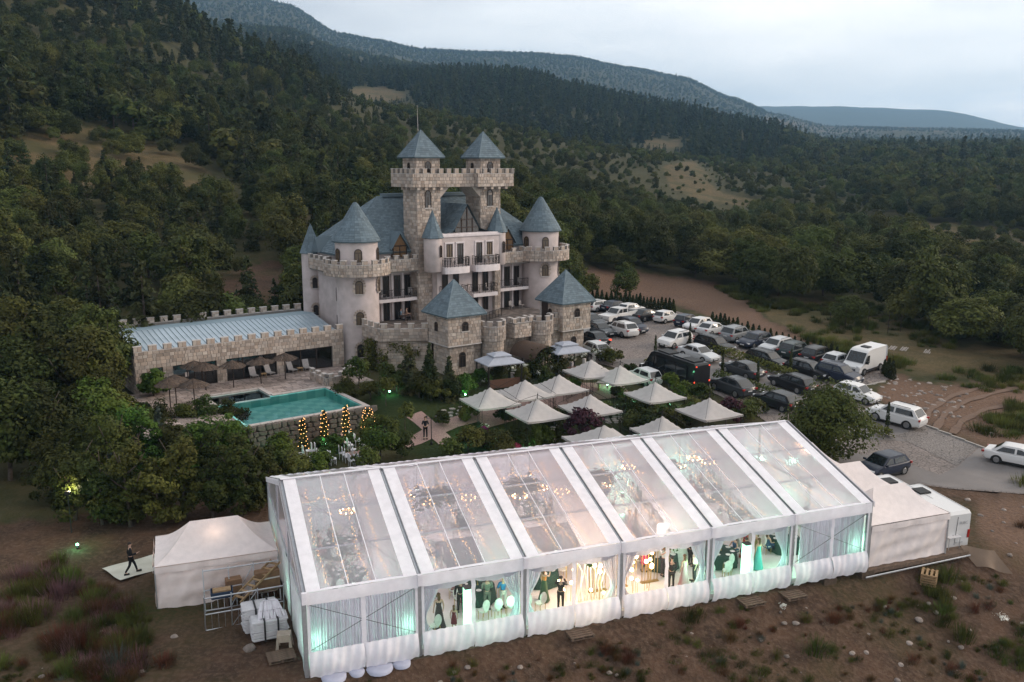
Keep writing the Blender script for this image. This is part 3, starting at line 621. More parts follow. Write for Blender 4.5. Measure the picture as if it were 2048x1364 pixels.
def railing(par, pts, z0, h=1., name='railing', curl=True):
    b = MB(); P = [Vector((*p, z0)) for p in pts]; up = Vector((0, 0, h))
    for a, c in zip(P[:-1], P[1:]):
        b.tube(a+up, c+up, .035, n=5); b.tube(a+Vector((0, 0, .1)), c+Vector((0, 0, .1)), .025, n=5); L = (c-a).length; n = max(1, int(L/.75))
        for k in range(n+1): p = a.lerp(c, k/n); b.tube(p, p+up, .03, n=4)
        d = (c-a).normalized()
        for k in range(n):
            o = a.lerp(c, (k+.5)/n); r = min(.36, L/n*.48)
            if curl:
                for sg in (-1, 1): b.path([o+d*sg*r*math.cos(t)*.9+Vector((0, 0, .52+.36*math.sin(t)*sg)) for t in np.linspace(-.6, 2.6, 7)], .018, 4)
                b.path([o+d*r*(.5*math.cos(t))+Vector((0, 0, .55+.22*math.sin(t))) for t in np.linspace(0, 6.28, 8)], .016, 4)
            else:
                for j in range(1, 5): p = a.lerp(c, (k+j/5)/n); b.tube(p+Vector((0, 0, .1)), p+up, .012, n=4)
    return b.build(name, IRON, par)
# ---------------------------------------------------------------- the castle hotel
def castle():
    T = thing('castle_hotel', 'pink castle-style hotel with twin stone towers and blue shingled roofs', 'castle hotel', c2w(0, 0), TH, scale=CS)
    U0, U1 = -5.3, 23.0
    w = MB(); w.bx(U0, 3.12, 13.4, 23, 0, 11.7); w.bx(14.5, U1, 13.4, 23, 0, 11.7); w.bx(3.12, 14.5, 14.58, 23, 0, 11.7); wall = w.build('plaster_walls', PLAST, T)
    # main hipped roof, with the two wing slopes
    e, za, vr = .45, 17.75, 18.2; A = [(U0-e, 13.4-e, 11.7), (U1+e, 13.4-e, 11.7), (U1+e, 23+e, 11.7), (U0-e, 23+e, 11.7)]; R0, R1 = (1.6, vr, za), (16.1, vr, za)
    o = MB().add(A+[R0, R1], [(0, 1, 5, 4), (1, 2, 5), (2, 3, 4, 5), (3, 0, 4), (3, 2, 1, 0)]).bx(U0-e, U1+e, 13.4-e, 23+e, 11.52, 11.697).build('main_roof', ROOFB, T)
    s = MB(); shingles(s, A[0], A[1], R1, R0, seed=1); shingles(s, A[1], A[2], R1, R1, seed=2); shingles(s, A[3], A[0], R0, R0, seed=3); stuffpart(s, 'shingles', SHING, o)
    MB().bx(2.2, 15.8, vr-.35, vr+.35, za-.1, za+.28).build('ridge_cap', SHING, o)
    s2 = MB().add([(-2.4, 13.0, 11.9)], []);
    # small side gables on the left
    for (ux, vx) in ((-4.2, 19.),):
        g = MB().add([(U0-.7, vx-1, 11.6), (U0-.7, vx+1, 11.6), (U0-.7, vx, 13.3), (-1.6, vx-1, 12.2), (-1.6, vx+1, 12.2), (-1.6, vx, 13.3)], [(0, 3, 5, 2), (1, 2, 5, 4), (0, 2, 1), (3, 4, 5)]).build('side_gable', SHING, T)
    # twin portal towers with the bridging gallery
    for (x0, x1, nm) in ((3.1, 6.15, 'l'), (11.65, 14.5, 'r')):
        stonebox(T, 'portal_tower', x0, x1, 11.5, 14.56, 0, 18.9)
        cb = stonebox(T, 'tower_cap', x0+.02, x1-.02, 11.52, 14.54, 19.2, 22.15); pyramid(T, x0-.42, x1+.42, 11.08, 14.98, 22.2, 25.2, 'cap_roof')
        xc = (x0+x1)/2; window(T, (xc-.1, 11.46, 16.6), 0, .82, 1.95, surround=False); window(T, (xc-.05, 11.46, 20.5), 0, .8, 1.25); window(T, (x0-.04, 13.1, 20.4), -math.pi/2, .55, 1.2)
    # gallery box: left part and bridge flush, right part stands forward
    g = MB().bx(2.3, 10.5, 11.02, 15.9, 18.9, 19.15).bx(10.5, 15.6, 10.35, 15.9, 18.9, 19.15); go = g.build('gallery_floor', MORT, T)
    crenel(T, [(2.3, 15.9), (2.3, 11.0), (10.5, 11.0), (10.5, 10.3), (15.6, 10.3), (15.6, 15.9)], 18.88, 20.35, 20.95, .3, .52, .48, face=1)
    crenel(T, [(15.6, 15.9), (2.3, 15.9)], 18.88, 20.3, 20.9, .3, .52, .48, face=1)
    cb = MB()
    for u in np.arange(3.1, 6.6, 1.0): cb.bx(u-.16, u+.16, 11.05, 11.5, 18.6, 18.878)
    for u in np.arange(11.6, 15.4, 1.0): cb.bx(u-.16, u+.16, 10.36, 11.5, 18.6, 18.878)
    for v in np.arange(11.6, 14.6, 1.0): cb.bx(2.4, 3.1, v-.16, v+.16, 18.6, 18.878)
    cb.build('corbel', STONE, T)
    # arch shoulders under the bridge
    for sx, x in ((1, 6.15), (-1, 11.65)):
        sh = MB().prism([(x, 17.65), (x+sx*1.25, 18.88), (x, 18.88)], 'y', 11.5, 14.5).build('arch_shoulder', STONE, T)
    MB().tube((4.3, 13.05, 25.1), (4.25, 13.05, 27.9), .035, .015, 6).build('antenna', CAPS, T)
    # round towers: drum, ring walk with merlons, cone
    for (cx, cv_, zr, ze, nm, a0, a1) in ((-4.05, 12.4, 9.65, 13.3, 'L', 120, 338), (21.3, 12.4, 9.8, 13.4, 'R', 185, 420)):
        d = MB().lathe([(2.3, 0), (2.3, ze)], (cx, cv_, 0), 40).build('round_tower', PLAST, T, True)
        prof = [(2.62, ze), (2.45, ze+.35), (1.2, ze+2.45), (.32, ze+3.9), (.0, ze+4.2)]
        ro = MB().lathe([(2.2, ze-.15), (2.66, ze-.12), (2.62, ze)]+[(r-.05, z) for r, z in prof[1:]], (cx, cv_, 0), 40).build('cone_roof', ROOFB, T, True)
        s = MB(); shingle_cone(s, (cx, cv_), prof, n0=24); stuffpart(s, 'shingles', SHING, ro)
        MB().lathe([(2.31, zr), (3.5, zr), (3.5, zr+.25), (2.31, zr+.25)], (cx, cv_, 0), 40).build('ring_floor', MORT, T)
        crenel(T, arc((cx, cv_), 3.6, a0, a1, 26), zr-.02, zr+1.25, zr+1.78, .28, .62, .55, face=1)
        for (ang, z, sr) in ((-112, zr+1.45, 0), (-112, zr-1.95, 1), (-112, 4.3, 1), (-112, .75, 1), (-40, zr+1.45, 0), (-40, zr-1.95, 1), (-175, zr+1.45, 0)):
            a = R_(ang); window(T, (cx+2.33*math.cos(a), cv_+2.33*math.sin(a), z), a+math.pi/2, .84, 1.45, surround=bool(sr), curtain=(z > 4))
    # slim corner turret at the back left, and its side parapet
    tc = (-5.5, 21.2); MB().lathe([(1.15, 0), (1.15, 11.3)], (*tc, 0), 24).build('corner_turret', PLAST, T, True)
    pf = [(1.4, 11.3), (.75, 12.9), (.0, 14.7)]; ro = MB().lathe([(1.0, 11.2)]+pf, (*tc, 0), 8).build('turret_roof', ROOFB, T); s = MB(); shingle_cone(s, tc, pf, n0=8); stuffpart(s, 'shingles', SHING, ro)
    for z in (7.3, 4.1, 1.2): a = R_(-100); window(T, (tc[0]+1.18*math.cos(a), tc[1]+1.18*math.sin(a), z), a+math.pi/2, .6, 1.25, surround=True)
    crenel(T, [(-6.5, 19.8), (-6.5, 15.0)], 9.75, 10.9, 11.4, .28, .62, .55, face=1)
    MB().bx(-6.4, -5.3, 15, 19.8, 9.6, 9.75).build('walk_slab', MORT, T)
    for z in (6.4, 3.3): window(T, (-5.33, 14.8, z), -math.pi/2, .7, 1.5, arch=False, surround=False)
    # attic dormers
    for u in (1.6, 16.6, -4.6):
        y0 = 12.98 if u > 0 else 15.5
        if u < 0: pr = None
        d = MB()
        if u > 0:
            d.prism([(u-.85, 11.1), (u+.85, 11.1), (u+.85, 12.3), (u, 13.7), (u-.85, 12.3)], 'y', 12.95, 14.9); do = d.build('dormer', TIMB, T)
            r = MB()
            for sg in (-1, 1): r.prism([(u, 13.95), (u+sg*1.2, 12.05), (u+sg*1.2, 11.9), (u, 13.76)], 'y', 12.7, 15.6)
            r.build('dormer_roof', SHING, do); f = MB().bx(u-.05, u+.05, 12.9, 12.948, 11.1, 12.35).bx(u-.88, u+.88, 12.9, 12.947, 12.3, 12.42).bx(u-.9, u-.78, 12.9, 12.948, 11.1, 12.3).bx(u+.78, u+.9, 12.9, 12.948, 11.1, 12.3); f.build('dormer_frame', WOODB, do)
    # wings: parapet walk, recessed balconies, doors
    for (x0, x1, us) in ((-1.75, 3.08, (-.05, 1.4, 2.75)), (14.55, 19.0, (15.4, 16.85, 18.3))):
        crenel(T, [(x0+.6 if x0 < 0 else x0, 11.42), (x1 if x0 < 0 else x1-.4, 11.42)], 9.66, 10.95, 11.45, .26, .62, .55)
        MB().bx(x0, x1, 11.5, 13.39, 9.5, 9.7).build('walk_slab', MORT, T)
        MB().bx(x0, x1, 11.75, 13.39, 6.2, 6.56).build('balcony_slab', WHITEP, T)
        railing(T, [(x0+.05, 11.82), (x1-.03, 11.82)], 6.56, 1.0)
        for z, hh in ((3.87, 2.3), (6.58, 2.4)):
            for u in us: window(T, (u, 13.36, z), 0, .82, hh, arch=False, sill=False, name='balcony_door')
        pl = MB()
        for z0, z1 in ((3.86, 6.19), (6.57, 9.49)):
            for u in (us[0]-.62, us[1]-.7, us[2]-.7, us[2]+.62):
                if x0+.1 < u < x1-.1: pl.bx(u-.12, u+.12, 13.2, 13.39, z0, z1)
        pl.build('pilaster', WHITEP, T)
    # centre block and its top bay with balconies
    cb = MB().bx(4.95, 13.1, 10.4, 11.49, 0, 9.28).bx(6.16, 11.64, 11.49, 14.57, 0, 13.3).build('centre_block', PLAST, T)
    MB().bx(5.1, 13.2, 9.6, 11.49, 9.3, 13.35).build('top_bay', PLAST, T)
    MB().bx(4.98, 13.32, 9.45, 11.49, 13.36, 13.62).bx(5.05, 13.25, 9.52, 11.49, 13.62, 13.72).build('cornice', WHITEP, T)
    for u, door in ((6.1, 0), (7.55, 1), (10.15, 1), (11.6, 0)):
        window(T, (u, 9.57, 10.25 if door else 11.1), 0, .78, 2.3 if door else 1.45, arch=False, sill=not door, curtain=not door, name='balcony_door' if door else 'window')
    for u in (6.1, 7.55, 10.15, 11.6): tr = MB().bx(u-.56, u-.44, 9.52, 9.598, 10.2 if u in (7.55, 10.15) else 11.0, 12.62).bx(u+.44, u+.56, 9.52, 9.598, 10.2 if u in (7.55, 10.15) else 11.0, 12.62).bx(u-.6, u+.6, 9.5, 9.597, 12.621, 12.78); tr.build('window_trim', WHITEP, T)
    for (x0, x1) in ((5.0, 8.3), (9.1, 12.5)):
        c = (x0+x1)/2; poly = [(x0, 9.59), (x0, 8.75)]+[(c+(x1-x0)/2*math.sin(t)*.98, 8.75-.35*math.cos(t)) for t in np.linspace(-1.4, 1.4, 9)]+[(x1, 8.75), (x1, 9.59)]
        MB().prism(poly, 'z', 9.3, 10.05).build('balcony_slab', WHITEP, T); railing(T, [(x0+.08, 9.5)]+[(x*1. , y+.08) for x, y in poly[1:-1]]+[(x1-.08, 9.5)], 10.05, 1.05)
    for u in (5.95, 7.45, 10.1, 11.55):
        for z in (3.87, 6.75):
            window(T, (u, 10.37, z), 0, .8, 2.3, arch=False, sill=False, name='balcony_door')
    for (x0, x1) in ((5.2, 8.3), (9.0, 12.4)):
        MB().bx(x0, x1, 9.0, 10.39, 6.3, 6.72).build('balcony_slab', WHITEP, T); railing(T, [(x0+.06, 10.35), (x0+.06, 9.06), (x1-.06, 9.06), (x1-.06, 10.35)], 6.72, 1.0)
    stonebox(T, 'stone_pier', 12.6, 13.4, 9.9, 10.38, 0, 9.28, sides='flr')
    for (c, z0, ze, za) in (((4.15, 9.95), 9.6, 13.35, 16.5), ((13.35, 10.55), 9.8, 13.6, 16.6)):
        MB().lathe([(.0, z0-.25), (.75, z0-.1), (1.02, z0), (1.02, ze)], (*c, 0), 24).build('bay_turret', PLAST, T, True); pf = [(1.28, ze), (.95, ze+.8), (.12, za-.35), (0, za)]
        ro = MB().lathe([(1.0, ze-.1)]+pf, (*c, 0), 8).build('turret_roof', ROOFB, T); s = MB(); shingle_cone(s, c, pf, n0=8, row=.26, w=.3); stuffpart(s, 'shingles', SHING, ro)
        a = R_(-62) if c[0] < 9 else R_(-75); window(T, (c[0]+1.04*math.cos(a), c[1]+1.04*math.sin(a), 11.2), a+math.pi/2, .48, 1.35, sill=False)
    # steep centre gable with glazed front, flaring at its foot
    ga = 9.1; prf = [(0, 16.95), (1.75, 14.15), (2.5, 13.78), (3.9, 13.62)]; b = MB(); s = MB()
    for sg in (-1, 1):
        for (x0, z0), (x1, z1) in zip(prf[:-1], prf[1:]):
            q = [(ga+sg*x1, 10.3 if x1 < 2 else 9.7, z1), (ga+sg*x0, 10.3, z0), (ga+sg*x0, 17.6, z0), (ga+sg*x1, 17.6, z1)]
            b.add(q, [(0, 1, 2, 3)])
            if sg < 0: shingles(s, q[3], q[0], q[1], q[2], seed=7)
            else: shingles(s, q[0], q[3], q[2], q[1], seed=8)
    o = b.build('centre_gable', ROOFB, T); stuffpart(s, 'shingles', SHING, o)
    MB().add([(ga-1.6, 10.5, 13.7), (ga+1.6, 10.5, 13.7), (ga+1.6, 10.5, 14.2), (ga, 10.5, 16.7), (ga-1.6, 10.5, 14.2)], [(0, 1, 2, 3, 4)]).build('gable_glazing', GLASSD, T)
    f = MB()
    for x in (-.75, 0, .75): f.bx(ga+x-.05, ga+x+.05, 10.42, 10.497, 13.7, 16.6-abs(x)*1.62)
    for z in (14.3, 15.2): f.bx(ga-1.55+(z-14)*.6, ga+1.55-(z-14)*.6, 10.43, 10.496, z-.05, z+.05)
    f.build('gable_frame', WOODB, T)
    # balcony furniture on the upper floors: little tables and chairs belong to the rooms, each a thing of its own
    return T
CASTLE = castle()
def terrace():
    T = thing('stone_terrace', 'crenellated stone terrace wall with round bastions along the castle front', 'terrace wall', c2w(0, 0), TH, scale=CS)
    poly = [(-4.75, 10.4), (-4.75, 5.8), (-.5, 3.5), (3.1, .5), (14.7, .5), (18, 3.4), (19, 10.4)]
    MB().prism(poly, 'z', 3.45, 3.84).build('terrace_slab', MORT, T)
    tl = MB(); q = random.Random(2)
    MB().bx(-1.7, 18.9, 10.39, 13.35, 3.45, 3.85).build('terrace_slab', MORT, T)
    for u in np.arange(-4.5, 18.6, .62):
        for v in np.arange(1.2, 13.2, .62):
            if inpoly(u, v, [(-4.4, 13.2), (-4.4, 6), (-.3, 3.9), (3.3, 1), (14.6, 1), (14.6, 3.8), (18.6, 3.9), (18.6, 13.2)]) and not (u < -1.6 and v > 10) and not (4.8 < u+.3 < 13.2 and v > 9.7) : tl.bx(u+.012, u+.60, v+.012, v+.6, 3.86, 3.885+.012*q.random())
    stuffpart(tl, 'paving_tiles', PAVE, T)
    crenel(T, [(-4.9, 9.9), (-4.9, 5.75), (-.55, 3.35)], 3.2, 4.5, 5.1, .3, .66, .6, face=1)
    st = MB(); b = MB()
    for a, c in (((-4.55, 10.2), (-4.55, 5.95)), ((-4.55, 5.95), (-.02, 3.45)), ((3.06, .6), (15.0, .6))):
        a = Vector((*a, 0)); c = Vector((*c, 0)); d = (c-a).normalized(); nr = Vector((d.y, -d.x, 0)); i0, i1 = a-nr*.4, c-nr*.4
        b.add([(*a.xy, -.3), (*c.xy, -.3), (*i1.xy, -.3), (*i0.xy, -.3), (*a.xy, 3.2), (*c.xy, 3.2), (*i1.xy, 3.2), (*i0.xy, 3.2)], [(0,1,2,3),(4,5,6,7),(0,1,5,4),(1,2,6,5),(2,3,7,6),(3,0,4,7)]); stones(st, planemap((a.x, a.y, -.3), d, (0, 0, 1), nr), (c-a).length, 3.5)
    o = b.build('base_wall', MORT, T); stuffpart(st, 'stone_facing', STONE, o)
    for c, r in (((5.4, .1), 1.42), ((11.75, 0), 1.42)):
        o = MB().lathe([(r-.2, -.3), (r-.2, 3.25)], (*c, 0), 28).build('bastion', MORT, T, True); st = MB(); stones(st, arcmap(c, r-.2, R_(180), -.3), math.pi*(r-.2), 3.5, sw=.42); stuffpart(st, 'stone_facing', STONE, o)
        MB().lathe([(0, 3.2), (r-.05, 3.2), (r-.05, 3.8), (0, 3.8)], (*c, 0), 28).build('bastion_floor', MORT, T)
        crenel(T, arc(c, r, 172, 368, 16), 3.22, 4.75, 5.35, .24, .52, .5); window(T, (c[0]-.45, c[1]-r+.28, .5), -.2, .75, 1.7, sill=False)
    crenel(T, [(2.9, .3), (4.0, .3)], 3.22, 4.65, 5.2, .26, .5, .5); crenel(T, [(6.8, .3), (10.4, .3)], 3.22, 4.65, 5.2, .26, .5, .5); crenel(T, [(13.1, .3), (14.6, .3)], 3.22, 4.65, 5.2, .26, .5, .5)
    stonebox(T, 'gate_bay', 7.5, 9.75, -1.05, .25, 3.25, 4.75); crenel(T, [(7.5, .2), (7.5, -1.1), (9.75, -1.1), (9.75, .2)], 4.75, 4.85, 5.4, .24, .55, .5, stone=False)
    railing(T, [(4.2, 5.2), (8.0, 5.9), (9.2, 6.7), (12.6, 8.5)], 3.86, .95, curl=False)
terrace()
def gate_tower(u0, label, door):
    T = thing('gate_tower', label, 'gate tower', c2w(u0, 0), TH, scale=CS)
    hs = {'f': [(1.15, 2.0, .5, 2.3)]}
    stonebox(T, 'tower_shaft', 0, 3.06, 0, 3.1, -.4, 3.2); stonebox(T, 'tower_body', -.45, 3.6, -.5, 3.6, 3.22, 6.25)
    MB().bx(-.5, 3.65, -.55, 3.65, 3.1, 3.22).build('string_course', CAPS, T)
    pyramid(T, -.88, 4.03, -.95, 4.05, 6.3, 9.75)
    window(T, (1.6, -.55, 4.62), 0, .78, 1.0); window(T, (1.55, -.05, .75), 0, .8, 1.6, surround=False, sill=False); window(T, (-.5, 1.7, 4.5), -math.pi/2, .62, 1.0, sill=False)
    if door:
        MB().bx(-.53, -.5, 2.1, 3.2, 3.9, 6.1).build('door_opening', WOODB, T); MB().bx(-.62, -.5, 3.2, 3.42, 3.3, 6.25).build('door_post', CAPS, T)
gate_tower(0, 'square stone gate tower with pyramid roof, between conifers and grey gazebo', False)
gate_tower(15.0, 'square stone gate tower with pyramid roof beside the parked cars', True)
# ---------------------------------------------------------------- pool hall, pool and deck
METAL = mat('standing_seam', (.40, .47, .52), .38, c2=(.33, .40, .45), sc=.6, spec=.5, metal=.25); METAL2 = mat('roof_membrane', (.25, .33, .37), .6, c2=(.2, .27, .31), sc=.8)
CLEAR = bpy.data.materials.new('clear_glass')
def mk_clear(m, tint, gl, fac, rough=.03, dif=0., dcol=(.8, .8, .82)):
    m.use_nodes = True; N = m.node_tree.nodes; L = m.node_tree.links; N.remove(N['Principled BSDF']); t = N.new('ShaderNodeBsdfTransparent'); t.inputs[0].default_value = (*tint, 1)
    g = N.new('ShaderNodeBsdfGlossy'); g.inputs[0].default_value = (*gl, 1); g.inputs[1].default_value = rough; f = N.new('ShaderNodeFresnel'); f.inputs[0].default_value = 1.45
    ad = N.new('ShaderNodeMath'); ad.operation = 'MULTIPLY_ADD'; ad.inputs[1].default_value = 1.0; ad.inputs[2].default_value = fac; L.new(f.outputs[0], ad.inputs[0]); mx = N.new('ShaderNodeMixShader'); L.new(ad.outputs[0], mx.inputs[0]); L.new(t.outputs[0], mx.inputs[1]); L.new(g.outputs[0], mx.inputs[2])
    last = mx.outputs[0]
    if dif:
        d = N.new('ShaderNodeBsdfDiffuse'); d.inputs[0].default_value = (*dcol, 1); tr = N.new('ShaderNodeBsdfTranslucent'); tr.inputs[0].default_value = (*dcol, 1); m1 = N.new('ShaderNodeMixShader'); m1.inputs[0].default_value = .5; L.new(d.outputs[0], m1.inputs[1]); L.new(tr.outputs[0], m1.inputs[2])
        m2 = N.new('ShaderNodeMixShader'); m2.inputs[0].default_value = dif; L.new(last, m2.inputs[1]); L.new(m1.outputs[0], m2.inputs[2]); last = m2.outputs[0]
    L.new(last, N['Material Output'].inputs[0]); return m
mk_clear(CLEAR, (.55, .57, .58), (.8, .85, .9), .06)
def pool_hall():
    T = thing('pool_hall', 'long stone pool hall with battlements and pale metal roof', 'pool hall', c2w(0, 0), TH, scale=CS)
    ops = [(-26.65, -25.55), (-24.6, -20.4), (-19.4, -14.2), (-13.25, -7.95)]; x0, x1 = -28.1, -6.6; zt = 2.24
    b = MB(); st = MB(); xs = [x0]+[x for o in ops for x in o]+[x1]
    for a, c in zip(xs[0::2], xs[1::2]): b.bx(a, c, 11.0, 11.45, -.3, zt); stones(st, planemap((a, 11.0, -.2), (1, 0, 0), (0, 0, 1), (0, -1, 0)), c-a, zt+.2)
    b.bx(x0, x1, 11.0, 11.45, zt, 3.3); stones(st, planemap((x0, 11.0, zt), (1, 0, 0), (0, 0, 1), (0, -1, 0)), x1-x0, 1.06)
    b.bx(x0, x0+.4, 11.45, 22.5, -.3, 3.4); stones(st, planemap((x0, 11.0, -.2), (0, 1, 0), (0, 0, 1), (-1, 0, 0)), 11.5, 3.5)
    b.bx(x0, x1, 22.2, 22.6, -.3, 4.6)
    o = b.build('stone_walls', MORT, T); stuffpart(st, 'stone_facing', STONE, o)
    MB().bx(x0+.4, x1, 11.46, 22.19, -.12, -.02).build('hall_floor', mat('hall_floor', (.22, .2, .19), .3), T)
    MB().bx(x0+.41, x1-.1, 17.5, 17.6, 0, 2.5).build('inner_wall', mat('hall_inner', (.16, .15, .15), .8, c2=(.08, .08, .08), sc=1), T)
    crenel(T, [(x0, 11.0), (x1, 11.0)], 3.3, 3.92, 4.5, .3, .76, .58); crenel(T, [(x1, 22.6), (x0, 22.6)], 4.4, 4.65, 5.3, .3, .76, .62, stone=False)
    for i, (a, c) in enumerate(ops):
        f = MB().bx(a, c, 11.2, 11.28, -.1, .02).bx(a, c, 11.2, 11.28, zt-.1, zt-.002); n = 2 if c-a < 2 else 3
        for k in range(n+1): x = a+(c-a)*k/n; f.bx(x-.05 if k else x, x+.05 if k < n else x, 11.19, 11.29, -.1, zt-.003)
        fo = f.build('glazed_front', WOODB, T)
        for k in range(n): xa, xb = a+(c-a)*k/n+.05, a+(c-a)*(k+1)/n-.05; MB().bx(xa, xb, 11.232, 11.244, .02, zt-.1).build('pane', CLEAR, fo)
    MB().bx(-23.45, -23.1, 11.21, 11.228, .95, 1.4).build('paper_notice', WHITEP, T)
    # roof panels with standing seams, then the flatter membrane behind
    w = .535; n = int((x1-x0-.6)/w); b = MB().add([(0, 11.35, 3.55), (w-.01, 11.35, 3.55), (w-.01, 18, 4.75), (0, 18, 4.75)], [(0, 1, 2, 3)]); d = Vector((0, 6.65, 1.2)).normalized(); nn = Vector((0, -d.z, d.y))
    p0, p1 = Vector((0, 11.35, 3.55)), Vector((0, 18, 4.75)); b.add([p0, p0+Vector((.05, 0, 0)), p1+Vector((.05, 0, 0)), p1, p0+nn*.07, p0+Vector((.05, 0, 0))+nn*.07, p1+Vector((.05, 0, 0))+nn*.07, p1+nn*.07], [(0, 4, 7, 3), (1, 2, 6, 5), (4, 5, 6, 7), (0, 1, 5, 4)])
    me = b.mesh('roof_panel', METAL, fix=False)
    for k in range(n): o = link('roof_panel', me, T); o.location = (x0+.35+k*w, 0, 0)
    MB().add([(x0+.3, 18, 4.76), (x1, 18, 4.76), (x1, 22.25, 4.42), (x0+.3, 22.25, 4.42)], [(0, 1, 2, 3)]).add([(x0+.3, 18, 4.5), (x1, 18, 4.5), (x1, 22.25, 4.2), (x0+.3, 22.25, 4.2)], [(0, 1, 2, 3)]).build('roof_membrane', METAL2, T)
    return T
pool_hall()
def pool():
    tile = bpy.data.materials.new('pool_tiles'); tile.use_nodes = True; N = tile.node_tree.nodes; L = tile.node_tree.links; p = N['Principled BSDF']; p.inputs['Roughness'].default_value = .4
    tc = N.new('ShaderNodeTexCoord'); ck = N.new('ShaderNodeTexChecker'); ck.inputs['Scale'].default_value = 1.1; ck.inputs[1].default_value = (.32, .76, .68, 1); ck.inputs[2].default_value = (.20, .62, .57, 1); L.new(tc.outputs['Object'], ck.inputs[0]); L.new(ck.outputs[0], p.inputs['Base Color'])
    cop = mat('pool_coping', (.46, .41, .385), .8, c2=(.36, .32, .30), sc=2, isl=.15)
    T = thing('swimming_pool', 'turquoise tiled swimming pool with pale coping and shallow upper bay', 'swimming pool', c2w(0, 0), TH, scale=CS)
    X0, X1, Y0, Y1 = -23.2, -12.6, -5.35, 2.75; b = MB()
    b.bx(X0, X1, Y0, Y1, -1.1, -.85).bx(X0-.2, X0, Y0-.2, Y1, -1.5, -.02).bx(X1, X1+.2, Y0-.2, Y1+.2, -1.5, -.02).bx(X0, X1, Y0-.2, Y0, -1.5, -.02).bx(-18.1, X1, Y1, Y1+.2, -1.5, -.02).bx(X0, -18.1, Y1, Y1+.15, -1.5, -.22).build('basin', tile, T)
    b = MB().bx(X0, -18.1, Y1+.15, 5.9, -.5, -.4).bx(X0-.2, X0, Y1, 6.1, -.5, -.02).bx(X0, -18.1, 5.9, 6.1, -.5, -.02).bx(-18.1, -17.9, Y1+.2, 6.1, -.5, -.02).build('shallow_basin', mat('shallow_tiles', (.60, .66, .62), .5, c2=(.42, .52, .49), sc=1.2), T)
    wm = bpy.data.materials.new('pool_water'); mk_clear(wm, (.88, .97, .97), (.22, .27, .28), .0, .02)
    N = wm.node_tree.nodes; L = wm.node_tree.links; nz = N.new('ShaderNodeTexNoise'); nz.inputs['Scale'].default_value = 2.2; bp = N.new('ShaderNodeBump'); bp.inputs['Strength'].default_value = .25; bp.inputs['Distance'].default_value = .05; L.new(nz.outputs['Fac'], bp.inputs['Height'])
    for nd in N:
        if nd.type in ('BSDF_GLOSSY', 'FRESNEL'): L.new(bp.outputs[0], nd.inputs['Normal'])
    w = MB().add([(X0, Y0, -.1), (X1, Y0, -.1), (X1, Y1, -.1), (X0, Y1, -.1)], [(0, 1, 2, 3)]).add([(X0, Y1+.16, -.101), (-18.1, Y1+.16, -.101), (-18.1, 5.9, -.101), (X0, 5.9, -.101)], [(0, 1, 2, 3)]); w.build('pool_water', wm, T)
    sl = MB().bx(-.46, .46, -.24, .24, 0, .07).mesh('coping_slab', cop)
    def row(a, c, ax):
        L_ = c[0]-a[0] if ax == 'x' else c[1]-a[1]; n = round(L_/.95)
        for k in range(n):
            o = link('coping_slab', sl, T); t = (k+.5)*L_/n; o.location = (a[0]+t, a[1], .0) if ax == 'x' else (a[0], a[1]+t, .0); o.rotation_euler = (0, 0, 0 if ax == 'x' else math.pi/2); o.scale = (L_/n/.95, 1, 1)
    row((-17.9, Y1+.25), (X1+.5, Y1+.25), 'x'); row((X1+.25, Y0-.5), (X1+.25, Y1), 'y'); row((-17.85, Y1+.5), (-17.85, 6.3), 'y'); row((X0-.2, 6.15), (-18.1, 6.15), 'x'); row((X0-.25, Y1-.2), (X0-.25, 5.9), 'y'); row((X0, Y0-.22), (X1, Y0-.22), 'x')
    # deck of irregular flags round the pool (setting)
    dk = bpy.data.materials.new('deck_ground'); dm = mat('deck_flags', (.36, .29, .26), .9, c2=(.27, .215, .19), sc=1.5, isl=.28, bump=.3)
    D = MB(); q = random.Random(4)
    D.bx(-31, X0-.2, -3.2, 10.98, -.4, -.03).bx(X0-.2, -17.9, 6.1, 10.98, -.4, -.03).bx(-17.9, -7.2, Y1+.2, 10.98, -.4, -.03).bx(X1+.2, -12.05, Y0-.3, Y1+.2, -2.5, -.03).bx(X0-.2, X1+.2, Y0-.45, Y0-.2, -2.5, -.03)
    o = D.build('pool_deck', MORT); o.matrix_world = CASTLE_M; tag(o, 'pale stone deck around the swimming pool', kind='structure')
    f = MB()
    def flags(xa, xb, ya, yb):
        y = ya
        while y < yb-.1:
            h = q.uniform(.4, .75); x = xa
            while x < xb-.1:
                w = q.uniform(.45, 1.0); j = lambda: q.uniform(-.05, .05); a, b_, c, d = x+.02, min(xb, x+w)-.02, y+.02, min(yb, y+h)-.02
                if b_-a > .1 and d-c > .1: f.add([(a+j()*.5, c+j()*.5, -.03), (b_+j()*.5, c, -.03), (b_, d+j()*.5, -.03), (a, d, -.03)]+[(a+.02, c+.02+abs(j()), .0), (b_-.02-abs(j()), c+.02, .004), (b_-.02, d-.02-abs(j()), .002), (a+.02+abs(j()), d-.02, .0)], [(4, 5, 6, 7), (0, 1, 5, 4), (1, 2, 6, 5), (2, 3, 7, 6), (3, 0, 4, 7)])
                x += w
            y += h
    flags(-31, X0-.55, -3.2, 10.95); flags(X0-.5, -18.2, 6.45, 10.95); flags(-18.2, -7.3, 6.4, 10.95); flags(-17.55, -7.3, Y1+.55, 6.4); fo = f.build('deck_flagstones', dm, o, fix=False); fo['kind'] = 'stuff'
    # rough stone retaining wall under the pool edge
    rock = mat('dark_rock', (.075, .060, .052), .9, c2=(.04, .034, .030), sc=2.2, det=8, isl=.35, c3=(.10, .085, .076), bump=.8, bsc=7)
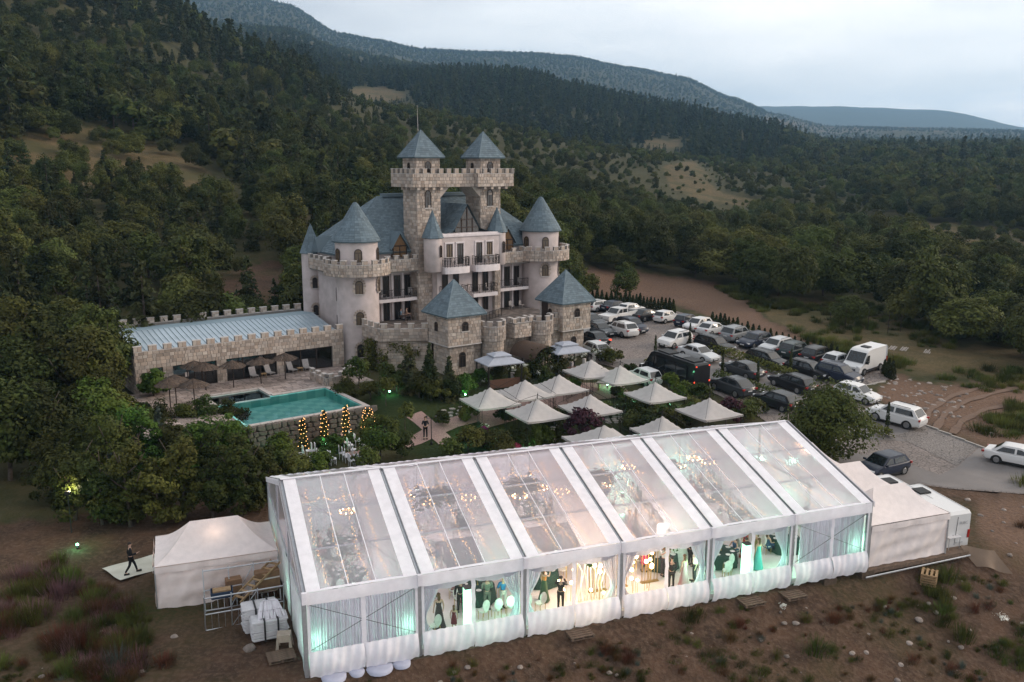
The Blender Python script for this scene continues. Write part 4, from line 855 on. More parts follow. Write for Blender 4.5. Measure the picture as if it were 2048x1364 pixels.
    T2 = thing('pool_retaining_wall', 'rough dark boulder retaining wall below the pool edge', 'stone wall', c2w(0, 0), TH, scale=CS)
    MB().bx(-25.2, -11.9, -5.8, -5.45, -2.6, -.12).bx(-12.2, -11.9, -5.8, 1.5, -2.6, -.12).build('wall_core', mat('wall_core', (.05, .042, .037), .95), T2)
    base = []
    for k in range(6):
        r = np.random.default_rng(k); b = bmesh.new(); bmesh.ops.create_icosphere(b, subdivisions=1, radius=.5)
        for v in b.verts: v.co = Vector((np.sign(v.co.x)*abs(v.co.x*2)**.6*.5, np.sign(v.co.y)*abs(v.co.y*2)**.7*.5, np.sign(v.co.z)*abs(v.co.z*2)**.6*.5))*r.uniform(.82, 1.15)
        me = bpy.data.meshes.new('boulder'); b.to_mesh(me); b.free(); me.materials.append(rock); base.append(me)
    z = -2.45; cnt = 0
    while z < -.25:
        h = q.uniform(.38, .6); x = -25.1-q.uniform(0, .3)
        while x < -12.0:
            w = q.uniform(.45, 1.0); o = link('boulder', base[q.randrange(6)], T2); o.location = (x+w/2, -5.8-q.uniform(0, .06), z+h/2); o.scale = (w*1.12, .5, h*1.15); o.rotation_euler = (0, q.uniform(-.25, .25), 0); x += w; cnt += 1
        z += h*.95
    b2 = MB()
    # low crenellated wall with steps at the deck corner
    T3 = thing('low_stone_wall', 'low crenellated stone wall at the corner of the pool deck', 'low wall', c2w(0, 0), TH, scale=CS)
    crenel(T3, [(-12.4, 6.8), (-12.4, 2.9), (-10.6, 3.2), (-9.3, 4.6), (-7.2, 6.6)], -.2, .85, 1.25, .3, .62, .7, face=1)
CASTLE_M = Matrix.Translation(c2w(0, 0)) @ Matrix.Rotation(TH, 4, 'Z') @ Matrix.Scale(CS, 4)
pool()
# ---------------------------------------------------------------- the wedding marquee
def fabric(name, c, thr=.35, rough=.7, sc=2.5, bump=.25):
    m = mat(name, c, rough, c2=tuple(x*.9 for x in c), sc=sc, bump=bump, bsc=3, spec=.25); N = m.node_tree.nodes; L = m.node_tree.links; p = N['Principled BSDF']
    t = N.new('ShaderNodeBsdfTranslucent'); L.new(p.inputs['Base Color'].links[0].from_socket, t.inputs[0]); ms = N.new('ShaderNodeMixShader'); ms.inputs[0].default_value = thr; L.new(p.outputs[0], ms.inputs[1]); L.new(t.outputs[0], ms.inputs[2]); L.new(ms.outputs[0], N['Material Output'].inputs[0]); return m
WPVC = fabric('white_tent_fabric', (.88, .85, .89), .2); DRAPE = fabric('sheer_drape', (.88, .88, .97), .3); CREAM = fabric('cream_canopy', (.86, .77, .74), .15)
ALU = mat('aluminium', (.50, .51, .53), .4, metal=.7, c2=(.42, .43, .45)); STEEL = mat('dark_steel', (.09, .09, .095), .5, metal=.5); RAIL = mat('grey_rail', (.27, .27, .29), .5)
def mk_sheer(m, c, a):
    m.use_nodes = True; N = m.node_tree.nodes; L = m.node_tree.links; N.remove(N['Principled BSDF']); t = N.new('ShaderNodeBsdfTransparent'); d = N.new('ShaderNodeBsdfTranslucent'); d.inputs[0].default_value = (*c, 1); e = N.new('ShaderNodeBsdfDiffuse'); e.inputs[0].default_value = (*c, 1)
    m1 = N.new('ShaderNodeMixShader'); L.new(d.outputs[0], m1.inputs[1]); L.new(e.outputs[0], m1.inputs[2]); m2 = N.new('ShaderNodeMixShader'); m2.inputs[0].default_value = a; L.new(t.outputs[0], m2.inputs[1]); L.new(m1.outputs[0], m2.inputs[2]); L.new(m2.outputs[0], N['Material Output'].inputs[0]); return m
SHEER = mk_sheer(bpy.data.materials.new('ceiling_drape'), (.88, .82, .84), .82)
PVC = mk_clear(bpy.data.materials.new('clear_pvc'), (.90, .87, .92), (.9, .86, .94), .04, .10, .27, (.93, .87, .93)); WINP = mk_clear(bpy.data.materials.new('clear_window'), (.95, .95, .95), (.9, .9, .9), .01, .08, .02)
HE, HR, WD, NB, BL = 3.86, 6.27, 15., 6, 5.
rz_ = lambda n: HE+(HR-HE)*(1-abs(n-WD/2)/(WD/2))
def wavy(b, p, e1, e2, n1, n2, f, m=0):
    """cloth sheet p + s*e1 + t*e2 displaced by f(s,t)->vector"""
    p, e1, e2 = Vector(p), Vector(e1), Vector(e2); V = []
    for j in range(n2+1):
        for i in range(n1+1): s, t = i/n1, j/n2; V.append(p+e1*s+e2*t+Vector(f(s, t)))
    return b.add(V, [(j*(n1+1)+i, j*(n1+1)+i+1, (j+1)*(n1+1)+i+1, (j+1)*(n1+1)+i) for j in range(n2) for i in range(n1)], m)
def marquee():
    T = thing('wedding_marquee', 'big clear-roofed white marquee glowing with green and warm light', 'marquee', t2w(0, 0), TY)
    for k in range(NB+1):
        a = k*BL
        for n in (0, WD): MB().bx(a-.09, a+.09, n-.13 if n else n-.02, n+.02 if n else n+.24, -.15, HE-.05).build('post', ALU, T)
        for n0, n1 in ((0, WD/2), (WD/2, WD)):
            z0, z1 = rz_(n0)-.08, rz_(n1)-.08; h = .22
            MB().add([(a-.07, n0, z0-h), (a+.07, n0, z0-h), (a+.07, n1, z1-h), (a-.07, n1, z1-h), (a-.07, n0, z0), (a+.07, n0, z0), (a+.07, n1, z1), (a-.07, n1, z1)], [(0,3,2,1),(4,5,6,7),(0,1,5,4),(1,2,6,5),(2,3,7,6),(3,0,4,7)]).build('rafter', ALU, T)
            r = MB()
            for s in (-1, 1): r.tube((a+s*.075, n0, rz_(n0)-.05), (a+s*.075, n1, rz_(n1)-.05), .03, n=5)
            r.build('keder_rail', RAIL, T)
    q = random.Random(5)
    for k in range(NB):
        a0, a1 = k*BL+.1, (k+1)*BL-.1
        for n0, n1 in ((-.06, WD/2), (WD/2, WD+.06)):
            z0, z1 = (HE-.02, HR) if n0 < 0 else (HR, HE-.02); P = lambda a, t, dz=0: (a, n0+(n1-n0)*t, z0+(z1-z0)*t+dz)
            sag = lambda s, t: (0, 0, -.05*math.sin(math.pi*s)*math.sin(math.pi*(t*3 % 1))-.02*math.sin(math.pi*s))
            sw = .60
            for sa in (a0, a1-sw):
                b = MB(); t0, t1 = (0, 1); b.add([P(sa, 0), P(sa+sw, 0), P(sa+sw, 1), P(sa, 1)], [(0, 1, 2, 3)]); b.build('roof_strip', WPVC, T)
            b = MB(); wavy(b, P(a0+sw, 0), (a1-a0-2*sw, 0, 0), Vector(P(a0, 1))-Vector(P(a0, 0)), 10, 18, sag); ro = b.build('roof_panel', PVC, T, True)
            for f in (1/3, 2/3):
                se = MB(); a = a0+sw+(a1-a0-2*sw)*f; c0, c1 = Vector(P(a, 0, .0)), Vector(P(a, 1, .0))
                for j in range(18):
                    t = j/18, (j+1)/18; A, B = c0.lerp(c1, t[0]), c0.lerp(c1, t[1]); A.z += sag(f, t[0])[2]+.006; B.z += sag(f, t[1])[2]+.006
                    se.add([A-Vector((.022, 0, 0)), A+Vector((.022, 0, 0)), B+Vector((.022, 0, 0)), B-Vector((.022, 0, 0))], [(0, 1, 2, 3)])
                se.build('seam', WPVC, ro, fix=False)
        for n in (2.5, 5.0, 10., 12.5): MB().tube((a0-.03, n, rz_(n)-.09), (a1+.03, n, rz_(n)-.09), .05, n=6).build('purlin', ALU, T)
        MB().tube((a0-.03, WD/2, HR-.16), (a1+.03, WD/2, HR-.16), .06, n=6).build('purlin', ALU, T)
        MB().bx(k*BL-.02, (k+1)*BL-.06, WD/2-.10, WD/2+.10, HR+.005, HR+.03).build('ridge_flap', WPVC, T)
        # eave band, skirt, middle strip and window panes of the long front
        b = MB(); f0 = q.random()*6
        wavy(b, (a0, -.12, HE-.02), (a1-a0, 0, 0), (0, 0, -.55), 24, 4, lambda s, t: (0, -.02-.04*t*(1+math.sin(s*23+f0)*.4), .0)); b.add([(a0, -.1, HE-.019), (a1, -.1, HE-.019), (a1, .06, HE+.012), (a0, .06, HE+.012)], [(0, 1, 2, 3)]); b.build('eave_valance', WPVC, T, True)
        MB().bx(k*BL-.11, k*BL+.11, -.24, -.08, HE-.50, HE+.02).build('corner_cover', WPVC, T)
        for h, (x0, x1) in enumerate(((a0+.05, (a0+a1)/2-.06), ((a0+a1)/2+.06, a1-.05))):
            b = MB(); f0 = q.random()*6; wavy(b, (x0-.04, -.03, 1.04), (x1-x0+.08, 0, 0), (0, -.12, -1.15), 26, 8, lambda s, t: (.0, -.22*math.sin(math.pi*min(1, t*1.05))**.7*(.8+.25*math.sin(s*9+f0))-.03*math.sin(s*37+f0+t*3), -.05*math.sin(s*13+f0)*t)); b.build('skirt', WPVC, T, True)
            MB().add([(x0, -.01, 1.04), (x1, -.01, 1.04), (x1, -.01, HE-.5), (x0, -.01, HE-.5)], [(0, 1, 2, 3)]).build('window_pane', WINP, T)
        b = MB(); m = (a0+a1)/2; wavy(b, (m-.1, -.04, .1), (.2, 0, 0), (0, 0, HE-.6), 3, 14, lambda s, t: (.015*math.sin(t*31), -.02*math.sin(t*23), 0)); b.build('middle_strip', WPVC, T, True)
        for x in (a0, a1-.1): MB().add([(x, -.035, .9), (x+.12, -.035, .9), (x+.12, -.035, HE-.5), (x, -.035, HE-.5)], [(0, 1, 2, 3)]).build('side_strip', WPVC, T)
        # back wall: white lining with clear upper window
        b = MB(); wavy(b, (a0, WD+.02, .0), (a1-a0, 0, 0), (0, 0, HE), 40, 2, lambda s, t: (0, .06*math.sin(s*60), 0)); b.build('back_lining', DRAPE, T, True)
        if k in (0, NB-1):
            c = MB()
            for x0, x1 in ((a0, a1), (a1, a0)): c.tube((x0, -.0, 1.05), (x1, -.0, HE-.6), .012, n=4); c.tube((x0, .2, rz_(.2)-.2), (x1, WD/2, HR-.2), .012, n=4)
            c.build('brace_cable', STEEL, T)
    # gable ends
    for a, sgn in ((0., -1), (NB*BL, 1)):
        g = MB()
        for n in (5., 10.): g.bx(a-.06, a+.06, n-.06, n+.06, -.2, rz_(n)-.15)
        g.build('gable_post', ALU, T)
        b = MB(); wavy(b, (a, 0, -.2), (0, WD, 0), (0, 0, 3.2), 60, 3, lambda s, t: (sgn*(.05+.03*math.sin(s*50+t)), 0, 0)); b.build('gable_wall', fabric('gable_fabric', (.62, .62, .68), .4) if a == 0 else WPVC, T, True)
        MB().add([(a, 0, 3.0), (a, WD, 3.0), (a, WD, HE-.05), (a, WD/2, HR-.05), (a, 0, HE-.05)], [(0, 1, 2, 3, 4)]).build('gable_pane', PVC, T)
        MB().tube((a, 0, 3.0), (a, WD, 3.0), .05, n=6).build('gable_rail', ALU, T)
        for n0, n1, in ((-.1, WD/2), (WD/2, WD+.1)): MB().add([(a+sgn*.12, n0, rz_(n0)-.3), (a+sgn*.12, n1, rz_(n1)-.3), (a+sgn*.12, n1, rz_(n1)+.01), (a+sgn*.12, n0, rz_(n0)+.01)], [(0, 1, 2, 3)]).build('gable_trim', WPVC, T)
    MB().bx(.05, NB*BL-.05, .05, WD-.05, -.12, .18).build('floor_deck', mat('white_floor', (.72, .67, .66), .5, c2=(.64, .60, .59), sc=1.5), T)
    MB().bx(8.5, 21, 6.8, 11, .184, .20).build('dance_floor', mat('dance_floor', (.12, .09, .11), .15, c2=(.08, .07, .10), sc=.5), T)
    # timber bearers and blocking under the deck
    b = MB()
    for k in range(NB*2+1): b.bx(k*2.5-.4, k*2.5+.4, -.18, .5, -.9, -.13)
    o = b.build('deck_blocks', mat('block_wood', (.10, .07, .05), .9, isl=.3, c2=(.07, .05, .035)), T); o['kind'] = 'stuff'
    # ceiling drapes hung along the rafters, tied curtains at the posts
    for k in range(NB+1):
        for side in (-1, 1):
            if (k == 0 and side < 0) or (k == NB and side > 0): continue
            b = MB(); w = 1.75 if side < 0 else 1.25
            V = lambda s, t: (0, 0, 0)
            P0 = (k*BL+side*.12, .25, 0); wavy(b, P0, (side*w, 0, 0), (0, WD/2-.3, 0), 6, 16, lambda s, t: (side*-.55*s*math.sin(math.pi*t)*.8, 0, rz_(.25+t*(WD/2-.3))-.34-.55*math.sin(math.pi*t)*(.5+.5*s)-.15*s)); b.build('ceiling_drape', SHEER, T, True, fix=False)
    cm = DRAPE
    def curtain(x0, x1, pinch, zt=HE-.55, n=.3, side=0, m=cm, z0=.2):
        b = MB(); nn = max(12, int(abs(x1-x0)*26))
        def f(s, t):
            p = (1-pinch*math.exp(-((t-.42)/.28)**2)) if pinch else 1; xx = (x1-x0)*s
            return ((xx*p-xx) if side <= 0 else ((x1-x0)*(1-p)*(1-s)), .05*math.sin(s*nn*1.9)+.03*math.sin(s*nn*.7), 0)
        wavy(b, (x0, n, z0), (x1-x0, 0, 0), (0, 0, zt-z0), nn*2, 12, f); b.build('curtain', m, T, True, fix=False)
    curtain(.15, 4.9, 0); curtain(25.1+.6, 29.85, 0)
    for k in range(1, 5): curtain(k*BL+.12, k*BL+1.0, .72, side=-1); curtain((k+1)*BL-1.0, (k+1)*BL-.12, .72, side=1)
    for k in range(1, 5):
        b = MB(); wavy(b, (k*BL+.15, .22, HE-.5), (BL-.3, 0, 0), (0, 0, -.32), 26, 3, lambda s, t: (0, .05*math.sin(s*40), -.22*t*abs(math.sin(s*2*math.pi)))); b.build('swag_pelmet', DRAPE, T, True, fix=False)
    return T
marquee()
# ---------------------------------------------------------------- lights inside the marquee
EW = mat('warm_bulb', (1, .75, .45), emit=(1, .47, .14), es=3.2); EG = mat('green_glow', (.5, 1, .7), emit=(.42, 1, .66), es=1.8); EWH = mat('spot_lens', (1, 1, 1), emit=(.75, 1, .82), es=12)
def lamp(par, p, col, e, r=.1):
    l = bpy.data.lights.new('lamp_light', 'POINT'); l.energy = e; l.color = col; l.shadow_soft_size = r; o = bpy.data.objects.new('lamp_light', l); COL.objects.link(o); o.parent = par; o.location = p; return o
GOLD = mat('gold', (.55, .40, .16), .35, metal=.8); BLACK = mat('black_metal', (.03, .03, .03), .5)
def lights_in():
    q = random.Random(8)
    bulb = MB().ball((0, 0, 0), .022, 5, 3).mesh('bulb', EW)
    # strings of small bulbs running down under the roof
    for k in range(NB):
        for j in range(4):
            a = k*BL+1.1+j*.9; t = None; n0, n1 = .8, WD/2-.2; b = MB(); d = MB(); pts = []
            for i in range(25): s = i/24; n = n0+(n1-n0)*s; pts.append(Vector((a+.05*math.sin(s*9+j), n, rz_(n)-.42-.35*math.sin(math.pi*s)-.05*math.sin(s*17+j))))
            b.path(pts, .006, 3); o = b.build('light_string', BLACK); o.matrix_world = TENT_M
            tag(o, f'strand of warm fairy lights hanging down under the clear marquee roof', 'fairy lights', 'fairy light strands under the marquee roof')
            for i in range(44):
                s = (i+q.uniform(-.3, .3))/44; x = s*24; m = min(23, int(max(0, x))); p = pts[m].lerp(pts[m+1], max(0, x-m)); d.ball((p.x+q.uniform(-.06, .06), p.y, p.z-q.uniform(.02, .12)), .019, 4, 3)
            bo = d.build('bulbs', EW, o, fix=False); bo['kind'] = 'stuff'
        b = MB(); d = MB(); pts = [Vector((k*BL+.5+4*s, 6.6, HR-.75-.25*abs(math.sin(s*3*math.pi)))) for s in np.linspace(0, 1, 30)]; b.path(pts, .006, 3); o = b.build('light_garland', BLACK); o.matrix_world = TENT_M
        tag(o, 'swagged garland of warm fairy lights along the marquee ridge', 'fairy lights', 'fairy light garlands along the ridge')
        for i in range(40): p = pts[min(29, int(i*.75))]; d.ball((p.x+q.uniform(-.07, .07), p.y+q.uniform(-.05, .05), p.z-q.uniform(0, .12)), .019, 4, 3)
        bo = d.build('bulbs', EW, o, fix=False); bo['kind'] = 'stuff'
    # chandeliers
    C = thing('chandelier', 'gold ring chandelier with warm candle bulbs under the marquee roof', 'chandelier', (0, 0, 0), 0, 'chandeliers in the marquee')
    ring = MB(); n = 20
    for i in range(n): t0, t1 = 2*math.pi*i/n, 2*math.pi*(i+1)/n; ring.tube((.4*math.cos(t0), .4*math.sin(t0), 0), (.4*math.cos(t1), .4*math.sin(t1), 0), .02, n=4)
    for i in range(6): t = math.pi*i/3; ring.tube((.4*math.cos(t), .4*math.sin(t), 0), (0, 0, .35), .01, n=4)
    ring.tube((0, 0, .3), (0, 0, 1.5), .012, n=4); ring.build('ring', GOLD, C)
    bl = MB().ball((0, 0, 0), (.035, .035, .055), 6, 4).mesh('candle_bulb', mat('candle_bulb', (1, .6, .3), emit=(1, .48, .18), es=16))
    for i in range(8): t = 2*math.pi*i/8; o = link('candle_bulb', bl, C); o.location = (.4*math.cos(t), .4*math.sin(t), .1)
    lamp(C, (0, 0, -.12), (1, .66, .42), 12, .25)
    spots = [(3.6, 9.8), (7.1, 10.6), (8.1, 9.5), (10.3, 9.4), (13.1, 8.7), (14.7, 9.5), (15.6, 8.5), (18.3, 8.7), (21.1, 10.9), (21.7, 10.), (24.2, 10.1), (25.8, 11), (26.3, 10.1)]
    for i, (a, n) in enumerate(spots):
        o = C if i == 0 else dup(C); o.location = t2w(a, n, 3.15); o.rotation_euler = (0, 0, i*.4)
    # green uplighters standing along the walls
    U = thing('uplighter', 'small black floor uplighter washing the marquee drapes mint green', 'uplighter', (0, 0, 0), 0, 'green uplighters in the marquee')
    MB().lathe([(.0, 0), (.12, 0), (.12, .28), (.0, .28)], n=10).build('housing', BLACK, U); MB().lathe([(0, .285), (.1, .285)], n=10).build('lens', EG, U)
    lamp(U, (0, 0, 1.15), (.40, 1, .64), 34, .15)
    for i, (a, n) in enumerate([(.5, .75), (4.6, .75), (9.75, .75), (10.3, .75), (14.6, .75), (20.4, .75), (19.6, .75), (24.7, .75), (25.4, .75), (29.5, .75), (.6, 6), (.6, 12), (22.2, 13.6), (24.8, 13), (29.3, 7), (27, 14)]):
        o = U if i == 0 else dup(U); o.location = t2w(a, n, .2)
    # glowing columns
    for i, (a, n, l) in enumerate(((7.55, .95, 'glowing mint green light column in the second marquee bay'), (22.6, .6, 'glowing mint green light column beside the middle strip of the fifth bay'))):
        t = thing('light_column', l, 'light column', t2w(a, n, .2), TY); b = MB().bx(-.2, .2, -.2, .2, 0, .06).bx(-.2, .2, -.2, .2, 2.1, 2.14).build('base', BLACK, t); MB().bx(-.18, .18, -.18, .18, .062, 2.098).build('glow_panel', EG, t); lamp(t, (0, -.35, 1.2), (.4, 1, .65), 14, .2)
    # clusters of large warm globe lamps on branch stands near the photo wall
    for i, (a, n, l, k) in enumerate(((16.9, 1.5, 'cluster of bright warm globe lamps beside the gold rod screen', 11), (13.0, 1.7, 'cluster of warm globe lamps behind the man taking a photo', 6), (14.4, 1.3, 'low warm globe lamps before the white birch branches', 5))):
        t = thing('globe_lamp_cluster', l, 'globe lamps', t2w(a, n, .2), TY)
        for j in range(k):
            p = (q.uniform(-.7, .7), q.uniform(-.3, .3), q.uniform(.5, 2.3)); b = MB(); b.tube((p[0]*.8, p[1]*.8, 0), p, .012, n=4); b.build('lamp_stem', GOLD, t)
            MB().ball(p, q.uniform(.07, .13), 9, 6).build('globe', mat('globe_glow', (1, .8, .5), emit=(1, .60, .28), es=11) if 'globe_glow' not in bpy.data.materials else bpy.data.materials['globe_glow'], t, True)
        lamp(t, (0, -.5, 1.4), (1, .72, .45), 48 if i < 2 else 30, .3); lamp(t, (0, .5, 1.6), (1, .66, .38), 36, .3)
    # white fill lamps added to brighten the marquee floor and drapes
    for i, (a, n) in enumerate(((12.5, 2.2), (14., 1.6), (17.5, 1.8), (19, 3.), (22.5, 3.), (7.5, 3.), (15, 12), (22, 12), (8, 12), (2.5, 2.2), (27.5, 2.2))):
        t = thing('added_fill_lamp', 'small white fill lamp added under the marquee roof to brighten the bays', 'fill lamp', t2w(a, n, rz_(n)-1.7), TY, 'added white fill lamps under the marquee roof')
        MB().bx(-.12, .12, -.08, .08, 0, .18).tube((0, 0, .18), (0, 0, 1.55), .015).build('housing', BLACK, t); MB().bx(-.1, .1, -.06, .06, -.012, -.002).build('lens', EWH, t); lamp(t, (0, 0, -.15), (1, .91, .92), 50, .12)
TENT_M = Matrix.Translation(t2w(0, 0)) @ Matrix.Rotation(TY, 4, 'Z')
lights_in()
# ---------------------------------------------------------------- pop-up canopies at both ends
def canopy(a0, a1, n0, n1, z0, label, ends, sag=.35, wall=(1, 1, 1, 1), eave=2.42):
    """pop-up marquee: two peaks, hanging valance, cloth walls"""
    T = thing('popup_canopy', label, 'canopy', t2w(a0, n0, z0), TY); Lx, Ly = a1-a0, n1-n0; pk = [Vector((Lx*.3, Ly/2, eave+1.38)), Vector((Lx*.7, Ly/2, eave+1.38))]
    c = [Vector((0, 0, eave)), Vector((Lx, 0, eave)), Vector((Lx, Ly, eave)), Vector((0, Ly, eave))]
    b = MB()
    def patch(bl, br, tr, tl, n=10):
        V = []
        for j in range(n+1):
            for i in range(n+1):
                s, t = i/n, j/n; p = bl.lerp(br, s).lerp(tl.lerp(tr, s), t); p.z -= sag*math.sin(math.pi*t)*(.55+.45*math.sin(math.pi*s)) + .03*math.sin(s*17+t*5)*(1-t)*t; V.append(p)
        b.add(V, [(j*(n+1)+i, j*(n+1)+i+1, (j+1)*(n+1)+i+1, (j+1)*(n+1)+i) for j in range(n) for i in range(n)])
    patch(c[0], c[1], pk[1], pk[0]); patch(c[2], c[3], pk[0], pk[1]); patch(c[1], c[2], pk[1], pk[1]); patch(c[3], c[0], pk[0], pk[0]); b.build('canopy_roof', CREAM, T, True)
    v = MB(); w = MB(); q = random.Random(int(a0*10))
    for i in range(4):
        p, r = c[i], c[(i+1) % 4]; d = (r-p).normalized(); o = Vector((d.y, -d.x, 0)); f0 = q.random()*6; nn = int((r-p).length*5)
        wavy(v, p+o*.09, r-p, (0, 0, -.36), nn*4, 2, lambda s, t: tuple(o*(.03*math.sin(s*21+f0)*t)+Vector((0, 0, -.05*t*abs(math.sin(s*nn*math.pi))+.05*t))))
        if wall[i]: wavy(w, p-Vector((0, 0, .2)), r-p, (0, 0, -eave+.2), 40, 12, lambda s, t: tuple(o*(.08*math.sin(s*9+f0+t*4)*math.sin(math.pi*t)+.16*math.sin(t*17+s*5+f0)*s*(1-s)*1.3+.03*math.sin(s*41+t*9))))
    v.build('valance', CREAM, T, True); w.build('side_wall', CREAM, T, True)
    for p in c: MB().bx(p.x-.03, p.x+.03, p.y-.03, p.y+.03, -.1, eave).build('leg', ALU, T)
    return T
LC = canopy(-6.1, -.25, 8.4, 12.3, -.3, 'pale pop-up canopy with closed walls at the left end of the marquee, lit from inside', 1, eave=2.5)
lamp(LC, (2.9, 1.9, 3.0), (1, .74, .55), 55, .12); MB().ball((2.9, 1.9, 3.05), .09, 8, 5).build('ceiling_lamp', EW, LC)
canopy(30.2, 35.7, .1, 3.7, -.05, 'pale pop-up canopy at the right end of the marquee, nearest the slope', 1, eave=2.42)
canopy(30.6, 35.9, 4.0, 7.6, -.05, 'pale pop-up canopy behind the right end canopy, next to white van', 1)
canopy(30.4, 35.6, 8.2, 11.6, -.05, 'pale pop-up canopy farthest back at the right end of the marquee', 1)
# ---------------------------------------------------------------- things stacked round the marquee
WOOD = mat('pale_wood', (.36, .24, .13), .8, c2=(.26, .17, .09), sc=3, stretch=(2, 2, 9)); PALW = mat('pallet_wood', (.16, .11, .08), .9, c2=(.10, .07, .05), isl=.25)
def props():
    q = random.Random(12)
    # trestle scaffold frames
    def frame(loc, rz, label, tilt=0.):
        t = thing('scaffold_frame', label, 'scaffold frame', loc, rz); t.rotation_euler = (tilt, 0, rz)
        for z in (0, .95, 1.9): MB().tube((0, 0, z), (3.6, 0, z), .035, n=6).build('rail', ALU, t)
        for x in (0, 1.2, 2.4, 3.6): MB().tube((x, 0, -.1), (x, 0, 2.0), .03, n=6).build('upright', ALU, t)
        for x in np.arange(.3, 3.5, .3): MB().tube((x, 0, .0), (x, 0, .95), .014, n=4).build('rung', ALU, t)
        MB().tube((1.2, .02, .0), (2.4, .02, 1.9), .022, n=5).build('brace', ALU, t)
    g = lambda a, n: float(G(*t2w(a, n)[:2]))
    frame(t2w(-3.95, 5.5, g(-3.9, 5.5)-.05), TY+.03, 'silver scaffold frame lying outermost before the left canopy', .25); frame(t2w(-3.9, 7.3, g(-3.9, 7.3)+.05), TY, 'silver scaffold frame leaning against the left canopy wall', -.35)
    # wooden step ladder resting on the frames
    t = thing('wooden_ladder', 'wooden ladder lying aslant over the scaffold frames', 'ladder', t2w(-2.5, 6.2, .85), TY+.95); t.rotation_euler = (0, -.30, TY+.75)
    for y in (-.28, .28): MB().bx(0, 3.0, y-.03, y+.03, -.05, .05).build('stile', WOOD, t)
    for x in np.arange(.3, 3, .42): MB().bx(x-.06, x+.06, -.25, .25, -.015, .02).build('rung', WOOD, t)
    # cardboard / plywood boxes beside the canopy
    CARD = mat('cardboard', (.26, .15, .085), .85, c2=(.20, .12, .07), sc=4); 
    for a, n, s, z, l in ((-2.5, 7.75, (.75, .5, .7), .6, 'brown cardboard box standing by the pale canopy wall'), (-.9, 7.7, (1.2, .5, .9), .6, 'large brown cardboard crate between canopy and marquee'),):
        t = thing('cardboard_box', l, 'box', t2w(a, n, g(a, n)+z), TY+.1); b = MB().bx(-s[0]/2, s[0]/2, -s[1]/2, s[1]/2, 0, s[2]).build('carton', CARD, t); MB().bx(-s[0]/2, s[0]/2, -s[1]/2-.01, -s[1]/2-.002, s[2]*.6, s[2]*.68).build('tape', WHITEP, t)
        for sg in (-1, 1): MB().bx(-s[0]/2, s[0]/2, sg*s[1]*.25-s[1]*.24, sg*s[1]*.25+s[1]*.24, s[2]+.005, s[2]+.03).build('flap', CARD, t)
        o = thing('work_bench', f'dark trestle shelf carrying the {l.split(" standing")[0].split(" between")[0]}', 'trestle', t2w(a, n, g(a, n)), TY+.1); MB().bx(-s[0]/2-.1, s[0]/2+.1, -.35, .35, z-.05, z-.003).build('top', PALW, o)
        for sx in (-1, 1): MB().bx(sx*s[0]/2-.04, sx*s[0]/2+.04, -.3, .3, 0, z-.05).build('leg', PALW, o)
    t = thing('tool_crate', 'dark blue open crate with pale boards on the scaffold', 'crate', t2w(-3.1, 6.7, g(-3, 6.7)+1.0), TY); b = MB().bx(-.5, .5, -.3, .3, 0, .05)
    for s in (-1, 1): b.bx(-.5, .5, s*.3-.02, s*.3+.02, .05, .32).bx(s*.5-.02, s*.5+.02, -.28, .28, .05, .32)
    b.build('crate_shell', mat('blue_plastic', (.03, .05, .09), .6), t); MB().bx(-.42, .42, -.22, .22, .2, .36).build('board', WOOD, t)
    # stacks of white folded chairs, a heap of white cloth straps on top
    WPL = mat('white_plastic', (.66, .65, .66), .5, c2=(.56, .55, .56), sc=3)
    for (a, n, z, k, l) in ((-1.15, 3.7, 0, 13, 'big stack of flat white folding chairs strapped together beside the marquee'), (-1.45, 4.6, 0, 16, 'rear stack of flat white folding chairs beside the marquee')):
        t = thing('folded_chair_stack', l, 'chair stack', t2w(a, n, g(a, n)), TY+.05)
        me = MB().bx(-.85, .75, -.42, .42, 0, .035).bx(-.8, .7, -.46, -.42, .0, .06).bx(-.8, .7, .42, .46, 0, .06).mesh('folded_chair', WPL)
        for j in range(k): o = link('folded_chair', me, t); o.location = (q.uniform(-.05, .05), q.uniform(-.04, .04), .18+.072*j); o.rotation_euler = (0, 0, q.uniform(-.03, .03))
        for x in (-.3, .3): MB().bx(x-.04, x+.04, -.52, -.5, .12, .2+.072*k).bx(x-.04, x+.04, -.52, .52, .2+.072*k, .215+.072*k).build('strap', BLACK, t)
    t = thing('cloth_heap', 'heap of white rolled cloth straps draped over the chair stack', 'cloth heap', t2w(-1.1, 3.95, g(-1.1, 4)+1.25), TY)
    for j in range(16):
        x = -.5+j*.065+q.uniform(-.03, .03); b = MB(); b.path([Vector((x*.5, .35, .32)), Vector((x*.7, .1, .36+q.uniform(-.05, .05))), Vector((x, -.3, .15)), Vector((x*1.15+q.uniform(-.05, .05), -.5, -.18+q.uniform(-.1, .1)))], .045, 6); b.build('strap_roll', WPVC, t)
    # plastic stool
    t = thing('plastic_stool', 'beige plastic stool on the dirt at the marquee corner', 'stool', t2w(-.66, 2.5, g(-.66, 2.5)), TY-.2); PLB = mat('beige_plastic', (.42, .35, .28), .5)
    MB().bx(-.3, .3, -.25, .25, .72, .78).build('seat', PLB, t)
    for sx in (-1, 1):
        for sy in (-1, 1): MB().add([(sx*.38, sy*.32, 0), (sx*.22, sy*.32, 0), (sx*.22, sy*.22, .72), (sx*.3, sy*.25, .72), (sx*.38, sy*.18, 0), (sx*.3, sy*.12, .72)], [(0, 1, 2, 3), (0, 3, 5, 4)]).build('leg', PLB, t)
    for sy in (-1, 1): MB().bx(-.26, .26, sy*.25-.015, sy*.25+.015, .45, .72).build('apron', PLB, t)
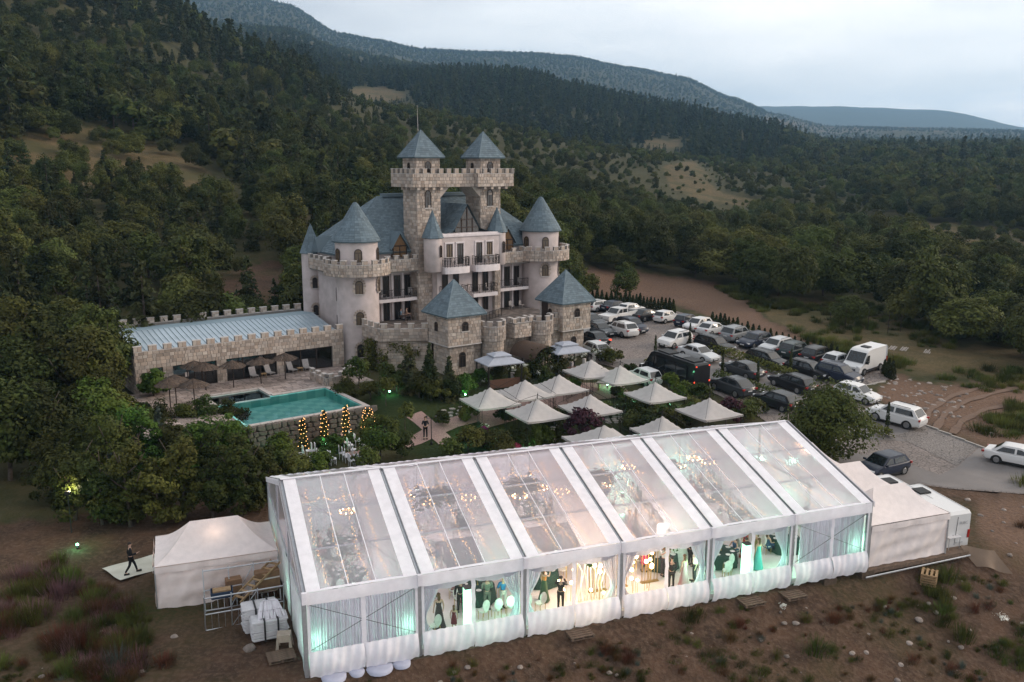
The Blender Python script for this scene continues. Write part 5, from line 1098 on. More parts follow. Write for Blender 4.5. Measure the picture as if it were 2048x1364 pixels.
    def pallet(loc, rz, label, n=5, W=1.2, D=.9):
        t = thing('wooden_pallet', label, 'pallet', loc, rz); sl = MB().bx(-W/2, W/2, -.07, .07, 0, .025).mesh('slat', PALW)
        for j in range(n):
            o = link('slat', sl, t); o.location = (0, -D/2+.07+j*(D-.14)/(n-1), .12)
            if j in (0, n-1, n//2): o = link('slat', sl, t); o.location = (0, -D/2+.07+j*(D-.14)/(n-1), 0)
        for x in (-W/2+.06, 0, W/2-.06): MB().bx(x-.05, x+.05, -D/2, D/2, .027, .118).build('bearer', PALW, t)
    pallet(t2w(-.9, 1.7, g(-.9, 1.7)+.05), TY+.05, 'dark weathered pallet on the dirt below the beige stool', 6)
    for a, l in ((12.6, 'small wooden pallet poking out under the third bay skirt'), (22.2, 'wooden pallet under the fifth marquee bay skirt'), (24.8, 'pallet propping the marquee deck at the fifth frame')): pallet(t2w(a, -.55, g(a, -.55)+.05), TY, l)
    q2 = thing('pallet_stack', 'stack of pale pallets leaning below the right canopy', 'pallet stack', t2w(33.5, -1.0, g(33.5, -1)), TY+.7); sl = MB().bx(-.5, .5, -.06, .06, 0, .03).mesh('slat', WOOD)
    for j in range(5):
        for i in range(4): o = link('slat', sl, q2); o.location = (0, -.35+i*.23, .14*j+.1)
        for x in (-.4, .4): MB().bx(x-.05, x+.05, -.4, .4, .14*j+.02, .14*j+.098).build('bearer', WOOD, q2)
    # deck edge of the right canopies
    t = thing('canopy_deck', 'raised dark scaffold deck carrying the right end canopies', 'deck', t2w(30, 0), TY); MB().bx(.05, 7.2, -.15, 11.7, -.3, -.08).build('deck_boards', PALW, t); MB().tube((-.3, -.35, -.35), (8.2, -.2, -.3), .05, n=6).build('scaffold_tube', ALU, t)
    for x in (0.6, 3, 5.5, 7): MB().bx(x-.08, x+.08, 0, .16, -1.3, -.3).build('prop_leg', PALW, t)
    t = thing('small_table', 'small white table behind the right canopy by the van', 'table', t2w(36.6, .6, -.08), TY); MB().bx(-.45, .45, -.3, .3, .7, .74).build('tabletop', WPL, t)
    for sx in (-1, 1):
        for sy in (-1, 1): MB().tube((sx*.4, sy*.25, 0), (sx*.4, sy*.25, .7), .02).build('leg', ALU, t)
    TARP = fabric('brown_tarp', (.22, .155, .11), .1); b = MB(); wavy(b, (0, 0, .75), (1.7, -.9, -.25), (.4, -.9, -1.0), 10, 8, lambda s, t: (0, .1*math.sin(s*7+t*3), .12*math.sin(s*6)*t)); o = b.build('brown_tarp', TARP, None, True); o.matrix_world = Matrix.Translation(t2w(36.9, .2, -.55)) @ Matrix.Rotation(TY, 4, 'Z'); tag(o, 'brown tarpaulin hanging off the deck corner below the van', 'tarp')
    # floor mat with the walking man
    b = MB(); wavy(b, (-8.95, 13.9, 0), (1.0, -1.85, 0), (2.75, 1.0, 0), 8, 12, lambda s, t: (.03*math.sin(t*9), .03*math.sin(s*7), .03+.02*math.sin(s*6+t*8))); o = b.build('floor_mat', mat('pale_mat', (.55, .54, .47), .85, c2=(.46, .45, .38), sc=1.2), None, True); o.matrix_world = Matrix.Translation((TO[0], TO[1], g(-7.5, 13.5)+.04)) @ Matrix.Rotation(TY, 4, 'Z'); tag(o, 'pale plastic sheet on the dirt left of the canopy', 'ground sheet')
    # drainage foil under the first bay
    for a, r in ((1.1, .55), (2.1, .35), (3.1, .6), (4.1, .4)):
        t = MB().lathe([(0, .1), (r*.8, .09), (r, .04), (r, -.1)], n=18).build('foil_bag', fabric('pale_foil', (.55, .57, .70), .2) if 'pale_foil' not in bpy.data.materials else bpy.data.materials['pale_foil'], None, True); t.matrix_world = Matrix.Translation(t2w(a, -.16, g(a, -.3)+.0)); tag(t, 'pale blue-white foil bag bulging out under the first bay skirt', 'foil bag', 'foil bags under the first bay')
props()
# ---------------------------------------------------------------- parking, lane, road
def cobble_mat(name, c, c2, sc, gap=(.05, .045, .04), bump=.6):
    m = bpy.data.materials.new(name); m.use_nodes = True; N = m.node_tree.nodes; L = m.node_tree.links; p = N['Principled BSDF']; p.inputs['Roughness'].default_value = .85
    tc = N.new('ShaderNodeTexCoord'); v = N.new('ShaderNodeTexVoronoi'); v.feature = 'DISTANCE_TO_EDGE'; v.inputs['Scale'].default_value = sc; v2 = N.new('ShaderNodeTexVoronoi'); v2.inputs['Scale'].default_value = sc
    L.new(tc.outputs['Object'], v.inputs[0]); L.new(tc.outputs['Object'], v2.inputs[0]); nz = N.new('ShaderNodeTexNoise'); nz.inputs['Scale'].default_value = .25; nz.inputs['Detail'].default_value = 6; L.new(tc.outputs['Object'], nz.inputs[0])
    def mix(f, a, b):
        x = N.new('ShaderNodeMix'); x.data_type = 'RGBA'; L.new(f, x.inputs[0]) if not isinstance(f, float) else setattr(x.inputs[0], 'default_value', f)
        for s, q in ((6, a), (7, b)):
            if isinstance(q, tuple): x.inputs[s].default_value = (*q, 1)
            else: L.new(q, x.inputs[s])
        return x.outputs[2]
    sx = N.new('ShaderNodeSeparateColor'); L.new(v2.outputs['Color'], sx.inputs[0]); col = mix(sx.outputs[0], c, c2); r0 = N.new('ShaderNodeMapRange'); r0.inputs[1].default_value = .4; r0.inputs[2].default_value = .62; L.new(nz.outputs['Fac'], r0.inputs[0]); h = N.new('ShaderNodeMath'); h.operation = 'MULTIPLY'; h.inputs[1].default_value = .55; L.new(r0.outputs[0], h.inputs[0]); col = mix(h.outputs[0], col, tuple(x*.72 for x in c2))
    r = N.new('ShaderNodeMapRange'); r.inputs[1].default_value = .02; r.inputs[2].default_value = .09; L.new(v.outputs['Distance'], r.inputs[0]); col = mix(r.outputs[0], gap, col); L.new(col, p.inputs['Base Color'])
    b = N.new('ShaderNodeBump'); b.inputs['Strength'].default_value = bump; b.inputs['Distance'].default_value = .04; L.new(r.outputs[0], b.inputs['Height']); L.new(b.outputs[0], p.inputs['Normal']); return m
def drape(name, poly, m, dz, label, step=.7, kind='structure'):
    xs = [p[0] for p in poly]; ys = [p[1] for p in poly]; bm = bmesh.new(); vs = [bm.verts.new((x, y, 0)) for x, y in poly]; bm.faces.new(vs)
    for ax, lo, hi in ((0, min(xs), max(xs)), (1, min(ys), max(ys))):
        for t in np.arange(lo+step*1.5, hi, step*2.2):
            no = (1, 0, 0) if ax == 0 else (0, 1, 0); co = (t, 0, 0) if ax == 0 else (0, t, 0)
            bmesh.ops.bisect_plane(bm, geom=bm.verts[:]+bm.edges[:]+bm.faces[:], plane_co=co, plane_no=no)
    X = np.array([v.co.x for v in bm.verts]); Y = np.array([v.co.y for v in bm.verts]); Z = G(X, Y)+dz
    for v, z in zip(bm.verts, Z): v.co.z = z
    bmesh.ops.recalc_face_normals(bm, faces=bm.faces); me = bpy.data.meshes.new(name); bm.to_mesh(me); bm.free(); me.materials.append(m)
    if me.polygons and me.polygons[0].normal.z < 0: me.flip_normals()
    return tag(link(name, me), label, kind=kind)
drape('parking_pavement', PARK, cobble_mat('parking_cobbles', (.25, .205, .185), (.19, .158, .142), 3.0, (.085, .072, .064)), .01, 'cobbled hotel car park')
ASPH = mat('lane_concrete', (.20, .18, .17), .85, c2=(.15, .135, .128), sc=.35, det=8, bump=.2, bsc=20); PAVB = cobble_mat('road_setts', (.24, .21, .195), (.19, .165, .15), 4.5, bump=.3)
drape('lane', gpoly([(1205,722),(1290,716),(1370,722),(1440,726),(1530,752),(1650,790),(1750,832),(1850,872),(1850,885),(1760,880),(1690,868),(1600,830),(1500,788),(1400,756),(1290,733),(1240,736)]), ASPH, .022, 'smooth grey drive lane between the parked cars')
drape('road', gpoly([(1790,985),(1835,966),(1905,976),(2072,989),(2420,1102),(2420,1062),(2072,937),(1962,893),(1915,934),(1880,950),(1800,922),(1700,905),(1640,905),(1690,948)]), ASPH, .022, 'grey road leading out past the marquee')
drape('crossing', gpoly([(1790,872),(1850,852),(1930,884),(1958,892),(1913,932),(1850,900)]), PAVB, .03, 'band of pale setts across the drive')
def kerb():
    T = bpy.data.objects.new('kerb', None); COL.objects.link(T); tag(T, 'pale kerb stones along the dirt edge of the drive', kind='structure'); me = MB().bx(-.5, .5, -.09, .09, -.1, .13).mesh('kerb_stone', mat('kerb_concrete', (.38, .35, .32), .9, c2=(.27, .25, .23), sc=2))
    for pts in (((1700,783),(1745,803),(1800,829),(1850,851),(1930,883),(2072,936),(2400,1054)), ((1770,764),(1700,779)), ((1438,706),(1480,722),(1532,741),(1592,759)), ((1436,757),(1510,781),(1566,799)), ((1742,856),(1782,876)), ((1745,868),(1690,868))):
        P = [hit(*p) for p in pts]
        for a, b in zip(P[:-1], P[1:]):
            d = b-a; L_ = np.hypot(d[0], d[1]); n = max(1, int(L_/1.02))
            for k in range(n): c = a+d*(k+.5)/n; o = link('kerb_stone', me, T); o.location = (c[0], c[1], float(G(c[0], c[1]))+.0); o.rotation_euler = (0, 0, math.atan2(d[1], d[0])); o.scale = (L_/n/1.02, 1, 1)
kerb()
def tracks():
    m = mat('rut_soil', (.135, .086, .061), .95, c2=(.165, .106, .076), sc=2.5, bump=.6)
    for pts in ([(1846,846),(1862,818),(1905,792),(1975,772),(2060,752)], [(1872,858),(1890,828),(1935,802),(2000,784),(2070,768)], [(1905,868),(1925,842),(1970,820),(2070,800)]):
        P = [hit(*p)[:2] for p in pts]; A, B = [], []; Q = [P[0]+(P[-1]-P[0])*0 for _ in ()]
        for a, b in zip(P[:-1], P[1:]): Q += [a+(b-a)*t for t in (0, .34, .67)]
        Q.append(P[-1])
        for i, p in enumerate(Q): d = Q[min(i+1, len(Q)-1)]-Q[max(i-1, 0)]; d = d/np.hypot(*d); s = np.array([-d[1], d[0]])*(.28+.1*math.sin(i*2.1)); A.append(tuple(p+s)); B.append(tuple(p-s))
        drape('dirt_track', A+B[::-1], m, .07, 'tyre ruts curving over the graded dirt', 1.2)
tracks()
# ---------------------------------------------------------------- vehicles
PAINT = mat('car_paint', (1, 1, 1), .36, obc=True, spec=.2, coat=.15); CARG = mat('car_glass', (.016, .020, .022), .08, spec=.6, c2=(.012, .014, .016)); TYRE = mat('tyre', (.02, .02, .02), .85); RIM = mat('rim', (.35, .35, .36), .35, metal=.8)
HEADL = mat('headlight', (.65, .66, .68), .1, spec=.8); TAILL = mat('taillight', (.35, .02, .015), .2, spec=.6); TRIMB = mat('black_trim', (.02, .02, .021), .6); PLATE = mat('plate', (.6, .6, .6), .5); TAILON = mat('taillight_lit', (.6, .03, .02), .3, emit=(1, .08, .03), es=1.2)
#        L    W    H   wheelbase  hood z, cowl x, roof front x, roof rear x, rear glass foot x, tail z, wheel r, belt z
CARS = dict(sedan=(4.7, 1.8, 1.44, 2.75, .92, 1.05, .35, -1.15, -1.80, .98, .33, .94), hatch=(4.1, 1.75, 1.48, 2.55, .95, .98, .35, -1.45, -1.90, 1.0, .32, .96), wagon=(4.75, 1.82, 1.5, 2.8, .95, 1.1, .45, -1.75, -2.22, 1.0, .34, .98),
            suv=(4.6, 1.9, 1.7, 2.68, 1.08, 1.15, .55, -1.65, -2.12, 1.12, .38, 1.12), coupe_suv=(4.4, 1.85, 1.58, 2.65, 1.05, 1.05, .4, -1.15, -1.95, 1.12, .38, 1.1), small=(3.6, 1.65, 1.5, 2.42, .98, 1.0, .4, -1.35, -1.70, 1.0, .30, .98))
def car(kind, lit=False):
    L_, W_, H, wb, hz, cx, rf, rr, rg, tz, wr, bz = CARS[kind]; T = thing('parked_car', 'x', 'car'); w = W_/2
    st = []; xs = [L_/2, L_/2-.06, L_/2-.22, L_/2-.6, cx+.25, cx, 0, rg+.35, rg, (rg-L_/2)/2-.02, -L_/2+.12, -L_/2]
    xs = sorted(set(round(x, 3) for x in xs), reverse=True)
    def top(x):
        if x >= cx: return np.interp(x, [cx, L_/2-.6, L_/2-.22, L_/2-.06, L_/2], [bz, hz-.04, hz-.14, .72, .6])
        if x <= rg: return np.interp(x, [-L_/2, -L_/2+.12, rg], [tz-.22, tz-.03, max(tz, bz)])
        return bz
    b = MB(); V = []; m = 12
    for x in xs:
        e = abs(2*x/L_); k = w*(1-.16*max(0, (e-.72)/.28)**2); lo = .22+(.10 if e > .9 else 0)+(.12 if e > .99 else 0); t = float(top(x))
        ring = [(-.80, lo), (-.97, lo+.10), (-1.0, .50), (-1.0, .62), (-.965, t-.10), (-.86, t-.01), (.86, t-.01), (.965, t-.10), (1.0, .62), (1.0, .50), (.97, lo+.10), (.80, lo)]
        V += [(x, y*k, z) for y, z in ring]
    n = len(xs); F = [(i*m+j, i*m+(j+1) % m, (i+1)*m+(j+1) % m, (i+1)*m+j) for i in range(n-1) for j in range(m)]+[tuple(range(m))[::-1], tuple(range((n-1)*m, n*m))]; b.add(V, F)
    # greenhouse
    wb_, wt = w*.93, w*.74; q = [(cx, bz-.02, wb_*.94), (rf, H-.05, wt), (rf-.25, H, wt*.96), (rr+.3, H-.005, wt*.96), (rr, H-.05, wt), (rg, bz-.02, wb_*.94)]
    V = []
    for x, z, y in q: V += [(x, -y, z), (x, y, z)]
    V += [((cx+rg)/2, -wb_, bz-.02), ((cx+rg)/2, wb_, bz-.02)]
    b.add(V, [(0, 2, 3, 1), (2, 4, 5, 3), (4, 6, 7, 5), (6, 8, 9, 7), (8, 10, 11, 9), (0, 12, 2), (12, 10, 8), (12, 8, 6, 4, 2), (1, 3, 13), (13, 9, 11), (13, 3, 5, 7, 9)])
    for sx in (wb/2, -wb/2+.03):
        for sy in (-1, 1):
            A = [(sx+(wr+.07)*math.cos(t), .30+(wr+.05)*math.sin(t)) for t in np.linspace(-.15, math.pi+.15, 12)]; b.prism(A, 'y', sy*(w+.004), sy*(w-.2), 1)
    b.bx(-L_/2+.6, L_/2-.6, -w-.002, -w+.1, .22, .32, 1).bx(-L_/2+.6, L_/2-.6, w-.1, w+.002, .22, .32, 1); b.bx(L_/2-.05, L_/2+.012, -w*.45, w*.45, .34, .58, 1)
    if 'suv' in kind or kind == 'wagon':
        for sy in (-1, 1): b.tube((rf-.3, sy*wt*.9, H+.05), (rr+.3, sy*wt*.9, H+.05), .025, n=5, m=1)
    body = b.build('body', [PAINT, TRIMB], T, True)
    body.data.set_sharp_from_angle(angle=R_(32))
    def lerp3(a, c, t): return tuple(a[i]+(c[i]-a[i])*t for i in range(3))
    def glass(nm, P, nr, off=.012, sh=.06):
        c = tuple(sum(p[i] for p in P)/len(P) for i in range(3)); P = [Vector(lerp3(p, c, sh))+Vector(nr)*off for p in P]; MB().add(P, [tuple(range(len(P)))]).build(nm, CARG, T)
    S = lambda y: [(cx, y*wb_*.94, bz-.02), (rf, y*wt, H-.05), (rr, y*wt, H-.05), (rg, y*wb_*.94, bz-.02)]
    A, B = S(-1), S(1); glass('windscreen', [A[0], B[0], B[1], A[1]], (.6, 0, .8), .015, .07); glass('rear_window', [A[2], B[2], B[3], A[3]], (-.6, 0, .7), .015, .10)
    for sy, Q in ((-1, A), (1, B)):
        mid = -.15; bt = lambda x: (x, sy*(wb_*(.94+.06*(1-abs(2*(x-(cx+rg)/2)/(cx-rg))))), bz+.03); tp = lambda x: (x, sy*(wt+.025), H-.13)
        glass('side_window', [bt(cx-.25), tp(rf-.12), tp(mid+.06), bt(mid+.06)], (0, sy, .25), .02, .03); glass('side_window', [bt(mid-.06), tp(mid-.06), tp(rr+.12), bt(rg+.35)], (0, sy, .25), .02, .03)
        MB().box((cx-.18, sy*(w+.07), bz+.04), (.12, .2, .13)).build('wing_mirror', PAINT, T)
        MB().box((L_/2-.17, sy*w*.70, .70), (.22, w*.38, .13), rz=-sy*.35).build('headlight', HEADL, T)
        MB().box((-L_/2+.07, sy*w*.78, tz-.17), (.16, w*.36, .15), rz=sy*.3).build('tail_light', TAILON if lit else TAILL, T)
        for sx in (wb/2, -wb/2+.03):
            wh = MB().tube((sx, sy*(w-.19), wr), (sx, sy*(w+.012), wr), wr, n=18).build('wheel', TYRE, T); MB().tube((sx, sy*(w+.008), wr), (sx, sy*(w+.022), wr), wr*.66, wr*.6, n=14).build('rim', RIM, wh)
    for x in (L_/2+.02, -L_/2-.008): MB().box((x, 0, .50 if x > 0 else tz-.33), (.03, .5, .11)).build('number_plate', PLATE, T)
    return T
def van(kind):
    """tall panel van, minibus"""
    mini = kind == 'minibus'; L_, W_, H = (7.4, 2.05, 2.75) if mini else (5.9, 2.0, 2.5); w = W_/2; T = thing('parked_van', 'x', 'van'); b = MB(); wb = L_*.6; wr = .36; fx = L_/2
    side = [(-fx, .35), (fx-.1, .35), (fx, .55), (fx-.04, .95), (fx-.75, 1.22), (fx-1.5, H-.22), (fx-1.85, H-.04), (fx-2.4, H), (-fx+.2, H), (-fx+.03, H-.15)]
    ys = [(-1, .0), (-.97, .03), (.97, .03), (1, .0)]; V = []
    for y, ins in ((-.90, 1), (-1, 0), (1, 0), (.90, 1)):
        for x, z in side: f = max(0, (z-1.1)/(H-1.1)); V.append((x*(1-.008*ins), y*w*(1-.10*f*f), z+(0 if not ins else (.03 if z > H-.3 else 0))))
    m = len(side); F = [(j*m+i, j*m+(i+1) % m, (j+1)*m+(i+1) % m, (j+1)*m+i) for j in range(3) for i in range(m)]+[tuple(range(m)), tuple(range(3*m, 4*m))[::-1]]; b.add(V, F)
    for sx in (wb/2, -wb/2+.1):
        for sy in (-1, 1): b.prism([(sx+(wr+.08)*math.cos(t), .34+(wr+.06)*math.sin(t)) for t in np.linspace(-.1, math.pi+.1, 12)], 'y', sy*(w+.004), sy*(w-.2), 1)
    b.bx(-fx+.3, fx-1.7, -w-.006, -w+.05, .42, .55, 1).bx(-fx+.3, fx-1.7, w-.05, w+.006, .42, .55, 1); body = b.build('body', [PAINT, TRIMB], T, True); body.data.set_sharp_from_angle(angle=R_(30))
    yy = lambda z: w*(1-.10*max(0, (z-1.1)/(H-1.1))**2)
    MB().add([(fx-.80, -w*.88, 1.30), (fx-.80, w*.88, 1.30), (fx-1.44, w*.84, H-.26), (fx-1.44, -w*.84, H-.26)], [(0, 1, 2, 3)]).build('windscreen', CARG, T).location = (.035, 0, .02)
    for sy in (-1, 1):
        def pane(x0, x1, x2, x3, z0, z1): MB().add([(x0, sy*(yy(z0)+.008), z0), (x1, sy*(yy(z0)+.008), z0), (x2, sy*(yy(z1)+.008), z1), (x3, sy*(yy(z1)+.008), z1)], [(0, 1, 2, 3)]).build('side_window', CARG, T)
        pane(fx-1.95, fx-1.0, fx-1.5, fx-1.95, 1.22, H-.5)
        if mini:
            for k in range(3): x = fx-2.1-k*1.45; pane(x-1.38, x, x, x-1.38, 1.3, H-.42)
        MB().box((fx-1.25, sy*(w+.13), 1.38), (.14, .22, .32)).build('wing_mirror', TRIMB, T); MB().box((fx-.22, sy*w*.74, .92), (.34, .34, .26), rz=-sy*.3).build('headlight', HEADL, T); MB().box((-fx-.0, sy*w*.91, 1.1), (.06, .10, .14) if mini else (.06, .14, .5)).build('tail_light', TAILON if mini else TAILL, T)
        if mini: MB().box((-fx+.02, sy*w*.78, H-.22), (.06, .12, .1)).build('marker_light', TAILON, T)
        for sx in (wb/2, -wb/2+.1): wh = MB().tube((sx, sy*(w-.2), wr), (sx, sy*(w+.012), wr), wr, n=18).build('wheel', TYRE, T); MB().tube((sx, sy*(w+.008), wr), (sx, sy*(w+.022), wr), wr*.62, wr*.55, n=14).build('rim', RIM, wh)
    MB().box((-fx-.003, 0, 1.35), (.012, .02, 1.75)).build('door_seam', TRIMB, T); MB().box((-fx-.01, .18, 1.0), (.03, .05, .2)).build('door_handle', TRIMB, T); MB().box((-fx-.015, -.35, .62), (.02, .52, .12)).build('number_plate', PLATE, T); MB().box((fx+.01, 0, .68), (.02, 1.1, .2)).build('grille', TRIMB, T)
    if mini:
        for x, l in ((.9, 1.6), (-1.0, 1.2), (-2.4, 1.4)): MB().box((x, 0, H+.06), (l, 1.25, .1)).build('roof_hatch', PAINT if x < .5 and x > -2 else TRIMB, T)
    else: MB().box((fx-2.9, 0, H+.05), (.75, .8, .1)).build('roof_vent', TRIMB, T)
    return T
def pickup():
    T = car('suv'); 
    for ch in list(T.children):
        if ch.name.split('.')[0] in ('body', 'side_window', 'rear_window', 'windscreen'): bpy.data.objects.remove(ch, do_unlink=True)
    L_, w = 5.6, .97; b = MB(); b.prism([(-2.8, .45), (2.7, .45), (2.8, .7), (2.72, 1.1), (1.2, 1.2), (-2.8, 1.2)], 'y', -w, w); b.prism([(1.2, 1.2), (.55, 1.82), (-.75, 1.85), (-.95, 1.2)], 'y', -w*.84, w*.84)
    for sx in (1.7, -1.75):
        for sy in (-1, 1): b.prism([(sx+.5*math.cos(t), .42+.46*math.sin(t)) for t in np.linspace(-.1, math.pi+.1, 12)], 'y', sy*(w+.006), sy*(w-.2), 1)
    b.bx(-2.72, -1.02, -w+.12, w-.12, 1.201, 1.206, 1); b.build('body', [PAINT, TRIMB], T)
    for sy in (-1, 1):
        MB().bx(-2.8, -.95, sy*(w-.05)-.06, sy*(w-.05)+.06, 1.2, 1.34).build('bed_rail', PAINT, T)
        for x0, x1, x2, x3 in ((.12, 1.0, .5, .12), (-.78, .02, .02, -.68)): MB().add([(x0, sy*(w*.84+.008), 1.27), (x1, sy*(w*.84+.008), 1.27), (x2, sy*(w*.84+.008), 1.72), (x3, sy*(w*.84+.008), 1.72)], [(0, 1, 2, 3)]).build('side_window', CARG, T)
    MB().bx(-2.85, -2.76, -w+.03, w-.03, 1.0, 1.36).build('tailgate', PAINT, T); MB().add([(1.14, -.74, 1.27), (1.14, .74, 1.27), (.62, .7, 1.78), (.62, -.7, 1.78)], [(0, 1, 2, 3)]).build('windscreen', CARG, T).location = (.03, 0, .02); MB().add([(-.93, -.72, 1.3), (-.93, .72, 1.3), (-.80, .68, 1.75), (-.80, -.68, 1.75)], [(0, 1, 2, 3)]).build('rear_window', CARG, T).location = (-.03, 0, 0)
    for ch in T.children:
        n = ch.name.split('.')[0]
        if n == 'wheel': p = [v.co.x for v in ch.data.vertices]; ch.location = ((1.7-1.34) if p[0] > 0 else (-1.75+1.31), 0, .04); 
        if n in ('headlight',): ch.location = (.5, 0, .15)
        if n in ('tail_light',): ch.location = (-.5, 0, .0)
        if n == 'wing_mirror': ch.location = (0, 0, .15)
        if n == 'number_plate': ch.location = (.5 if ch.data.vertices[0].co.x > 0 else -.5, 0, 0)
    return T
WH, SI, GR, DG, BK, NV = (.64, .63, .62), (.50, .51, .52), (.22, .23, .24), (.045, .048, .052), (.014, .014, .016), (.02, .026, .045)
HD = {'+u': TH, '-u': TH+math.pi, '+v': TH+math.pi/2, '-v': TH-math.pi/2}
CARLIST = [  # kind, photo spot of its middle on the ground, heading, turn, paint, label
 ('wagon',1199,621,'+u',.1,SI,'silver estate car farthest back beside the gate tower'), ('sedan',1231,622,'+u',.05,NV,'dark blue car with roof showing behind the white pickup'), ('hatch',1262,628,'+u',.1,WH,'white hatchback between the pickup and the cypress row'),
 ('pickup',1236,644,'-u',.1,WH,'white double cab pickup truck'), ('sedan',1293,640,'+u',.08,BK,'black saloon at the cypress row, left of small white hatchback'), ('small',1332,644,'+u',.12,WH,'small white hatchback parked alone at the end of its row'),
 ('suv',1262,664,'-v',-.1,NV,'dark blue estate just behind the white seven-seat suv'), ('suv',1243,671,'+v',-.12,WH,'white seven-seat suv with dark rear window, near the tower'), ('sedan',1182,651,'-v',-.1,DG,'dark saloon half hidden behind the gate tower'), ('sedan',1199,670,'-v',-.1,DG,'dark grey saloon facing out beside the gate tower'),
 ('sedan',1186,688,'+v',-.15,BK,'black saloon with lit brake lamp beside the gate tower'), ('hatch',1163,668,'+u',0,WH,'white hatchback mostly hidden behind the gate tower'), ('hatch',1198,714,'-v',-.1,SI,'silver car behind the small grey gazebo with white flowers'),
 ('suv',1349,692,'-u',.12,WH,'white boxy suv facing the camera in the middle of the car park'), ('sedan',1396,718,'-v',.0,SI,'silver saloon with sunroof beside the clipped hedge'), ('wagon',1428,700,'-v',.0,BK,'black estate behind the silver saloon'),
 ('small',1374,652,'+u',.1,NV,'small dark hatchback next to a white front-facing hatchback'), ('hatch',1395,660,'-u',.1,WH,'white hatchback facing the camera in the cypress row'), ('sedan',1424,668,'+u',.12,SI,'pale silver saloon with red rear lamps in the cypress row'),
 ('suv',1472,680,'+u',.12,GR,'grey suv in the cypress row, right of the pale saloon'), ('wagon',1508,692,'-u',.1,NV,'dark blue estate facing the camera in the cypress row'), ('wagon',1551,703,'-u',.1,SI,'silver estate facing the camera in the cypress row'), ('suv',1589,713,'+u',.1,(.03,.045,.045),'dark green suv seen from behind in the cypress row'),
 ('suv',1633,723,'+u',.12,BK,'black suv next to the small silver estate'), ('hatch',1674,732,'+u',.1,SI,'small silver estate between black suv and big white van'), ('wagon',1533,731,'-v',.0,BK,'black estate on the far side of the clipped hedge'),
 ('sedan',1483,750,'+v',-.05,DG,'dark grey saloon in the lane behind the black minibus'), ('suv',1674,762,'-v',.05,NV,'dark blue suv facing out in front of the white van'), ('wagon',1615,752,'-v',.05,BK,'black estate beside the dark blue suv, above the big tree'),
 ('wagon',1583,778,'+v',-.08,BK,'black estate above the big round tree, rear lamps showing'), ('coupe_suv',1463,786,'+v',-.08,DG,'dark sloping-back suv behind the minibus'), ('hatch',1552,814,'+v',0,BK,'black hatchback almost hidden left of the big tree'),
 ('hatch',1712,800,'-v',.1,WH,'white car half hidden behind the right side of the big tree'), ('suv',1790,846,'+v',.12,WH,'white suv standing alone on the drive by the dirt'), ('hatch',1764,948,'-u',-.12,NV,'dark blue hatchback near the right end canopies'), ('sedan',2038,930,'-v',.22,WH,'white saloon cut off by the frame at the road')]
def park():
    protos = {}
    def put(T, px, py, hd, rot, colr, label, L_, up=0):
        p = hit(px, py); a = HD[hd]+rot; f = np.array([math.cos(a), math.sin(a)]); s = np.array([-f[1], f[0]]); q = p[:2]
        zf, zb = float(G(*(q+f*L_*.3))), float(G(*(q-f*L_*.3))); zl, zr = float(G(*(q+s*.8))), float(G(*(q-s*.8)))
        T.location = (q[0], q[1], (zf+zb)/2+.012); T.rotation_euler = (math.atan2(zl-zr, 1.6), -math.atan2(zf-zb, L_*.6), a); T['label'] = label; T['group'] = 'vehicles around the hotel'
        for ch in T.children: ch.color = (*colr, 1)
    for kind, px, py, hd, rot, colr, label in CARLIST:
        if kind == 'pickup': T = pickup(); T.name = 'pickup_truck'; put(T, px, py, hd, rot, colr, label, 5.6); T['category'] = 'pickup truck'; continue
        lit = 'lit brake' in label
        if kind not in protos or lit:
            T = car(kind, lit)
            if not lit: protos[kind] = T
        else: T = dup(protos[kind])
        put(T, px, py, hd, rot, colr, label, CARS[kind][0])
    V1 = van('van'); put(V1, 1726, 742, '-u', .12, WH, 'tall white panel van parked nose out at the row end', 5.9)
    V2 = dup(V1); put(V2, 1832, 1060, '+v', -.32, WH, 'white panel van behind the right end canopies, rear doors showing', 5.9)
    V3 = dup(V1); put(V3, 1768, 1038, '+v', -.32, WH, 'white van whose roof vent shows over the right canopies', 5.9)
    V4 = dup(protos['small']); put(V4, 1287, 766, '+v', -.05, WH, 'small white car half hidden between the sails and black minibus', 3.6)
    M_ = van('minibus'); M_.name = 'minibus'; put(M_, 1345, 765, '+v', -.05, BK, 'long black minibus with red lamps behind the garden sails', 7.0); M_['category'] = 'minibus'
    t = bpy.data.curves.new('lettering', 'FONT'); t.body = 'FUBC'; t.size = .24; t.align_x = 'CENTER'; t.extrude = .002; o = bpy.data.objects.new('lettering', t); COL.objects.link(o); me = bpy.data.meshes.new_from_object(o.evaluated_get(bpy.context.evaluated_depsgraph_get())); bpy.data.objects.remove(o); o = link('lettering', me, V2); o.rotation_euler = (math.pi/2, 0, -math.pi/2); o.location = (-2.965, -.45, 1.75); me.materials.clear(); me.materials.append(mat('grey_letters', (.35, .35, .36)))
park()
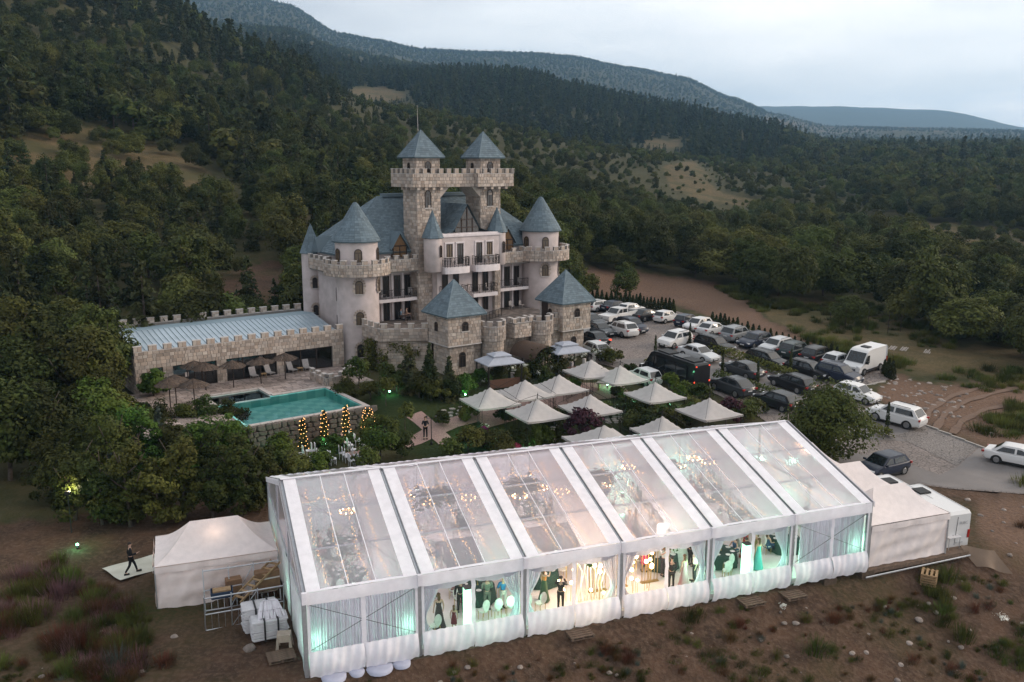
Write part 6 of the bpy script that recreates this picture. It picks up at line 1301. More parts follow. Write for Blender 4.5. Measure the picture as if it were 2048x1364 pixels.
# rows of small cypresses, hedges and slim columns in the car park
def greens():
    q = random.Random(21); th = [crown_mesh('crown', crown_column(60+i, 1.75, .42, 420, .13, .75), LM['thuja']) for i in range(2)]; slim = crown_mesh('crown', crown_column(63, 2.7, .17, 420, .10, .35), LM['thuja']); tr = trunk_mesh('trunk', .7, .04, 5, 0)
    k = 0
    for pts, n, w in (([(1166,599),(1205,604),(1255,609),(1346,626)], 23, 'behind the first row of cars'), ([(1424,652),(1480,670),(1560,693),(1640,716),(1694,737)], 26, 'behind the second row of cars'), ([(1768,748),(1784,757)], 3, 'beside the tall white van')):
        P = [hit(*p) for p in pts]; cum = np.concatenate([[0], np.cumsum([np.hypot(*(b-a)[:2]) for a, b in zip(P[:-1], P[1:])])])
        for s in np.linspace(0, cum[-1], n):
            x, y = [np.interp(s, cum, [p[i] for p in P]) for i in (0, 1)]; tree('cypress', f'small clipped cypress in the row {w}', 'cypress', (x, y, float(G(x, y))-.05), th[k % 2], tr, q.uniform(.85, 1.12), q.uniform(0, 6), f'cypresses {w}'); k += 1
    for (x, y), w in (((1310,722),'before the silver saloon'), ((1379,694),'by the white boxy suv'), ((1444,756),'in the lower hedge by the saloon'), ((1514,778),'in the lower hedge behind the coupe suv'), ((1580,751),'in the upper hedge'), ((1773,868),'before the white suv on the drive')):
        p = hit(x, y); tree('slim_cypress', f'very thin column cypress {w}', 'cypress', (p[0], p[1], p[2]-.05), slim, tr, 1, q.uniform(0, 6))
    r = np.random.default_rng(5)
    def hedge(pts, h, w, label, m='hedge', dens=150):
        P = [hit(*p) for p in pts]; A = []; Bn = []
        for a, b in zip(P[:-1], P[1:]):
            d = (b-a)[:2]; L_ = np.hypot(*d); d = d/L_; s = np.array([-d[1], d[0]]); n = int(L_*dens); t = r.uniform(0, L_, n); ang = r.uniform(0, math.pi, n); R = r.uniform(.8, 1.1, n); y = np.cos(ang)*w*R; z = np.sin(ang)**.6*h*R
            X = a[0]+d[0]*t+s[0]*y; Y = a[1]+d[1]*t+s[1]*y; A.append(np.stack([X, Y, G(X, Y)+z], 1)); Bn.append(unit(np.stack([s[0]*np.cos(ang), s[1]*np.cos(ang), np.sin(ang)+.2], 1)+.5*r.normal(size=(n, 3))))
        V, F = leaf_quads(np.concatenate(A), np.concatenate(Bn), .13, r); o = link('hedge', npmesh('hedge', V, F, LM[m])); tag(o, label, 'hedge')
    hedge([(1420,704),(1440,708),(1481,722),(1532,741),(1592,760)], .95, .55, 'clipped green hedge strip between the two parking lanes'); hedge([(1434,757),(1449,764),(1510,783),(1566,801)], .9, .55, 'lower green hedge strip behind the black minibus and coupe suv'); hedge([(1741,862),(1780,880)], .8, .55, 'short hedge by the thin cypress before the white suv'); hedge([(1296,728),(1322,720)], .5, .5, 'tiny hedge corner at the cobbles beside the minibus')
greens()
# ---------------------------------------------------------------- people
SKIN = mat('skin', (.52, .33, .25), .6, c2=(.46, .29, .22)); CLOTH = mat('clothing', (1, 1, 1), .85, obc=True); HAIRD = mat('dark_hair', (.03, .02, .015), .6); HAIRB = mat('brown_hair', (.12, .065, .03), .6); SHOE = mat('shoes', (.02, .018, .016), .5)
def skinned(name, nodes, edges, m, lv=1):
    """one continuous surface grown round a jointed skeleton: nodes {key:(pos, radius)}"""
    ks = list(nodes); me = bpy.data.meshes.new(name); me.from_pydata([nodes[k][0] for k in ks], [(ks.index(a), ks.index(b)) for a, b in edges], []); o = bpy.data.objects.new(name, me); COL.objects.link(o)
    md = o.modifiers.new('skin', 'SKIN'); md.use_smooth_shade = True
    for i, k in enumerate(ks): r = nodes[k][1]; me.skin_vertices[0].data[i].radius = r if isinstance(r, tuple) else (r, r); me.skin_vertices[0].data[i].use_root = (i == 0)
    sb = o.modifiers.new('sub', 'SUBSURF'); sb.levels = sb.render_levels = lv
    dg = bpy.context.evaluated_depsgraph_get(); r = bpy.data.meshes.new_from_object(o.evaluated_get(dg)); bpy.data.objects.remove(o, do_unlink=True); r.name = name
    r.materials.clear(); r.materials.append(m); return r
def skeleton(pose, fem=False):
    """joint positions of a 1.75 m figure facing -Y"""
    s = .19 if not fem else .165; hw = .10; J = dict(pel=(0, 0, .93), spi=(0, 0, 1.15), che=(0, 0, 1.36), nec=(0, 0, 1.50), hed=(0, -.02, 1.66))
    for k, sg in (('l', 1), ('r', -1)): J['hip'+k] = (sg*hw, 0, .90); J['kne'+k] = (sg*hw*1.05, -.02, .49); J['ank'+k] = (sg*hw*1.1, .01, .09); J['toe'+k] = (sg*hw*1.3, -.17, .04); J['sho'+k] = (sg*s, 0, 1.42); J['elb'+k] = (sg*(s+.07), .02, 1.14); J['wri'+k] = (sg*(s+.07), -.06, .90); J['fin'+k] = (sg*(s+.06), -.09, .80)
    if pose == 'walk': J.update(knel=(.09, -.18, .52), ankl=(.08, -.28, .12), toel=(.08, -.44, .09), kner=(-.09, .08, .50), ankr=(-.09, .32, .14), toer=(-.09, .18, .05), elbl=(.25, .12, 1.16), wril=(.25, .06, .93), finl=(.25, .02, .84), elbr=(-.25, -.06, 1.16), wrir=(-.2, -.3, 1.18), finr=(-.18, -.38, 1.22))
    if pose == 'sit':
        for k, sg in (('l', 1), ('r', -1)): J['kne'+k] = (sg*.13, -.44, .92); J['ank'+k] = (sg*.13, -.46, .50); J['toe'+k] = (sg*.14, -.62, .46); J['elb'+k] = (sg*(s+.07), -.08, 1.16); J['wri'+k] = (sg*.18, -.32, 1.12); J['fin'+k] = (sg*.16, -.42, 1.10)
    if pose == 'photo':
        for k, sg in (('l', 1), ('r', -1)): J['elb'+k] = (sg*(s+.10), -.16, 1.28); J['wri'+k] = (sg*.10, -.34, 1.50); J['fin'+k] = (sg*.06, -.40, 1.56)
    if pose == 'cross':
        for k, sg in (('l', 1), ('r', -1)): J['elb'+k] = (sg*(s+.08), -.06, 1.14); J['wri'+k] = (sg*.05, -.22, 1.04); J['fin'+k] = (-sg*.03, -.24, 1.03)
    if pose == 'wave': J.update(elbr=(-.32, -.05, 1.40), wrir=(-.30, -.12, 1.66), finr=(-.29, -.14, 1.76))
    return J
LIMB = [('pel', 'spi'), ('spi', 'che'), ('che', 'nec'), ('nec', 'hed')]+[e for k in 'lr' for e in (('pel', 'hip'+k), ('hip'+k, 'kne'+k), ('kne'+k, 'ank'+k), ('ank'+k, 'toe'+k), ('che', 'sho'+k), ('sho'+k, 'elb'+k), ('elb'+k, 'wri'+k), ('wri'+k, 'fin'+k))]
_pm = {}
def person_mesh(pose, fem, outfit):
    k = (pose, fem, outfit)
    if k in _pm: return _pm[k]
    J = skeleton(pose, fem); g = .9 if fem else 1.; rad = dict(pel=(.125, .105), spi=(.105*g, .085), che=(.135*g, .10), nec=.052, hed=(.075, .09))
    for s in 'lr': rad.update({'hip'+s: .085, 'kne'+s: .055, 'ank'+s: .037, 'toe'+s: .032, 'sho'+s: .058*g, 'elb'+s: .041*g, 'wri'+s: .030*g, 'fin'+s: .022})
    nodes = {n: (J[n], rad[n]) for n in J}; nodes['top'] = ((J['hed'][0], J['hed'][1], J['hed'][2]+.09), .05); body = skinned('person', nodes, LIMB+[('hed', 'top')], SKIN)
    # face and fingers: nose, ears, five short fingers to each hand
    bm = bmesh.new(); bm.from_mesh(body); extra = MB(); h = Vector(J['hed']); extra.ball(h+Vector((0, -.105, -.0)), (.012, .02, .018), 6, 4)
    for s in (-1, 1): extra.ball(h+Vector((s*.082, .005, 0)), (.012, .022, .032), 6, 4)
    for s in 'lr':
        f = Vector(J['fin'+s]); d = (f-Vector(J['wri'+s])).normalized(); sd = d.cross(Vector((0, 1, .3))).normalized()
        for i in range(4): extra.tube(f+sd*(i-1.5)*.017, f+sd*(i-1.5)*.019+d*(.07-.01*abs(i-1.4))+Vector((0, -.01, 0)), .008, .006, 5)
        extra.tube(f-d*.06+sd*.03, f+sd*.05, .010, .007, 5)
    m2 = extra.mesh('x', SKIN, True); bm.from_mesh(m2); bm.to_mesh(body); bm.free()
    parts = []
    o = .022
    if outfit in ('suit', 'shirt', 'sleeveless'):
        tn = {n: (J[n], tuple(x+o for x in rad[n]) if isinstance(rad[n], tuple) else rad[n]+o) for n in ('pel', 'spi', 'che', 'shol', 'shor', 'elbl', 'elbr', 'wril', 'wrir')}; tn['nk'] = ((0, J['nec'][1], J['nec'][2]-.05), .07)
        E = [('pel', 'spi'), ('spi', 'che'), ('che', 'nk')]+[('che', 'sho'+s) for s in 'lr']+[('sho'+s, 'elb'+s) for s in 'lr']
        if outfit == 'suit': E += [('elb'+s, 'wri'+s) for s in 'lr']
        used = set(x for e in E for x in e); parts.append(('jacket' if outfit == 'suit' else 'shirt', skinned('jacket', {n: v for n, v in tn.items() if n in used}, E, CLOTH)))
        E = [e for s in 'lr' for e in (('pel', 'hip'+s), ('hip'+s, 'kne'+s), ('kne'+s, 'ank'+s))]; used = ['pel']+[x+s for s in 'lr' for x in ('hip', 'kne', 'ank')]
        parts.append(('trousers', skinned('trousers', {n: (J[n], tuple(x+.012 for x in rad[n]) if isinstance(rad[n], tuple) else rad[n]+.016) for n in used}, E, CLOTH)))
    else:
        tn = {n: (J[n], tuple(x+.016 for x in rad[n]) if isinstance(rad[n], tuple) else rad[n]+.012) for n in ('pel', 'spi', 'che')}; tn['nk'] = ((0, 0, J['nec'][2]-.10), .08); tn['sl'] = ((.14, 0, 1.41), .055); tn['sr'] = ((-.14, 0, 1.41), .055)
        parts.append(('bodice', skinned('bodice', tn, [('pel', 'spi'), ('spi', 'che'), ('che', 'nk'), ('che', 'sl'), ('che', 'sr')], CLOTH)))
        zl = .10 if outfit == 'gown' else .48; sk = MB()
        if pose == 'sit': sk.prism([(-.02, 1.06), (.16, 1.0), (.16, .82), (-.5, .80), (-.53, .52), (-.42, .5), (-.40, .80), (-.5, 1.0), (-.3, 1.04)], 'x', -.2, .2)
        else:
            prof = [(.125, 1.12), (.155, .95), (.19, .75), (.22 if outfit == 'gown' else .20, .5)]+([(.27, .28), (.33, .04)] if outfit == 'gown' else []); n = 22; V = []
            for r, z in prof: V += [(r*(1+.07*math.sin(i*math.pi*2*5/n)*(1.1-z))*math.cos(2*math.pi*i/n), .8*r*(1+.07*math.sin(i*math.pi*2*5/n)*(1.1-z))*math.sin(2*math.pi*i/n), z) for i in range(n)]
            sk.add(V, [(j*n+i, j*n+(i+1) % n, (j+1)*n+(i+1) % n, (j+1)*n+i) for j in range(len(prof)-1) for i in range(n)])
        parts.append(('skirt', sk.mesh('skirt', CLOTH, True)))
    hb = MB(); hb.ball((h.x, h.y+.02, h.z+.055), (.092, .105, .085), 10, 7)
    if fem: hb.ball((h.x, h.y+.075, h.z-.10), (.085, .05, .17), 8, 6)
    parts.append(('hair', hb.mesh('hair', HAIRB if fem else HAIRD, True))); sh = MB()
    for s in 'lr': a, t = Vector(J['ank'+s]), Vector(J['toe'+s]); c = (a+t)/2; sh.box((c.x, c.y, min(a.z, t.z)+.0), (.09, .27, .075))
    parts.append(('shoes', sh.mesh('shoes', SHOE))); _pm[k] = (body, parts); return _pm[k]
def person(label, loc, face, pose='stand', fem=False, outfit='suit', c1=(.03, .03, .035), c2=None, s=1., group=None, hair=None):
    body, parts = person_mesh(pose, fem, outfit); p = link('person', body); p.location = loc; p.rotation_euler = (0, 0, face); p.scale = (s,)*3; tag(p, label, 'person', group)
    for n, me in parts:
        o = link(n, me, p); o.color = (*((c2 or c1) if n in ('trousers', 'skirt') else c1), 1)
        if n == 'hair' and hair: o.material_slots[0].link = 'OBJECT'; o.material_slots[0].material = hair
    return p
def facedir(dx, dy): return math.atan2(dy, dx)+math.pi/2       # turns the figure's -Y front to (dx, dy)
FA = lambda da, dn: facedir(*(da*tA+dn*tN))
def people():
    g = lambda x, y: float(G(x, y)); BKc = (.012, .012, .014)
    person('man in black walking over the pale sheet left of the canopy', (*t2w(-7.42, 12.7)[:2], g(*t2w(-7.42, 12.7)[:2])+.08), FA(1, .1), 'walk', False, 'suit', BKc)
    x, y, z = hit(851, 878); person('waitress in black apron and white collar standing on the pink path', (x, y, z+.03), facedir(.1, -1), 'cross', True, 'sleeveless', BKc, BKc, hair=HAIRB)
    x, y, z = hit(684, 906); person('man in black suit standing among the white garden chairs', (x, y, z), facedir(.9, -.4), 'stand', False, 'suit', BKc)
    F = lambda a, n: t2w(a, n, .2)
    rows = [('long-haired woman in a dark gown at the second bay curtain', 6.3, 1.5, (0, 1), 'stand', 1, 'gown', (.05, .04, .045), None, 1), ('little girl in a burgundy dress inside the second bay', 6.9, 1.05, (.4, 1), 'stand', 1, 'dress', (.14, .02, .03), None, .72),
     ('man in a black suit behind the green column', 7.7, 2.6, (.2, 1), 'stand', 0, 'suit', BKc, None, 1), ('man in a bright blue shirt and white trousers', 9.75, 2.2, (-.2, 1), 'cross', 0, 'shirt', (.03, .16, .35), (.6, .6, .58), 1), ('man in a grey-green suit at the second bay table', 9.0, 2.4, (.1, 1), 'cross', 0, 'suit', (.16, .18, .15), None, 1),
     ('woman in a wine red dress behind the second bay tables', 6.9, 4.6, (.5, -1), 'stand', 1, 'dress', (.16, .02, .04), None, 1), ('woman with orange top and green skirt at the third bay', 11.95, 2.3, (1, .3), 'wave', 1, 'gown', (.45, .20, .06), (.05, .09, .05), 1), ('man in black taking a photo of the warm lamps', 12.35, 1.15, (.6, 1), 'photo', 0, 'suit', BKc, None, 1),
     ('man in a dark jacket with his back to the fourth window', 18.55, 1.2, (.2, 1), 'cross', 0, 'suit', BKc, None, 1), ('woman in a pale pink gown at the fourth window', 19.35, 1.3, (-.3, 1), 'stand', 1, 'gown', (.50, .30, .33), None, .97), ('man in a white shirt and dark trousers at the fourth bay curtain', 20.1, 1.5, (-1, .2), 'stand', 0, 'shirt', (.7, .7, .7), (.03, .03, .035), 1),
     ('man in a white shirt behind the dark jacket man', 18.95, 2.7, (.2, -1), 'photo', 0, 'shirt', (.66, .66, .68), (.04, .04, .05), 1), ('woman in a bright pink dress by the flowers', 18.2, 3.4, (.3, 1), 'stand', 1, 'dress', (.55, .05, .18), None, 1), ('woman in a dusty rose dress beside the flower stand', 18.8, 4.4, (0, -1), 'stand', 1, 'gown', (.35, .16, .15), None, 1),
     ('man in a dark suit by the green column of the fifth bay', 23.5, 1.9, (.3, 1), 'stand', 0, 'suit', BKc, None, 1), ('woman in a turquoise gown at the fifth window', 24.1, 1.6, (-.2, 1), 'stand', 1, 'gown', (.10, .42, .42), None, 1), ('woman in a red dress at the fifth bay', 24.3, 3.1, (.2, -1), 'stand', 1, 'gown', (.35, .02, .03), None, 1), ('woman in an olive dress by the fifth bay curtain', 24.55, 2.4, (-1, .3), 'stand', 1, 'gown', (.18, .17, .05), None, 1),
     ('man in black bending over the fifth bay table', 21.4, 2.2, (.8, .5), 'cross', 0, 'suit', BKc, None, 1), ('man in black beside the fifth bay post', 20.9, 3.2, (.8, .1), 'stand', 0, 'suit', BKc, None, 1), ('woman in a brown dress behind the fifth bay table', 22.5, 3.9, (-.2, -1), 'wave', 1, 'dress', (.20, .11, .07), None, 1)]
    for l, a, n, d, pose, fem, out, c1, c2, s in rows: person(l, F(a, n), FA(*d), pose, bool(fem), out, c1, c2, s)
    # the couple on the terrace balcony
    for u, v, l, fem, c in ((1.95, 12.3, 'shirtless man lounging on the terrace by the stone tower', 0, (.45, .28, .2)), (1.25, 12.35, 'person in a blue top seated on the terrace by the stone tower', 0, (.22, .33, .42))):
        person(l, c2w(u, v, 3.40), facedir(*(cU*.8-cV*.4)), 'sit', False, 'shirt', c, (.10, .07, .06)); t = thing('terrace_chair', f'grey terrace chair under the {l.split(" lounging")[0].split(" seated")[0]}', 'chair', c2w(u, v, 3.87), facedir(*(cU*.8-cV*.4)))
        MB().bx(-.24, .24, -.24, .24, .36, .40).build('seat', STEEL, t); MB().bx(-.24, .24, .22, .26, .40, .9).build('backrest', STEEL, t)
        for sx in (-.2, .2):
            for sy in (-.2, .2): MB().tube((sx, sy, 0), (sx, sy, .36), .02, n=5).build('leg', STEEL, t)
people()
# ---------------------------------------------------------------- banquet tables, chairs, guests inside
def banquet():
    q = random.Random(31); GREENC = fabric('green_tablecloth', (.018, .055, .045), .05); WCH = mat('white_chair', (.72, .72, .70), .45); F = lambda a, n, z=.2: t2w(a, n, z)
    C = thing('banquet_chair', 'x', 'chair'); b = MB(); b.lathe([(0, .44), (.22, .44), (.22, .49), (0, .50)], n=14).build('seat', WCH, C); bk = MB(); bk.lathe([(0, 0), (.23, 0), (.25, .03), (.23, .06), (0, .06)], n=16); o = bk.build('backrest', WCH, C); o.scale = (.9, 1.15, 1); o.rotation_euler = (math.pi/2+.1, 0, 0); o.location = (0, .27, .82)
    lg = MB().tube((0, 0, 0), (0, 0, .45), .014, .018, n=5).mesh('leg', GOLD)
    for x in (-.17, .17):
        for y in (-.16, .19): o = link('leg', lg, C); o.location = (x, y, 0)
    for x in (-.12, .12): MB().tube((x, .2, .45), (x, .25, .62), .012, n=5).build('back_post', GOLD, C)
    first = [C]; cnt = [0]
    def chair(a, n, da, dn, label, group=None, z=.2):
        c = first[0] if cnt[0] == 0 else dup(first[0]); cnt[0] += 1; c.location = F(a, n, z); c.rotation_euler = (0, 0, FA(da, dn)); c['label'] = label
        if group: c['group'] = group
        elif 'group' in c: del c['group']
    for a, n, l in ((5.95, 1.0, 'white oval-back chair by the long-haired woman'), (8.5, 1.55, 'first white oval-back chair right of the green column in bay two'), (9.15, 1.5, 'second white oval-back chair right of the green column in bay two'), (9.85, 1.55, 'third white oval-back chair, before the man in blue'), (10.6, 1.4, 'white oval-back chair in the corner of bay three'), (11.35, 1.35, 'white oval-back chair left of the man taking a photo'), (20.75, 1.2, 'white oval-back chair nearest the fourth bay post, in bay five'), (21.9, 1.25, 'white oval-back chair in the left window of bay five'), (22.4, 1.9, 'white oval-back chair left of the glowing column in bay five'), (23.1, 1.2, 'white oval-back chair right of the glowing column')): chair(a, n, q.uniform(-.5, .5), 1, l)
    spots = [(8.9, 3.6), (12.6, 4.2), (19.4, 3.7), (22.6, 2.9), (3.2, 3.2), (27., 3.2), (3.2, 7.2), (26.8, 7.), (3.3, 11.3), (7.3, 12.4), (11.4, 12.8), (15.5, 12.8), (19.6, 12.8), (23.6, 12.6), (27.4, 11.6), (6.9, 8.2), (22.9, 8.4)]
    cols = [(.02, .02, .025), (.06, .06, .07), (.5, .5, .5), (.25, .05, .07), (.03, .08, .16), (.10, .16, .13), (.35, .18, .2), (.5, .42, .35), (.02, .05, .04)]
    T0 = None; cl = MB(); n_ = 28; V = []
    for r, z in ((0, .76), (.84, .76), (.86, .74), (.9, .35), (.95, .02)): V += [(r*(1+.05*(math.sin(i*math.pi*2*9/n_) if z < .5 else 0))*math.cos(2*math.pi*i/n_), r*(1+.05*(math.sin(i*math.pi*2*9/n_) if z < .5 else 0))*math.sin(2*math.pi*i/n_), z) for i in range(n_)]
    cl.add(V, [(j*n_+i, j*n_+(i+1) % n_, (j+1)*n_+(i+1) % n_, (j+1)*n_+i) for j in range(4) for i in range(n_)]); clm = cl.mesh('cloth', GREENC, True); pl = MB().lathe([(0, .772), (.12, .77), (.14, .785)], n=12).mesh('plate', WCH); vs = MB().lathe([(.05, .76), (.02, .9), (.03, 1.25), (.0, 1.25)], n=8).mesh('vase', GOLD); fl = crown_mesh('flowers', crown_round(70, .55, .3, 0, 9, 22, .09), LM['white'])
    for i, (a, n) in enumerate(spots):
        near = n < 4.5; t = thing('round_table', 'round banquet table under a dark green cloth', 'table', F(a, n), TY+i, 'dark green round tables in the marquee'); link('cloth', clm, t)
        for k in range(7): o = link('plate', pl, t); A = k*2*math.pi/7; o.location = (.62*math.cos(A), .62*math.sin(A), 0)
        v = thing('flower_vase', 'gold vase of white flowers on a dark green table', 'vase', F(a, n), i, 'flower vases on the banquet tables'); link('vase', vs, v); o = link('flowers', fl, v); o.location = (0, 0, 1.15)
        for k in range(7):
            A = k*2*math.pi/7+i; da, dn = math.cos(A), math.sin(A)
            if near and dn < -.55: continue
            ca, cn = a+1.22*da, n+1.22*dn
            if not (.6 < ca < 29.4 and .6 < cn < 14.4): continue
            chair(ca, cn, -da, -dn, 'white oval-back chair drawn up to a dark green banquet table', 'white chairs around the banquet tables')
            if q.random() < .55: fem = q.random() < .5; person('seated guest at a dark green banquet table', F(ca-.02*da, cn-.02*dn, -.27), FA(-da, -dn), 'sit', fem, 'dress' if fem else 'suit', q.choice(cols), None, 1, 'guests seated at the banquet tables')
    for k in range(16):
        a, n = q.uniform(9, 21), q.uniform(6.2, 10.5); fem = k % 2 == 0; person('standing guest on the dance floor under the clear roof', F(a, n), q.uniform(0, 6.28), q.choice(('stand', 'wave', 'cross')), fem, q.choice(('gown', 'dress')) if fem else 'suit', q.choice(cols), None, 1, 'guests on the dance floor')
    # hanging greenery grids over the middle bays
    gr = [crown_mesh('foliage', crown_round(75+i, .9, 1.0, 0, 16, 40, .16, .55), LM['dark']) for i in range(2)]
    for i, (a, n) in enumerate(((8.3, 8.6), (13.0, 8.4), (17.6, 8.2), (22.0, 8.6))):
        t = thing('hanging_greenery', 'dark hanging greenery frame under the clear roof', 'hanging greenery', F(a, n, 3.5), TY, 'hanging greenery frames in the marquee'); fr = MB()
        for x in (-1.3, -.65, 0, .65, 1.3): fr.tube((x, -.8, .45), (x, .8, .45), .025, n=5)
        for y in (-.8, .8): fr.tube((-1.3, y, .45), (1.3, y, .45), .025, n=5)
        for x in (-1.3, 1.3): fr.tube((x, 0, .45), (x, 0, 2.0), .012, n=4)
        fr.build('frame', BLACK, t); o = link('foliage', gr[i % 2], t); o.scale = (1.4, .9, .8); s = MB()
        for k in range(26): x, y = q.uniform(-1.2, 1.2), q.uniform(-.7, .7); s.tube((x, y, .4), (x, y, q.uniform(-.5, 0)), .010, n=3)
        so = s.build('strands', WPVC, t); so['kind'] = 'stuff'
    # photo wall: gold rod screens, birch branches, letter panel and flower stand
    for a, l in ((16.1, 'gold rod screen left of the bright globe lamps'), (14.9, 'gold rod screen behind the white branches'), (17.9, 'gold rod screen right of the bright globe lamps')):
        t = thing('rod_screen', l, 'screen', F(a, 2.3), TY); b = MB().bx(-.5, .5, -.1, .1, 0, .05)
        b.build('base', GOLD, t); rm = MB().tube((0, 0, .05), (0, 0, 2.5), .022, n=5).mesh('rod', GOLD)
        for k in range(6): o = link('rod', rm, t); o.location = (-.45+k*.18, 0, 0); o.scale = (1, 1, .85+.2*(k % 3)/2)
    t = thing('branch_display', 'stand of painted white birch branches in the third bay', 'branches', F(14.2, 1.6), TY)
    for k in range(9): x = -.7+k*.17; b = MB(); b.path([Vector((x, 0, 0)), Vector((x+q.uniform(-.15, .15), q.uniform(-.1, .1), .8)), Vector((x+q.uniform(-.2, .2), q.uniform(-.1, .1), 1.6)), Vector((x+q.uniform(-.3, .3), 0, 2.3))], .03, 5); b.build('branch', WCH, t)
    link('leaf_garland', crown_mesh('leaf_garland', crown_round(80, .9, .5, 0, 8, 30, .12), LM['lush']), t).location = (-.1, 0, 1.7)
    t = thing('flower_stand', 'tall stand of white flowers and green leaves in the fourth bay', 'flower stand', F(19.2, 2.6), TY); MB().lathe([(.2, 0), (.2, .03), (.03, .06), (.03, 1.6)], n=8).build('stand', GOLD, t); link('flowers', crown_mesh('flowers', crown_round(81, .9, .5, 0, 12, 30, .12), LM['white']), t).location = (0, 0, 1.5); link('foliage', crown_mesh('foliage', crown_round(82, .8, .6, 0, 12, 30, .12), LM['lush']), t).location = (0, 0, 1.4)
    t = thing('letter_panel', 'white panel with a black letter O behind the fourth bay guests', 'panel', F(19.9, 3.4), TY); MB().bx(-1, 1, 0, .06, 0, 2.6).build('panel', WCH, t); b = MB()
    for k in range(20):
        A, B = 2*math.pi*k/20, 2*math.pi*(k+1)/20; f = lambda r, x: (-.3+r*.75*math.cos(x), -.03, 1.9+r*math.sin(x)); b.add([f(.36, A), f(.36, B), f(.22, B), f(.22, A)], [(0, 1, 2, 3)])
    b.build('letter', BLACK, t)
banquet()
